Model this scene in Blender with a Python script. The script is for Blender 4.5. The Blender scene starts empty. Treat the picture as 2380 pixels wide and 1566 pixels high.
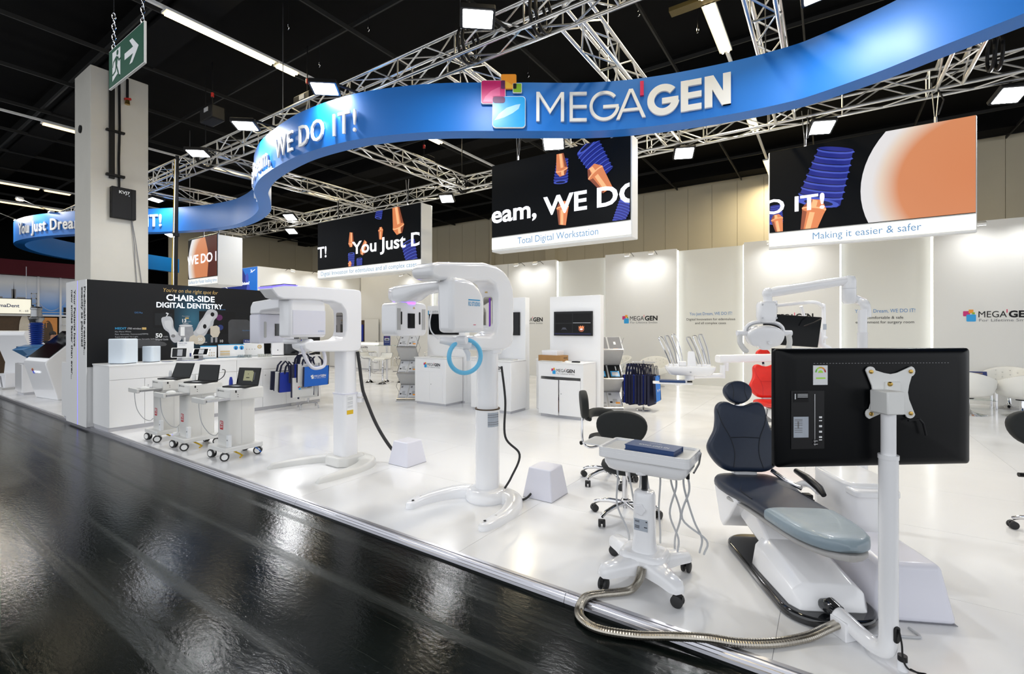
import bpy, bmesh, math, random
from mathutils import Vector, Matrix
R = math.radians
random.seed(7)
SC = bpy.context.scene
COL = SC.collection

# ---------------------------------------------------------------- camera
cam_d = bpy.data.cameras.new('camera')
cam = bpy.data.objects.new('camera', cam_d)
COL.objects.link(cam)
cam.location = (0, 0, 1.65)
cam.rotation_euler = (R(90), 0, R(33.85))
cam_d.sensor_width = 36
cam_d.lens = 1100 / 2380 * 36
cam_d.shift_y = -21 / 2380
cam_d.clip_end = 200
SC.camera = cam

# ---------------------------------------------------------------- world / exposure
W = bpy.data.worlds.new('hall_air')
SC.world = W
W.use_nodes = True
W.node_tree.nodes['Background'].inputs[0].default_value = (0.93, 0.96, 1.0, 1)
W.node_tree.nodes['Background'].inputs[1].default_value = 1.15
SC.view_settings.view_transform = 'Standard'
SC.view_settings.look = 'None'
SC.view_settings.gamma = 1
SC.view_settings.exposure = 0.30
SC.view_settings.use_curve_mapping = False
FLOOD_W = 43.0      # one truss floodlight
SPOT_W = 2.8        # one wall-washer

# ---------------------------------------------------------------- materials
MT = {}
def mat(name, col=(.8, .8, .8), rough=.5, metal=0., emit=0., ecol=None, coat=0., noise=0., nscale=20., bump=0., bscale=200., trans=0., alpha=1., spec=None, stretch=None):
    m = bpy.data.materials.new(name); m.use_nodes = True
    nt = m.node_tree; b = nt.nodes['Principled BSDF']
    def S(k, v):
        if k in b.inputs: b.inputs[k].default_value = v
    S('Base Color', (*col, 1)); S('Roughness', rough); S('Metallic', metal)
    S('Coat Weight', coat); S('Coat Roughness', .06)
    S('Transmission Weight', trans); S('Alpha', alpha)
    if spec is not None: S('Specular IOR Level', spec)
    if emit > 0:
        S('Emission Color', (*(ecol or col), 1)); S('Emission Strength', emit)
        m.cycles.emission_sampling = 'NONE'
    if noise or bump:
        tc = nt.nodes.new('ShaderNodeTexCoord')
        mp = nt.nodes.new('ShaderNodeMapping')
        nt.links.new(tc.outputs['Object'], mp.inputs[0])
        if stretch: mp.inputs['Scale'].default_value = stretch
    if noise:
        n = nt.nodes.new('ShaderNodeTexNoise'); n.inputs['Scale'].default_value = nscale; n.inputs['Detail'].default_value = 4
        nt.links.new(mp.outputs[0], n.inputs['Vector'])
        mx = nt.nodes.new('ShaderNodeMix'); mx.data_type = 'RGBA'
        mx.inputs[6].default_value = (*[c * (1 - noise) for c in col], 1)
        mx.inputs[7].default_value = (*[min(1, c * (1 + noise)) for c in col], 1)
        nt.links.new(n.outputs['Fac'], mx.inputs[0]); nt.links.new(mx.outputs[2], b.inputs['Base Color'])
    if bump:
        n2 = nt.nodes.new('ShaderNodeTexNoise'); n2.inputs['Scale'].default_value = bscale; n2.inputs['Detail'].default_value = 5
        nt.links.new(mp.outputs[0], n2.inputs['Vector'])
        bp = nt.nodes.new('ShaderNodeBump'); bp.inputs['Strength'].default_value = bump; bp.inputs['Distance'].default_value = .01
        nt.links.new(n2.outputs['Fac'], bp.inputs['Height']); nt.links.new(bp.outputs[0], b.inputs['Normal'])
    MT[name] = m
    return m

mat('white_gloss', (.90, .90, .915), .16, coat=.4, noise=.012, nscale=3)
mat('white_plastic', (.88, .88, .90), .30, coat=.2, noise=.012, nscale=3)
mat('lilac_plastic', (.74, .74, .82), .28, coat=.2, noise=.012, nscale=3)
mat('laminate', (.87, .87, .87), .38, noise=.012, nscale=2)
mat('kick', (.55, .55, .58), .4, noise=.02)
mat('gap', (.30, .30, .32), .7, noise=.05)
mat('panel_white', (.74, .735, .71), .65, noise=.012, nscale=1.5)
mat('panel_back', (.70, .70, .66), .7, noise=.012, nscale=1.5)
mat('off_white', (.72, .715, .69), .4, noise=.015, nscale=4)
mat('cart_white', (.72, .715, .69), .35, coat=.1, noise=.012, nscale=4)
mat('beige_wall', (.62, .56, .42), .75, noise=.04, nscale=1.2)
mat('pillar', (.66, .635, .57), .8, noise=.05, nscale=2.5, bump=.05, bscale=60)
mat('black_ceiling', (.0035, .0035, .0035), .9, noise=.3, nscale=3, spec=.15)
mat('grid_metal', (.020, .020, .019), .6, noise=.1, spec=.3)
mat('black_gear', (.006, .006, .0065), .55, noise=.2, spec=.25)
mat('black_plastic', (.008, .008, .009), .35, noise=.1, spec=.3)
mat('black_gloss', (.010, .011, .013), .08, coat=.5, noise=.05)
mat('tv_back', (.0025, .003, .0038), .30, spec=.16, noise=.15, nscale=6, stretch=(1, 1, 40), bump=.03, bscale=60)
mat('screen_off', (.005, .006, .007), .10, spec=.25, noise=.05)
mat('rubber', (.02, .02, .021), .6, noise=.1)
mat('chrome', (.72, .72, .74), .09, metal=1, noise=.02)
mat('steel', (.50, .50, .51), .28, metal=1, noise=.05)
mat('truss_alu', (.66, .65, .62), .30, metal=1, noise=.12, nscale=9)
mat('alu_trim', (.50, .50, .54), .30, metal=1, noise=.10, nscale=3, stretch=(.25, 8, 8))
mat('brass', (.55, .36, .10), .3, metal=1, noise=.1)
mat('navy_leather', (.012, .022, .048), .42, noise=.15, nscale=30, bump=.08, bscale=350)
mat('navy_seam', (.004, .007, .015), .6, noise=.1)
mat('grey_cover', (.25, .32, .37), .36, coat=.15, noise=.05, nscale=5, bump=.10, bscale=12, stretch=(1, 4, 1))
mat('grey_under', (.42, .41, .40), .5, noise=.05)
mat('red_leather', (.72, .022, .012), .42, noise=.08, nscale=20)
mat('black_fabric', (.010, .012, .012), .75, noise=.25, nscale=60, bump=.1, bscale=500)
mat('white_leather', (.80, .79, .74), .40, noise=.02, nscale=8)
mat('ribbon_blue', (.002, .165, .60), .42, noise=.03, nscale=1.5)
mat('letter_white', (.82, .82, .80), .45, noise=.01)
mat('print_white', (.85, .86, .86), .6, noise=.01)
mat('print_black', (.008, .008, .009), .6, noise=.1, spec=.25)
mat('print_dark', (.009, .0095, .011), .55, noise=.15, nscale=1.2, spec=.25)
mat('print_grey', (.20, .20, .21), .6, noise=.05)
mat('print_midgrey', (.42, .43, .45), .6, noise=.05)
mat('print_lightgrey', (.62, .63, .65), .6, noise=.03)
mat('print_blue', (.08, .24, .52), .6, noise=.03)
mat('print_cyan', (.03, .33, .62), .5, noise=.03)
mat('print_navy', (.012, .03, .16), .5, noise=.05)
mat('print_gold', (.62, .42, .14), .5, noise=.05)
mat('print_orange', (.66, .27, .06), .5, noise=.1)
mat('print_brown', (.07, .04, .018), .6, noise=.3)
mat('print_red', (.52, .02, .03), .5, noise=.05)
mat('print_teal', (.02, .075, .115), .5, noise=.4, nscale=2.5)
mat('print_steel', (.30, .31, .33), .35, noise=.3, nscale=8)
mat('print_tooth', (.62, .56, .46), .4, noise=.1, nscale=8)
mat('print_guide', (.50, .51, .54), .4, noise=.25, nscale=6)
mat('logo_pink', (.58, .012, .16), .35, noise=.05)
mat('logo_orange', (.85, .31, .015), .35, noise=.05)
mat('logo_green', (.20, .42, .02), .35, noise=.05)
mat('logo_blue', (.015, .33, .72), .30, noise=.05)
mat('logo_dark', (.10, .005, .09), .4, noise=.05)
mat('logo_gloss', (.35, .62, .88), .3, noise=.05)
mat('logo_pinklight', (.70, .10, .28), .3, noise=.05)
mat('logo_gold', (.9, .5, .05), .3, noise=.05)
mat('logo_red', (.68, .01, .09), .35, noise=.05)
mat('bag_blue', (.008, .13, .58), .6, noise=.06, nscale=10, bump=.05, bscale=300)
mat('bag_royal', (.006, .03, .35), .6, noise=.08, nscale=10)
mat('bag_light', (.02, .22, .75), .6, noise=.06, nscale=10)
mat('bag_navy', (.006, .008, .035), .7, noise=.2, nscale=15)
mat('bag_white', (.66, .66, .64), .65, noise=.04, nscale=10)
mat('cyan_foam', (.15, .56, .86), .4, coat=.1, noise=.03)
mat('cardboard', (.40, .21, .07), .7, noise=.1, nscale=12)
mat('exit_green', (.002, .085, .042), .4, noise=.08, nscale=3, spec=.2)
mat('book_navy', (.010, .045, .16), .4, noise=.08)
mat('hose_metal', (.42, .39, .34), .30, metal=1, noise=.15, nscale=60)
mat('hose_grey', (.50, .51, .53), .4, noise=.03)
mat('yellow', (.75, .48, .01), .5, noise=.1)
mat('cable_yellow', (.75, .48, .01), .5, noise=.1)
mat('cable_blue', (.01, .12, .5), .5, noise=.1)
mat('label_silver', (.42, .46, .52), .4, noise=.1, nscale=30)
mat('sticker_white', (.82, .83, .84), .5, noise=.02)
mat('sticker_lime', (.45, .85, .08), .5, noise=.05)
mat('sticker_green', (.16, .55, .05), .5, noise=.05)
mat('glass_pane', (.85, .95, .92), .02, trans=.96, noise=0.004)
mat('acrylic', (.9, .95, .96), .04, trans=.9, noise=0.004)
mat('implant_blue', (.01, .055, .34), .28, metal=.35, noise=.05)
mat('implant_grey', (.30, .31, .32), .25, metal=.9, noise=.05)
mat('diamond_blue', (.10, .26, .50), .12, coat=.5, noise=.2, nscale=3)
mat('fascia_red', (.055, .003, .007), .7, noise=.1, spec=.2)
mat('skin', (.45, .24, .15), .6, noise=.05)
mat('hair', (.012, .010, .009), .6, noise=.3, nscale=40)
mat('suit', (.012, .013, .018), .75, noise=.2, nscale=40)
mat('shirt', (.5, .5, .52), .7, noise=.05)
mat('mirror', (.40, .38, .34), .05, metal=1, noise=.02)
mat('purple', (.20, .02, .55), .3, noise=.05)
mat('red_gear', (.5, .02, .015), .4, noise=.1)
mat('wood_shelf', (.30, .20, .12), .5, noise=.1)
mat('tray_grey', (.50, .50, .49), .5, noise=.04)
# things that give off light
mat('flood_face', (1, 1, 1), .4, emit=14, ecol=(.96, .98, 1.0))
mat('spot_face', (1, 1, 1), .4, emit=9, ecol=(1, 1, 1))
mat('led_strip', (1, 1, 1), .4, emit=2.6, ecol=(.97, 1, 1))
mat('tube_warm', (1, .9, .6), .4, emit=9, ecol=(1, .80, .42))
mat('tube_dim', (1, .9, .6), .4, emit=1.6, ecol=(1, .72, .38))
mat('lightbox', (.8, .8, .75), .5, emit=.55, ecol=(1, .985, .90))
mat('glow_purple', (.25, .05, 1), .4, emit=2.2, ecol=(.30, .12, 1))
mat('glow_blue', (.10, .08, .9), .4, emit=1.6, ecol=(.13, .10, 1))
mat('led_black', (.002, .002, .0023), .5, spec=.12, emit=.004, ecol=(.5, .6, .7), noise=.1)
mat('led_white', (.8, .8, .85), .5, emit=.86, ecol=(.93, .95, 1))
mat('led_orange', (.3, .1, .04), .5, emit=.62, ecol=(.78, .24, .085))
mat('led_orange_dark', (.2, .06, .03), .5, emit=.26, ecol=(.55, .13, .05))
mat('led_orange_light', (.3, .1, .04), .5, emit=.85, ecol=(.95, .46, .22))
mat('led_brown', (.1, .02, .01), .5, emit=.12, ecol=(.30, .06, .03))
mat('led_blue', (.01, .01, .2), .5, emit=.30, ecol=(.02, .04, .34))
mat('led_blue_light', (.02, .03, .3), .5, emit=.42, ecol=(.10, .16, .70))
mat('led_blue_dark', (.005, .006, .06), .5, emit=.12, ecol=(.008, .012, .14))
mat('led_poster', (.01, .12, .45), .5, emit=.42, ecol=(.01, .20, .78))
mat('led_poster_dark', (.01, .02, .2), .5, emit=.25, ecol=(.02, .05, .34))
mat('screen_text', (.5, .5, .5), .5, emit=.35, ecol=(.8, .85, .95))
mat('screen_dim', (.02, .02, .03), .3, emit=.05, ecol=(.3, .35, .5))
mat('screen_page', (.3, .3, .4), .3, emit=.42, ecol=(.72, .70, .92))
mat('screen_yellow', (.2, .2, .1), .3, emit=.18, ecol=(.62, .60, .35))
mat('sign_cream', (.7, .68, .55), .5, emit=.48, ecol=(1, .96, .80))
mat('sky_print', (.55, .57, .60), .6, noise=.02)
mat('letter_glow', (.8, .85, .9), .5, emit=.75, ecol=(.80, .90, 1))

# orange sphere on the LED wall: white rim falling into orange, printed by the video itself
def rim_material():
    m = bpy.data.materials.new('led_planet'); m.use_nodes = True
    nt = m.node_tree; b = nt.nodes['Principled BSDF']
    tc = nt.nodes.new('ShaderNodeTexCoord'); sp = nt.nodes.new('ShaderNodeSeparateXYZ')
    nt.links.new(tc.outputs['Object'], sp.inputs[0])
    # object space: x is across the disc (-1 rim .. 0)
    vl = nt.nodes.new('ShaderNodeVectorMath'); vl.operation = 'LENGTH'
    nt.links.new(tc.outputs['Object'], vl.inputs[0])
    rp = nt.nodes.new('ShaderNodeValToRGB')
    e = rp.color_ramp.elements
    e[0].position = .0; e[0].color = (.78, .27, .11, 1)
    e[1].position = 1.; e[1].color = (.93, .93, .95, 1)
    k = rp.color_ramp.elements.new(.66); k.color = (.80, .30, .13, 1)
    k = rp.color_ramp.elements.new(.82); k.color = (.93, .76, .62, 1)
    k = rp.color_ramp.elements.new(.90); k.color = (.93, .92, .92, 1)
    nt.links.new(vl.outputs['Value'], rp.inputs[0])
    nt.links.new(rp.outputs[0], b.inputs['Emission Color']); b.inputs['Emission Strength'].default_value = .66
    b.inputs['Base Color'].default_value = (.05, .02, .01, 1)
    m.cycles.emission_sampling = 'NONE'
    MT['led_planet'] = m
rim_material()

def booth_floor_material():
    m = mat('booth_floor', (.86, .86, .865), .17, noise=.015, nscale=.8)
    nt = m.node_tree; b = nt.nodes['Principled BSDF']
    tc = nt.nodes.new('ShaderNodeTexCoord')
    n = nt.nodes.new('ShaderNodeTexNoise'); n.inputs['Scale'].default_value = 1.7; n.inputs['Detail'].default_value = 5
    geo = nt.nodes.new('ShaderNodeNewGeometry')
    nt.links.new(geo.outputs['Position'], n.inputs['Vector'])
    mr = nt.nodes.new('ShaderNodeMapRange'); mr.inputs[1].default_value = .3; mr.inputs[2].default_value = .75; mr.inputs[3].default_value = .10; mr.inputs[4].default_value = .24
    nt.links.new(n.outputs['Fac'], mr.inputs[0]); nt.links.new(mr.outputs[0], b.inputs['Roughness'])
booth_floor_material()

def hall_floor_material():
    m = bpy.data.materials.new('hall_floor'); m.use_nodes = True
    nt = m.node_tree; b = nt.nodes['Principled BSDF']; L = nt.links.new
    geo = nt.nodes.new('ShaderNodeNewGeometry')
    def N(scale, sc=(1, 1, 1), detail=6, rough=.55, rot=0):
        mp = nt.nodes.new('ShaderNodeMapping'); mp.inputs['Scale'].default_value = sc; mp.inputs['Rotation'].default_value = (0, 0, rot)
        L(geo.outputs['Position'], mp.inputs[0])
        n = nt.nodes.new('ShaderNodeTexNoise'); n.inputs['Scale'].default_value = scale; n.inputs['Detail'].default_value = detail; n.inputs['Roughness'].default_value = rough
        L(mp.outputs[0], n.inputs['Vector']); return n
    def ramp(src, a, b_, ca, cb):
        r = nt.nodes.new('ShaderNodeValToRGB'); r.color_ramp.elements[0].position = a; r.color_ramp.elements[1].position = b_
        r.color_ramp.elements[0].color = (*ca, 1); r.color_ramp.elements[1].color = (*cb, 1); L(src, r.inputs[0]); return r
    base = ramp(N(1.1).outputs['Fac'], .3, .8, (.0018, .0030, .0027), (.006, .0090, .0080))
    streak = ramp(N(1.5, (.06, 4.5, 1), 5, .62, R(2)).outputs['Fac'], .53, .66, (0, 0, 0), (1, 1, 1))
    scr = ramp(N(30, (.06, 1.6, 1), 3, .7, R(-62)).outputs['Fac'], .655, .70, (0, 0, 0), (1, 1, 1))
    mx = nt.nodes.new('ShaderNodeMix'); mx.data_type = 'RGBA'; L(streak.outputs[0], mx.inputs[0]); L(base.outputs[0], mx.inputs[6]); mx.inputs[7].default_value = (.012, .016, .0142, 1)
    mx2 = nt.nodes.new('ShaderNodeMix'); mx2.data_type = 'RGBA'; L(scr.outputs[0], mx2.inputs[0]); L(mx.outputs[2], mx2.inputs[6]); mx2.inputs[7].default_value = (.025, .029, .026, 1)
    L(mx2.outputs[2], b.inputs['Base Color'])
    ro = nt.nodes.new('ShaderNodeMapRange'); ro.inputs[1].default_value = .3; ro.inputs[2].default_value = .75; ro.inputs[3].default_value = .09; ro.inputs[4].default_value = .17
    L(N(2.2, (.5, 2, 1)).outputs['Fac'], ro.inputs[0])
    ro2 = nt.nodes.new('ShaderNodeMath'); ro2.operation = 'MULTIPLY_ADD'; L(streak.outputs[0], ro2.inputs[0]); ro2.inputs[1].default_value = .14; L(ro.outputs[0], ro2.inputs[2])
    L(ro2.outputs[0], b.inputs['Roughness'])
    h1 = N(26, (.8, 1.6, 1), 5, .62); h2 = N(3.0, (.3, 2.5, 1), 4)
    ad = nt.nodes.new('ShaderNodeMath'); ad.operation = 'MULTIPLY_ADD'; L(h2.outputs['Fac'], ad.inputs[0]); ad.inputs[1].default_value = .8; L(h1.outputs['Fac'], ad.inputs[2])
    bp = nt.nodes.new('ShaderNodeBump'); bp.inputs['Strength'].default_value = .22; bp.inputs['Distance'].default_value = .006
    L(ad.outputs[0], bp.inputs['Height']); L(bp.outputs[0], b.inputs['Normal'])
    b.inputs['Specular IOR Level'].default_value = .10
    MT['hall_floor'] = m
hall_floor_material()

# ---------------------------------------------------------------- geometry helpers
class G:
    """collects shapes; build() links them as ONE mesh object"""
    def __init__(s, m=None): s.v = []; s.f = []; s.fm = []; s.m = m; s.ms = []
    def mi(s, m):
        m = m or s.m
        if m not in s.ms: s.ms.append(m)
        return s.ms.index(m)
    def add(s, vs, fs, m=None, T=None):
        o = len(s.v); k = s.mi(m)
        s.v += [tuple(T @ Vector(v)) if T else tuple(v) for v in vs]
        for f in fs: s.f.append([i + o for i in f]); s.fm.append(k)
        return s
    def box(s, x0, x1, y0, y1, z0, z1, m=None, T=None):
        vs = [(x, y, z) for z in (z0, z1) for y in (y0, y1) for x in (x0, x1)]
        return s.add(vs, [(0, 2, 3, 1), (4, 5, 7, 6), (0, 1, 5, 4), (2, 6, 7, 3), (0, 4, 6, 2), (1, 3, 7, 5)], m, T)
    def loft(s, rings, m=None, cap=True, closed=True, T=None):
        n = len(rings[0]); vs = [p for r in rings for p in r]; fs = []
        for i in range(len(rings) - 1):
            for j in range(n if closed else n - 1):
                a = i * n + j; b = i * n + (j + 1) % n
                fs.append((a, b, b + n, a + n))
        if cap:
            fs.append(tuple(reversed(range(n)))); fs.append(tuple(range((len(rings) - 1) * n, len(rings) * n)))
        return s.add(vs, fs, m, T)
    def lathe(s, prof, n=24, c=(0, 0, 0), m=None, T=None):
        rings = [[(c[0] + r * math.cos(2 * math.pi * j / n), c[1] + r * math.sin(2 * math.pi * j / n), c[2] + z) for j in range(n)] for r, z in prof]
        return s.loft(rings, m, True, True, T)
    def cyl(s, p, q, r, r2=None, n=14, m=None, T=None):
        return s.tube([p, q], [r, r if r2 is None else r2], n, m, T=T)
    def tube(s, pts, r, n=10, m=None, closed=False, T=None):
        P = [Vector(p) for p in pts]; k = len(P)
        rs = r if isinstance(r, (list, tuple)) else [r] * k
        tg = []
        for i in range(k):
            a = P[(i - 1) % k] if (closed or i > 0) else P[i]
            b = P[(i + 1) % k] if (closed or i < k - 1) else P[i]
            tg.append((b - a).normalized())
        t0 = tg[0]; up = Vector((0, 0, 1)) if abs(t0.z) < .9 else Vector((1, 0, 0))
        nx = t0.cross(up).normalized(); rings = []
        for i in range(k):
            if i > 0:
                ax = tg[i - 1].cross(tg[i])
                if ax.length > 1e-7:
                    nx = Matrix.Rotation(tg[i - 1].angle(tg[i]), 3, ax.normalized()) @ nx
            bn = tg[i].cross(nx)
            rings.append([tuple(P[i] + rs[i] * (math.cos(2 * math.pi * j / n) * nx + math.sin(2 * math.pi * j / n) * bn)) for j in range(n)])
        if closed: rings.append(rings[0])
        return s.loft(rings, m, not closed, True, T)
    def prism(s, poly, a0, a1, axis='z', m=None, T=None):
        n = len(poly)
        def mk(p, a):
            return {'z': (p[0], p[1], a), 'y': (p[0], a, p[1]), 'x': (a, p[0], p[1])}[axis]
        vs = [mk(p, a0) for p in poly] + [mk(p, a1) for p in poly]
        fs = [tuple(range(n)), tuple(reversed(range(n, 2 * n)))] + [(i, i + n, (i + 1) % n + n, (i + 1) % n) for i in range(n)]
        return s.add(vs, fs, m, T)
    def ell(s, c, rx, ry, rz, n=16, k=10, m=None, T=None, p=1.0):
        rings = []
        def sg(x): return math.copysign(abs(x) ** p, x)
        for i in range(k + 1):
            a = -math.pi / 2 + math.pi * i / k
            cr = max(1e-4, abs(math.cos(a)) ** p)
            rings.append([(c[0] + rx * cr * sg(math.cos(2 * math.pi * j / n)), c[1] + ry * cr * sg(math.sin(2 * math.pi * j / n)), c[2] + rz * sg(math.sin(a))) for j in range(n)])
        return s.loft(rings, m, True, True, T)
    def quad(s, a, b, c, d, m=None): return s.add([a, b, c, d], [(0, 1, 2, 3)], m)
    def build(s, name, parent=None, m=None, bevel=0, seg=2, sub=0, smooth=40, loc=None, rot=None, recalc=True):
        me = bpy.data.meshes.new(name)
        me.from_pydata(s.v, [], s.f)
        for k in (s.ms or [m]): me.materials.append(MT[k or m])
        if s.fm: me.polygons.foreach_set('material_index', s.fm)
        if recalc:
            bm = bmesh.new(); bm.from_mesh(me); bmesh.ops.recalc_face_normals(bm, faces=bm.faces); bm.to_mesh(me); bm.free()
        if smooth:
            me.shade_smooth(); me.set_sharp_from_angle(angle=R(smooth))
        o = bpy.data.objects.new(name, me); COL.objects.link(o)
        if parent is not None: o.parent = parent
        if loc: o.location = loc
        if rot: o.rotation_euler = rot
        if bevel:
            b = o.modifiers.new('bevel', 'BEVEL'); b.width = bevel; b.segments = seg; b.limit_method = 'ANGLE'; b.angle_limit = R(35); b.harden_normals = False
        if sub:
            d = o.modifiers.new('subdivision', 'SUBSURF'); d.levels = sub; d.render_levels = sub
        return o

def rrect(w, h, r, n=5, cx=0, cy=0):
    """rounded rectangle outline"""
    pts = []
    for (sx, sy, a0) in ((1, 1, 0), (-1, 1, 90), (-1, -1, 180), (1, -1, 270)):
        for i in range(n + 1):
            a = R(a0 + 90 * i / n)
            pts.append((cx + sx * (w / 2 - r) + r * math.cos(a), cy + sy * (h / 2 - r) + r * math.sin(a)))
    return pts

def thing(name, label, cat, loc=(0, 0, 0), rz=0, group=None):
    o = bpy.data.objects.new(name, None); COL.objects.link(o)
    o.empty_display_size = .1; o.location = loc; o.rotation_euler = (0, 0, rz)
    o['label'] = label; o['category'] = cat
    if group: o['group'] = group
    return o
def tag(o, label, cat, group=None, kind=None):
    o['label'] = label; o['category'] = cat
    if group: o['group'] = group
    if kind: o['kind'] = kind
    return o
def struct(o, label=None):
    o['kind'] = 'structure'
    if label: o['label'] = label
    return o
def dup(root, loc, rz=None, label=None, group=None):
    def cp(o, par):
        c = o.copy(); COL.objects.link(c); c.parent = par
        for ch in list(o.children): cp(ch, c)
        return c
    r = cp(root, None); r.location = loc
    if rz is not None: r.rotation_euler = (0, 0, rz)
    if label: r['label'] = label
    if group: r['group'] = group
    return r

# text: outlines from the built-in font, as flat or thick letters
_tc = {}
def text_geo(txt, bold=0., ext=0., space=1.):
    key = (txt, bold, ext, space)
    if key in _tc: return _tc[key]
    cu = bpy.data.curves.new('lettering', 'FONT'); cu.body = txt; cu.offset = bold; cu.extrude = ext; cu.resolution_u = 3; cu.space_character = space
    cu.fill_mode = 'BOTH'
    ob = bpy.data.objects.new('lettering', cu); COL.objects.link(ob)
    dg = bpy.context.evaluated_depsgraph_get()
    me = bpy.data.meshes.new_from_object(ob.evaluated_get(dg))
    vs = [tuple(v.co) for v in me.vertices]; fs = [tuple(p.vertices) for p in me.polygons]
    bpy.data.objects.remove(ob); bpy.data.curves.remove(cu); bpy.data.meshes.remove(me)
    xs = [v[0] for v in vs]; x0, x1 = min(xs), max(xs)
    _tc[key] = ([(v[0] - x0, v[1], v[2]) for v in vs], fs, x1 - x0)
    return _tc[key]
def put_text(g, txt, org, xd, yd, h, m, w=None, align='l', bold=0., lift=.002, ext=0., shear=0.):
    """letters with cap height h on the plane (xd, yd) starting at org; w squeezes to a width"""
    vs, fs, tw = text_geo(txt, bold, ext)
    k = h / .69
    kx = (w / tw) if w else k
    xd = Vector(xd).normalized(); yd = Vector(yd).normalized(); n = xd.cross(yd); org = Vector(org)
    W_ = tw * kx
    off = {'l': 0, 'c': -W_ / 2, 'r': -W_}[align]
    g.add([org + xd * (v[0] * kx + off + shear * v[1] * k) + yd * (v[1] * k) + n * (lift + v[2] * k) for v in vs], fs, m)
    return W_
def flat(g, poly, org, xd, yd, m, lift=.001):
    """flat printed shape on a plane"""
    xd = Vector(xd).normalized(); yd = Vector(yd).normalized(); n = xd.cross(yd); org = Vector(org)
    g.add([org + xd * p[0] + yd * p[1] + n * lift for p in poly], [tuple(range(len(poly)))], m)
def rect(x0, x1, y0, y1): return [(x0, y0), (x1, y0), (x1, y1), (x0, y1)]
def disc(cx, cy, rx, ry=None, n=20): return [(cx + rx * math.cos(2 * math.pi * i / n), cy + (ry or rx) * math.sin(2 * math.pi * i / n)) for i in range(n)]

def logo(g, org, xd, yd, w, style='dark', lift=.002):
    """square-cluster emblem, name and tag line; w = whole width, org = lower left"""
    u = w / 5.15
    if style == 'white': cs = ['print_white'] * 4; ink = ink2 = 'print_white'
    else: cs = ['logo_pink', 'logo_orange', 'logo_green', 'logo_blue']; ink = 'print_black'; ink2 = 'print_grey'
    for (x, y, s, c, l) in ((0, .55, .52, cs[0], 0), (.42, .86, .36, cs[1], .0004), (.68, .74, .2, cs[2], .0008), (.25, 0, .72, cs[3], .0012)):
        flat(g, [(p[0] * u, p[1] * u) for p in rrect(s, s, s * .12, 3, x + s / 2, y + s / 2)], org, xd, yd, c, lift + l)
    X = Vector(xd).normalized(); Y = Vector(yd).normalized(); O = Vector(org)
    put_text(g, 'MEGA', O + X * 1.15 * u + Y * .42 * u, xd, yd, .62 * u, ink, w=2.05 * u, lift=lift)
    flat(g, [(p[0] * u, p[1] * u) for p in rect(3.17, 3.24, .86, 1.2)], org, xd, yd, 'logo_red' if style != 'white' else ink, lift)
    put_text(g, 'GEN', O + X * 3.32 * u + Y * .42 * u, xd, yd, .62 * u, ink, w=1.80 * u, bold=.035, lift=lift)
    put_text(g, 'For Lifetime Smiles', O + X * 1.2 * u + Y * .0 * u, xd, yd, .27 * u, ink2, w=3.9 * u, lift=lift)

def arc(cx, cy, r, a0, a1, n=8):
    return [(cx + r * math.cos(R(a0 + (a1 - a0) * i / n)), cy + r * math.sin(R(a0 + (a1 - a0) * i / n))) for i in range(n + 1)]
def catmull(P, n=8, closed=False):
    out = []; k = len(P); P = [Vector(p) for p in P]
    for i in range(k if closed else k - 1):
        p0 = P[(i - 1) % k] if (closed or i > 0) else P[i] * 2 - P[i + 1]
        p1 = P[i]; p2 = P[(i + 1) % k]
        p3 = P[(i + 2) % k] if (closed or i < k - 2) else p2 * 2 - p1
        for j in range(n):
            t = j / n
            out.append(.5 * ((2 * p1) + (-p0 + p2) * t + (2 * p0 - 5 * p1 + 4 * p2 - p3) * t * t + (-p0 + 3 * p1 - 3 * p2 + p3) * t ** 3))
    if not closed: out.append(P[-1])
    return out
def area_light(name, loc, direction, sx, sy, watt, parent=None, col=(1, 1, 1), spread=None):
    l = bpy.data.lights.new(name, 'AREA'); l.shape = 'RECTANGLE'; l.size = sx; l.size_y = sy; l.energy = watt; l.color = col
    if spread: l.spread = R(spread)
    o = bpy.data.objects.new(name, l); COL.objects.link(o)
    o.rotation_euler = Vector(direction).to_track_quat('-Z', 'Y').to_euler(); o.location = loc
    if parent: o.parent = parent
    return o

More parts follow.
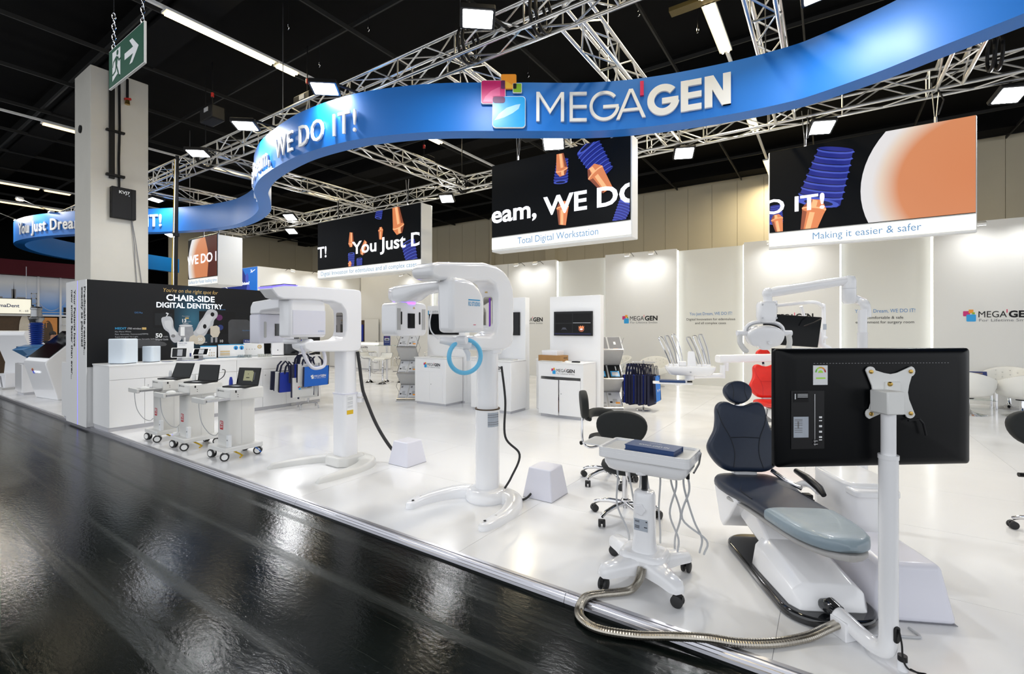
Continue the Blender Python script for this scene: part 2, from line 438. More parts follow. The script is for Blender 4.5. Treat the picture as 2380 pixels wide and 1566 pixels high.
# ================================================================ THE SETTING
def build_hall():
    fl = G('hall_floor').box(-42, 16, -14, 26, -.10, -.045).build('floor', smooth=0); struct(fl, 'scuffed dark polished hall floor in front of the white stand')
    # raised white stand floor: dark sub-base with separate sheets on it
    sb = G('gap').box(-24, 7.5, 2.64, 14.6, -.045, -.004).build('platform_floor', smooth=0)
    struct(sb, 'raised white glossy stand floor laid in large sheets')
    pm = None
    xs = [-.237 + 2.03 * k for k in range(-12, 4)]; ys = [2.64 + 1.25 * k for k in range(10)]
    for x in xs:
        for y in ys:
            if x < -24 or x + 2.03 > 8: continue
            if pm is None:
                pm = G('booth_floor').box(.0012, 2.0288, .0012, 1.2488, -.004, 0).build('floor_panel', sb, loc=(x, y, 0), smooth=0)
            else:
                o = pm.copy(); COL.objects.link(o); o.location = (x, y, 0)
    # aluminium edge, in lengths
    prof = [(2.672, -.004), (2.672, .003), (2.648, .003), (2.645, .0), (2.634, .0), (2.631, .002), (2.622, .001), (2.618, -.010), (2.613, -.012), (2.608, -.026), (2.604, -.028), (2.600, -.0445), (2.672, -.0445)]
    xe = [-22, -17.4, -14.4, -11.4, -8.4, -5.4, -4.25, -1.36, 1.6, 4.6]
    for i in range(len(xe) - 1):
        o = G('alu_trim').prism(prof, xe[i] + .0015, xe[i + 1] - .0015, 'x').build('trim_%d' % (i + 1), smooth=0); struct(o, 'ribbed aluminium edge profile along the stand floor')
    # back wall: recessed boards with proud boards in front and lit edges
    wb = G('panel_back').box(-18.05, 7.4, 14.40, 14.55, 0, 3.93).build('wall_back', smooth=0); struct(wb, 'tall off-white back wall of the stand')
    edges = [(-17.9, -13.35), (-11.55, -9.45), (-9.45 + .0, -7.70), (-5.93, -3.72), (-1.93, .21), (1.955, 4.1), (5.85, 7.4)]
    for a, b in [(-17.85, -13.5), (-11.6, -7.72), (-5.93, -3.72), (-1.93, .21), (1.955, 4.1), (5.85, 7.4)]:
        p = G('panel_white').box(a, b, 14.17, 14.30, 0, 3.97).build('wall_panel', wb, bevel=.004, smooth=0)
        for x, s in ((a, -1), (b, 1)):
            if x < -13.6 or x > 7: continue
            G('led_strip').box(x if s > 0 else x - .035, x + .035 if s > 0 else x, 14.285, 14.305, .01, 3.93).build('light_strip', p, smooth=0)
    G('gap').box(-9.676, -9.668, 14.165, 14.171, 0, 3.97).build('wall_joint', wb, smooth=0)
    wl = G('panel_white').box(-18.05, -17.90, 9.47, 14.3, 0, 3.98).box(-21.6, -18.05, 9.47, 9.62, 0, 3.98).build('wall_left', smooth=0); struct(wl, 'tall white side wall of the stand')
    # hall shell
    wh = G('beige_wall').box(-30.4, 16, 19.68, 19.9, -.05, 7.6).build('wall_hall_back', smooth=0); struct(wh, 'beige panelled wall at the back of the hall')
    pm = None; x = -29.9
    while x < 14:
        if pm is None: pm = G('beige_wall').box(.006, .894, -.03, .01, 0, 7.22).build('wall_panel', wh, loc=(x, 19.68, 0), smooth=0)
        else:
            o = pm.copy(); COL.objects.link(o); o.location = (x, 19.68, 0)
        x += .9
    ws = G('beige_wall').box(-30.5, -30.0, 11.2, 19.9, -.05, 7.6).build('wall_hall_left', smooth=0); struct(ws, 'beige side wall at the far left of the hall')
    wd = G('black_ceiling').box(-42.4, -42, -14, 26, -.05, 8.0).build('wall_hall_far', smooth=0); struct(wd, 'black sheet standing in for the dark far left end of the hall')  # black colour stands in for the hall's darkness and closes off the world light
    wd = G('black_ceiling').box(-42, -30.5, 19.7, 20.0, -.05, 8.0).build('wall_hall_corner', smooth=0); struct(wd, 'black sheet standing in for the dark hall beyond the beige side wall')  # darkness of the hall put into the colour here too
    pm = None; y = 11.2
    while y < 19:
        if pm is None: pm = G('beige_wall').box(-.01, .03, .006, 1.794, 0, 7.22).build('wall_panel', ws, loc=(-30.0, y, 0), smooth=0)
        else:
            o = pm.copy(); COL.objects.link(o); o.location = (-30.0, y, 0)
        y += 1.8
    for (x0, x1) in ((-19.5, -19.38), (-11.1, -10.6), (-14.35, -14.25)):
        G('beige_wall').box(x0, x1, 19.35, 19.66, 0, 5.6 if x1 - x0 > .3 else 7.2).build('wall_duct', wh, bevel=.01)
    # ceiling: black deck, steel grid below it
    ce = G('black_ceiling').box(-42, 16, -3, 26, 7.9, 8.1).build('ceiling', smooth=0); struct(ce, 'black hall ceiling with a dark steel grid')
    g1 = G('grid_metal').box(-40, 14, -.016, .016, 7.28, 7.36).build('ceiling_bar', ce, loc=(0, -1.2, 0), smooth=0)
    for k in range(1, 10):
        o = g1.copy(); COL.objects.link(o); o.location = (0, -1.2 + 2.3 * k, 0)
    g2 = G('grid_metal').box(-.016, .016, -3, 19.6, 7.20, 7.28).build('ceiling_bar', ce, loc=(9, 0, 0), smooth=0)
    for k in range(1, 17):
        o = g2.copy(); COL.objects.link(o); o.location = (9 - 2.35 * k, 0, 0)
    b1 = G('black_ceiling').box(-40, 14, -.30, .30, 7.24, 7.9).build('ceiling_beam', ce, loc=(0, 3.86, 0), smooth=0)
    for y in (11.4, 18.9):
        o = b1.copy(); COL.objects.link(o); o.location = (0, y, 0)
    # pillar
    pl = G('pillar').box(-14.05, -13.0, 3.35, 4.38, -.045, 7.24).build('wall_pillar', bevel=.015, smooth=0); struct(pl, 'square concrete hall pillar behind the black graphic wall')
    G('black_gear').lathe([(.001, 0), (.085, 0), (.085, .02), (.001, .02)], 18).build('pipe_hole', pl, loc=(-13.62, 3.345, 6.0), rot=(R(90), 0, 0))

def build_pillar_gear():
    X = -12.995
    c = thing('cable_conduit', 'thick black cable conduit running down the pillar', 'conduit', (X, 3.70, 4.9))
    G('black_gear').box(0, .07, -.045, .045, 0, 2.33).build('duct', c, bevel=.006)
    G('black_gear').box(0, .09, -.10, .22, 1.02, 1.06).build('bracket', c)
    G('black_gear').box(0, .09, -.10, .22, .05, .10).build('bracket', c)
    d = thing('cable_conduit', 'thinner black cable running down the pillar beside the conduit', 'conduit', (X, 3.83, 4.75))
    G('black_gear').tube([(.03, 0, 2.45), (.03, .01, 1.3), (.03, -.005, .6), (.03, 0, 0)], .022).build('duct', d)
    k = thing('junction_box', 'black distribution box lettered KVJ7 on the pillar', 'box', (X, 3.67, 4.05))
    G('print_black').box(0, .15, 0, .43, 0, .67).build('housing', k, m='print_black', bevel=.008)
    gd = G('black_gear').box(.15, .16, .35, .42, .01, .66)
    for z in (.1, .3, .5): gd.box(.05, .09, -.006, 0, z, z + .05)
    gd.build('door', k)
    t = G('print_white'); put_text(t, 'KVJ7', (.1605, .12, .535), (0, 1, 0), (0, 0, 1), .062, 'print_white', w=.19, bold=.02); t.build('lettering', k)
    t = G('label_silver').box(.15, .153, .29, .31, .50, .52).build('lock', k)
    w = G('print_grey'); w.tube([(X + .03, 4.05, 4.05), (X + .05, 4.09, 3.6), (X + .03, 4.12, 3.1), (X + .03, 4.17, 2.3)], .008, 6)
    tag(w.build('thin_cable'), 'thin grey cable dropping from the junction box on the pillar', 'cable')
    w = G('print_grey'); w.tube([(X + .03, 4.06, 4.05), (X + .05, 4.12, 3.6), (X + .03, 4.2, 3.0), (X + .03, 4.28, 2.3)], .008, 6)
    tag(w.build('thin_cable'), 'second thin grey cable spreading right below the junction box', 'cable')
    v = thing('pipe_valve', 'small red pipe valve near the top of the pillar', 'valve', (X, 3.97, 6.75))
    G('black_gear').tube([(.05, 0, .42), (.05, 0, .0)], .025).build('pipe', v)
    G('red_gear').box(.02, .08, -.06, .06, -.04, .0).build('handle', v, rot=(.3, 0, 0)); G('brass').lathe([(.001, 0), (.05, .0), (.04, .09), (.001, .1)], 12, (.05, 0, -.14)).build('valve_body', v)

def exit_sign():
    s = thing('exit_sign', 'green emergency exit sign with running figure and arrow', 'sign', (-4.97, 1.40, 3.625))
    w, h = .735, .315
    G('letter_white').box(0, w, .0, .016, 0, h).build('panel', s, bevel=.002)
    G('exit_green').box(.008, w - .008, -.002, 0, .008, h - .008).build('face', s, smooth=0)
    g = G('print_white'); O, X, Z = (0, -.002, 0), (1, 0, 0), (0, 0, 1)
    flat(g, [(.09, .04), (.20, .075), (.265, .05), (.265, .275), (.09, .275)], O, X, Z, 'print_white')
    flat(g, [(.355, .135), (.53, .135), (.455, .07), (.515, .07), (.64, .16), (.515, .255), (.455, .255), (.53, .185), (.355, .185)], O, X, Z, 'print_white')
    flat(g, disc(.205, .245, .022), O, X, Z, 'exit_green', .002)
    for pl in ([(.155, .215), (.185, .225), (.215, .205), (.195, .14), (.165, .135)], [(.155, .215), (.16, .2), (.12, .185), (.105, .15), (.095, .155), (.11, .195)],
               [(.205, .205), (.235, .165), (.27, .175), (.27, .187), (.24, .183), (.215, .215)], [(.165, .14), (.19, .145), (.165, .1), (.115, .085), (.08, .085), (.08, .098), (.11, .1), (.15, .112)],
               [(.175, .14), (.195, .14), (.225, .095), (.245, .05), (.23, .045), (.205, .085)]):
        flat(g, pl, O, X, Z, 'exit_green', .002)
    g.build('pictogram', s, smooth=0)
    for x in (.06, .665):
        c = G('chrome'); z = h
        k = 0
        while z < h + (.26 if x < .1 else 1.2):
            pts = [Vector((x, .015, z)) + (Vector((math.cos(a) * .012, 0, math.sin(a) * .028 + .026)) if k % 2 else Vector((0, math.cos(a) * .012, math.sin(a) * .028 + .026))) for a in [2 * math.pi * i / 10 for i in range(10)]]
            c.tube(pts, .0035, 5, closed=True); z += .043; k += 1
        c.build('chain', s)
    G('black_gear').tube([(.06, .015, h + .28), (.06, .015, 3.7)], .002, 5).build('suspension_wire', s)
    G('black_gear').tube([(.665, .015, h + 1.2), (.665, .015, 3.7)], .002, 5).build('suspension_wire', s)

mat('cross_wood', (.09, .065, .015), .6, noise=.2)
def fluoro_rows():
    """rows of warm strip lamps under the ceiling, hung on a rail"""
    def row(x, segs, lab, strength='tube_warm'):
        t = thing('strip_light', lab, 'light', (x, 0, 6.95), group=None)
        lo = min(a for a, b in segs) - 1.5; hi = max(b for a, b in segs) + 1.2
        G('letter_white').box(-.03, .03, lo, hi, .07, .12).build('rail', t, smooth=0)
        for a, b in segs:
            h = G('print_lightgrey').box(-.11, .11, a, b, .03, .07).build('reflector', t, smooth=0)
            for s in (-.05, .05):
                G(strength).cyl((s, a + .03, .01), (s, b - .03, .01), .022, n=8).build('lamp_tube', t)
            area_light('tube_glow', (0, (a + b) / 2, -.02), (0, 0, -1), .2, b - a, (b - a) * (55 if a > 8 else 14), t, (1, .86, .60))
    row(-1.66, [(3.5, 8.1), (8.25, 9.9), (13.4, 14.3), (17.0, 19.2)], 'warm strip light row above the right part of the blue banner')
    row(-9.3, [(3.35, 5.25), (5.3, 5.75), (9.5, 10.2), (14.2, 15.1)], 'warm strip light row right of the pillar under the ceiling')
    row(-17.0, [(3.4, 4.3), (7.2, 9.0), (11, 12.4)], 'short warm strip light left of the pillar', 'tube_dim')
    row(-25.2, [(1.2, 5.0), (5.1, 5.9), (9.5, 11.5)], 'long thin strip light at the far left', 'tube_dim')
    row(-29.0, [(3.5, 6.5), (7.5, 8.5)], 'dim strip light above the neighbouring stand', 'tube_dim')
    # cross beam by the right row
    tag(G('cross_wood').box(-2.25, -1.0, 8.10, 8.28, 6.98, 7.05).build('cross_beam', smooth=0), 'brown cross beam lit by the warm strip light', 'beam')

# ================================================================ OVERHEAD: trusses, floodlights, blue banner, LED boxes
ZT0, ZT1 = 5.30, 5.62
_brace = {}
def truss(p, q, label, bay=.55, w=.29, z0=ZT0, z1=ZT1):
    """box truss: four chords, diagonal and cross braces, each a piece of its own"""
    p = Vector(p); q = Vector(q); d = (q - p); L = d.length; d.normalize(); sd = Vector((-d.y, d.x, 0))
    ang = math.atan2(d.y, d.x)
    t = thing('lighting_truss', label, 'truss', (p.x, p.y, z0), ang, 'aluminium box trusses above the stand')
    H = z1 - z0
    for y in (0, w):
        for z in (0, H):
            G('truss_alu').cyl((0, y, z), (L, y, z), .025, n=10).build('chord', t)
    n = max(1, int(round(L / bay))); b = L / n
    key = round(b, 4)
    def piece(k, vs, loc):
        kk = (k, key)
        if kk not in _brace:
            g = G('truss_alu').cyl(vs[0], vs[1], .0125, n=6); o = g.build('brace', t); _brace[kk] = o.data
        else:
            o = bpy.data.objects.new('brace', _brace[kk]); COL.objects.link(o); o.parent = t
        o.location = loc
    for i in range(n):
        x = i * b; up = i % 2 == 0
        for y in (0, w):
            piece('vu' if up else 'vd', [(0, 0, 0 if up else H), (b, 0, H if up else 0)], (x, y, 0))
        for z in (0, H):
            piece('hu' if up else 'hd', [(0, 0 if up else w, 0), (b, w if up else 0, 0)], (x, 0, z))
        if i % 2 == 0:
            for z in (0, H): piece('c', [(0, 0, 0), (0, w, 0)], (x + .02, 0, z))
            for y in (0, w): piece('k', [(0, 0, 0), (0, 0, H)], (x + .02, y, 0))
    return t

def slings():
    # black round slings and chain hoists holding the trusses
    for (x, y, lab) in ((-2.93, 4.98, 'black lifting sling on front truss beside the orange emblem square'), (-4.05, 4.98, 'black lifting sling on front truss right of the upper floodlight'),
                        (-8.1, 9.7, 'black lifting sling on rear truss above the edentulous screen'), (-11.6, 4.98, 'black lifting sling on front truss right of the pillar'), (1.9, 9.2, 'black sling box at the rear truss corner on the right')):
        t = thing('lifting_sling', lab, 'sling', (x, y, ZT0), group='slings on the trusses')
        for dx in (-.03, .05):
            pts = [(dx, .19 * math.cos(a), .17 + .23 * math.sin(a)) for a in [2 * math.pi * i / 18 for i in range(18)]]
            G('black_gear').tube(pts, .022, 6, closed=True).build('loop', t)
        G('black_gear').tube([(0, 0, .4), (0, .0, 1.98)], .012, 6).build('hoist_chain', t)
    for (x, y, z, lab) in ((-8.7, 5.6, 6.0, 'black chain hoist with grey plate above the truss by the upper left floodlight'), (-11.1, 4.9, 6.1, 'black chain hoist above the front truss near the pillar'),
                           (-9.0, 9.2, 5.9, 'black chain hoist between the two left trusses'), (-5.6, 9.2, 5.95, 'black chain hoist left of the total workstation screen')):
        t = thing('chain_hoist', lab, 'hoist', (x, y, z), group='chain hoists under the ceiling')
        G('black_gear').box(-.28, .28, -.14, .14, 0, .3).build('body', t, bevel=.03)
        G('print_midgrey').box(-.05, .12, -.15, -.14, .17, .26).build('plate', t)
        G('black_gear').tube([(0, 0, .3), (0, 0, 1.3)], .012, 6).build('hoist_chain', t)
        G('red_gear').cyl((0, 0, .55), (0, 0, .64), .03, n=10).build('hook', t)

_fl = {}
def flood(loc, aim, label, arm=None, w=.34, h=.26, group='floodlights on the trusses', watt=1.0):
    t = thing('floodlight', label, 'floodlight', loc, group=group)
    d = Vector(aim).normalized(); q = d.to_track_quat('-Z', 'Y'); e = q.to_euler()
    hb = G('black_gear').prism(rrect(w + .06, h + .06, .02, 3), 0, .06, 'z').build('housing', t, rot=e, bevel=.006)
    G('flood_face').prism(rrect(w, h, .015, 3), -.004, 0, 'z').build('lamp_face', t, rot=e, smooth=0)
    g = G('steel')
    if arm:
        g.box(-.02, .02, -.012, .012, 0, 1) if False else None
        g.tube([Vector(arm) - Vector(loc), (Vector(arm) - Vector(loc)) * .3 + Vector((0, 0, .1)), Vector((0, 0, .05))], .02, 8, 'black_gear')
        g.build('arm', t)
    a = area_light('flood_lamp', d * .012, d, w, h, FLOOD_W * watt, t, (.97, .985, 1.0))
    return t

RB = [(4.6, 4.9), (3.3, 5.15), (2.3, 5.5), (1.413, 5.93), (.815, 6.22), (.42, 6.42), (-.09, 6.60), (-.42, 6.66), (-1.08, 6.62), (-1.984, 6.43), (-2.762, 6.10), (-3.629, 5.52), (-4.6, 4.90), (-5.492, 4.54), (-6.15, 4.41), (-6.892, 4.37), (-7.501, 4.42), (-8.18, 4.53), (-8.725, 4.66), (-9.2, 4.83),
      (-9.629, 5.02), (-9.978, 5.24), (-10.45, 5.53), (-11.067, 5.87), (-11.94, 6.16), (-12.75, 6.315), (-13.376, 6.34), (-14.387, 6.20), (-15.546, 5.80), (-16.226, 5.48), (-17.3, 4.92), (-18.352, 4.38), (-19.669, 3.93), (-20.9, 3.72), (-22.1, 3.76), (-23.394, 4.15), (-24.608, 4.9), (-25.6, 6.1), (-26.5, 8.6), (-27.15, 10.25)]
ZB0, ZB1 = 4.40, 5.075
RBP = [Vector((p.x, p.y)) for p in catmull([(a, b, 0) for a, b in RB], 6)]
RBS = [0.0]
for i in range(1, len(RBP)): RBS.append(RBS[-1] + (RBP[i] - RBP[i - 1]).length)
def rb_at(s):
    i = 1
    while i < len(RBS) - 1 and RBS[i] < s: i += 1
    a, b = RBP[i - 1], RBP[i]; t = (s - RBS[i - 1]) / max(1e-6, RBS[i] - RBS[i - 1])
    d = (b - a).normalized()
    # smooth the direction over neighbours
    a2 = RBP[max(0, i - 2)]; b2 = RBP[min(len(RBP) - 1, i + 1)]
    d = (b2 - a2).normalized()
    return a.lerp(b, t), d
def rb_s_of_x(x):
    for i in range(1, len(RBP)):
        if RBP[i].x <= x <= RBP[i - 1].x:
            t = (RBP[i - 1].x - x) / (RBP[i - 1].x - RBP[i].x); return RBS[i - 1] + t * (RBS[i] - RBS[i - 1])
def rb_map(s, z, off):
    """point on the front of the banner; off = distance in front of it"""
    p, d = rb_at(s); n = Vector((-d.y, d.x))     # left of travel = towards the aisle
    q = p + n * off
    return (q.x, q.y, z)

def islands(vv, fs, flat_vs):
    """split lettering into letters: connected pieces, joined where they stand above each other"""
    par = list(range(len(vv)))
    def f(a):
        while par[a] != a: par[a] = par[par[a]]; a = par[a]
        return a
    for fc in fs:
        for i in fc[1:]: par[f(i)] = f(fc[0])
    gr = {}
    for i in range(len(vv)): gr.setdefault(f(i), []).append(i)
    bl = sorted(([min(flat_vs[i][0] for i in g), max(flat_vs[i][0] for i in g), g] for g in gr.values()), key=lambda q: q[0])
    out = []
    for b in bl:
        if out and b[0] < out[-1][1] - .02 and (b[1] - b[0] < .9 * (out[-1][1] - out[-1][0]) + .05 or b[0] - out[-1][0] < .02): out[-1][2] = out[-1][2] + b[2]; out[-1][1] = max(out[-1][1], b[1])
        else: out.append(b)
    res = []
    for a, b, g in out:
        ix = {v: k for k, v in enumerate(g)}; sg = set(g)
        res.append(([vv[i] for i in g], [tuple(ix[i] for i in fc) for fc in fs if fc[0] in sg]))
    return res

def ribbon():
    t = thing('blue_banner', 'long curving blue banner fascia hanging below the trusses', 'banner', (0, 0, 0))
    g = G('ribbon_blue'); TH = .26
    rings = []
    for i, p in enumerate(RBP):
        d = (RBP[min(i + 1, len(RBP) - 1)] - RBP[max(i - 1, 0)]).normalized(); n = Vector((-d.y, d.x)); q = p - n * TH
        rings.append([(p.x, p.y, ZB0), (p.x, p.y, ZB1), (q.x, q.y, ZB1), (q.x, q.y, ZB0)])
    g.loft(rings)
    g.build('fascia', t, smooth=30)
    # raised lettering
    def line(txt, s_left, s_right, z, cap, name, bold=.0, depth=.028):
        vs, fs, tw = text_geo(txt, bold, .04, 1.12)
        vv = []
        k = cap / .69
        for v in vs:
            s = s_left + (s_right - s_left) * v[0] / tw
            off = .012 + depth * (0 if v[2] < 0 else 1)
            vv.append(rb_map(s, z + v[1] * k, off))
        for k_, (v_, f_) in enumerate(islands(vv, fs, vs)): G('letter_white').add(v_, f_).build('letter', t, smooth=0)
    sr = rb_s_of_x(-5.72); sl = rb_s_of_x(-7.80)
    wfull = text_geo('WE DO IT!', .004, .04, 1.12)[2]; unit = (sl - sr) / wfull
    line('WE DO IT!', sl, sr, 4.51, .325, 'lettering', .004)
    w2 = text_geo('Dream,', .004, .04, 1.12)[2] * unit
    line('Dream,', sl + .26 + w2, sl + .26, 4.51, .325, 'lettering', .004)
    w3 = text_geo('You Just', .004, .04, 1.12)[2] * unit
    line('You Just', sl + .52 + w2 + w3, sl + .52 + w2, 4.51, .325, 'lettering', .004)
    sr = rb_s_of_x(-15.85); sl = rb_s_of_x(-21.0)
    line('You Just Dream, WE DO IT!', sl, sr, 4.56, .33, 'lettering', .02)
    # MEGA'GEN built from strokes
    s0 = rb_s_of_x(-3.40); s1 = rb_s_of_x(-1.06)
    S = s0 - s1
    def SX(u): return s0 - u * S             # u: 0 left .. 1 right
    capz0, cap = 4.52, .405
    asp = S / cap                             # width of the name in cap heights
    g = G('letter_white')
    def seg(p, q, w, m=None, d=.045):
        p = Vector(p); q = Vector(q); a = (q - p).normalized(); n = Vector((-a.y, a.x)) * w / 2
        vs = [p - n, q - n, q + n, p + n]
        V = [rb_map(SX(v.x / asp), capz0 + v.y * cap, off) for off in (.005, d) for v in vs]
        g.add(V, [(0, 1, 2, 3), (7, 6, 5, 4), (0, 4, 5, 1), (1, 5, 6, 2), (2, 6, 7, 3), (3, 7, 4, 0)], m)
    def poly(pts, d=.045, strip=0, m=None):
        n = len(pts); V = [rb_map(SX(p[0] / asp), capz0 + p[1] * cap, off) for off in (.005, d) for p in pts]
        if strip: caps = [q for i in range(strip) for q in ((i, i + 1, n - 2 - i, n - 1 - i), (n + n - 1 - i, n + n - 2 - i, n + i + 1, n + i))]
        else: caps = [tuple(range(n)), tuple(reversed(range(n, 2 * n)))]
        g.add(V, caps + [(i, i + n, (i + 1) % n + n, (i + 1) % n) for i in range(n)], m)
    def bow(cx, cy, r, a0, a1, w, n=36):
        A = [R(a0 + (a1 - a0) * i / n) for i in range(n + 1)]
        poly([(cx + (r + w / 2) * math.cos(a), cy + (r + w / 2) * math.sin(a)) for a in A] + [(cx + (r - w / 2) * math.cos(a), cy + (r - w / 2) * math.sin(a)) for a in reversed(A)], strip=n)
    k = asp / 6.05     # letter layout below is drawn on a 6.05-wide board
    def X(v): return v * k
    wt = .105
    def emit_letter():
        nonlocal g
        if g.v: g.build('letter', t, smooth=0)
        g = G('letter_white')
    # M
    seg((X(.05), 0), (X(.05), 1), wt); seg((X(.86), 0), (X(.86), 1), wt); poly([(X(.0), 1), (X(.10), 1), (X(.455), .42), (X(.455), .26)]); poly([(X(.91), 1), (X(.81), 1), (X(.455), .42), (X(.455), .26)])
    emit_letter()
    # E
    seg((X(1.15), 0), (X(1.15), 1), wt)
    for y in (.05, .5, .95): seg((X(1.10), y), (X(1.66), y), wt)
    emit_letter()
    # G
    bow(X(2.24), .5, .455, 40, 352, wt); seg((X(2.20), .47), (X(2.70), .47), wt)
    emit_letter()
    # A
    poly([(X(2.62), 0), (X(2.73), 0), (X(3.13), 1), (X(3.03), 1)]); poly([(X(3.56), 0), (X(3.45), 0), (X(3.05), 1), (X(3.15), 1)]); seg((X(2.80), .30), (X(3.40), .30), wt * .9)
    emit_letter()
    seg((X(3.44), .74), (X(3.44), 1.22), .12, 'logo_red')
    emit_letter()
    wb = .23
    bow(X(4.10), .5, .40, 42, 350, wb); seg((X(4.06), .46), (X(4.56), .46), .19)
    emit_letter()
    seg((X(4.74), 0), (X(4.74), 1), wb)
    for y in (.10, .5, .90): seg((X(4.68), y), (X(5.24), y), .19)
    emit_letter()
    seg((X(5.44), 0), (X(5.44), 1), wb); seg((X(5.96), 0), (X(5.96), 1), wb); poly([(X(5.33), 1), (X(5.58), 1), (X(6.07), 0), (X(5.82), 0)])
    emit_letter()
    # emblem squares (blue, pink, orange, green), thick plates
    g = G()
    sA = rb_s_of_x(-4.03); sB = rb_s_of_x(-3.53); U = (sA - sB) / 96.0; VZ = (5.165 - 4.43) / 122.0
    def plate(x0, x1, y0, y1, m, d0, d1, r=.1):
        pl = rrect(x1 - x0, y1 - y0, (x1 - x0) * r, 4, (x0 + x1) / 2, (y0 + y1) / 2)
        n = len(pl); V = [rb_map(sA - (p[0] - 1125) * U, 5.165 - (p[1] - 176) * VZ, d) for d in (d0, d1) for p in pl]
        g.add(V, [tuple(range(n)), tuple(reversed(range(n, 2 * n)))] + [(i, i + n, (i + 1) % n + n, (i + 1) % n) for i in range(n)], m)
    plate(1149, 1222, 227, 299, 'letter_white', .02, .052); plate(1150, 1221, 228, 298, 'logo_blue', .02, .055)
    plate(1168, 1202, 176, 210, 'logo_orange', .02, .05); plate(1124, 1178, 190, 244, 'letter_white', .02, .05, .08); plate(1125, 1177, 191, 243, 'logo_pink', .02, .053, .08)
    plate(1194, 1214, 197, 219, 'letter_white', .02, .052); plate(1195, 1213, 198, 218, 'logo_green', .02, .055)
    plate(1168, 1177, 191, 210, 'logo_dark', .05, .058, .2); plate(1150, 1177, 228, 243, 'logo_dark', .05, .058, .2); plate(1195, 1202, 198, 210, 'print_black', .05, .058, .2)
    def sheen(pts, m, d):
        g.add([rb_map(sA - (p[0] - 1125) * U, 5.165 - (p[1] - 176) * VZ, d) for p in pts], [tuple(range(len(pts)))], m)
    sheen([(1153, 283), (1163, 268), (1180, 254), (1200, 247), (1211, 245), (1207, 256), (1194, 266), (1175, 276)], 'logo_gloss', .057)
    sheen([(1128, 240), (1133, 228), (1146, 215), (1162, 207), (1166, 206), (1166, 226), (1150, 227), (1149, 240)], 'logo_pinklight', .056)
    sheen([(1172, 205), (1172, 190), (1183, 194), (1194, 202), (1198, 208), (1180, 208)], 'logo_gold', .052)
    g.build('emblem', t, smooth=0)
    # hanging rods to the trusses
    for x in (-.67, -2.55, -4.3, -7.9, -15.1, -18.5):
        s = rb_s_of_x(x)
        if s: 
            a = rb_map(s, ZB1 - .02, -.13); G('steel').cyl(a, (a[0], a[1], 7.28), .008, n=6).build('hanging_wire', t)
    return t

# ---- video boxes
def implant(g, c, ang, L, mats, lift, xd, yd, org, parts='both'):
    """flat video picture of a screw implant (blue, threaded) with an orange abutment"""
    def F(poly, m, l):
        ca, sa = math.cos(R(ang)), math.sin(R(ang))
        flat(g, [(c[0] + L * (p[0] * ca - p[1] * sa), c[1] + L * (p[0] * sa + p[1] * ca)) for p in poly], org, xd, yd, m, lift + l)
    b, bl, bd, o, ol, od = mats
    if parts != 'abut':
        F([(-.17, -.62), (.17, -.62), (.22, .0), (.19, .03), (-.19, .03), (-.22, .0)], b, 0)
        for i in range(8):
            y = -.60 + i * .075; wd = .19 + .05 * i / 8
            F(disc(0, y, wd, .034, 14), bl, .0006 + i * .0001); F(disc(.01, y - .014, wd * .96, .028, 14), bd if i % 1 == 0 else b, .0010 + i * .0001)
            F(disc(0, y - .020, wd * .92, .024, 14), b, .0014 + i * .0001)
        F(disc(0, .0, .21, .05, 16), bl, .0024); F(disc(0, .0, .15, .032, 14), bd, .0028)
    if parts != 'screw':
        F([(-.09, .0), (.09, .0), (.19, .16), (.17, .24), (.12, .62), (-.10, .66), (-.17, .24), (-.19, .16)], o, .003)
        F([(-.03, .02), (.05, .0), (.06, .62), (-.02, .64)], ol, .0036)
        F([(.09, .0), (.19, .16), (.17, .24), (.12, .62), (.08, .62), (.10, .2), (.05, .02)], od, .0036)
        F(disc(0, .17, .19, .045, 16), ol, .004); F(disc(0, .19, .175, .038, 16), o, .0044)
BM = ('led_blue', 'led_blue_light', 'led_blue_dark', 'led_orange', 'led_orange_light', 'led_orange_dark')

def video_box(name, label, x0, x1, y, z0, z1, d, sign, sign_h, caption_w, cap_h):
    t = thing(name, label, 'screen', (x0, y, z0))
    w = x1 - x0; h = z1 - z0
    G('letter_white').box(0, w, .02, d, 0, h).build('casing', t, bevel=.012)
    G('led_black').box(.02, w - .02, 0, .02, sign_h, h - .005).build('display', t, smooth=0)
    sg = G('lightbox').box(.015, w - .015, 0, .02, .045, sign_h - .02).build('sign_panel', t, smooth=0)
    g = G('print_blue'); put_text(g, sign, (w / 2 + .02, 0, sign_h * .52 - cap_h / 2 + .012), (1, 0, 0), (0, 0, 1), cap_h, 'print_lightblue', w=caption_w, align='c'); g.build('lettering', sg, smooth=0)
    return t, w, h
mat('print_lightblue', (.05, .14, .28), .6, emit=.34, ecol=(.30, .56, .88))

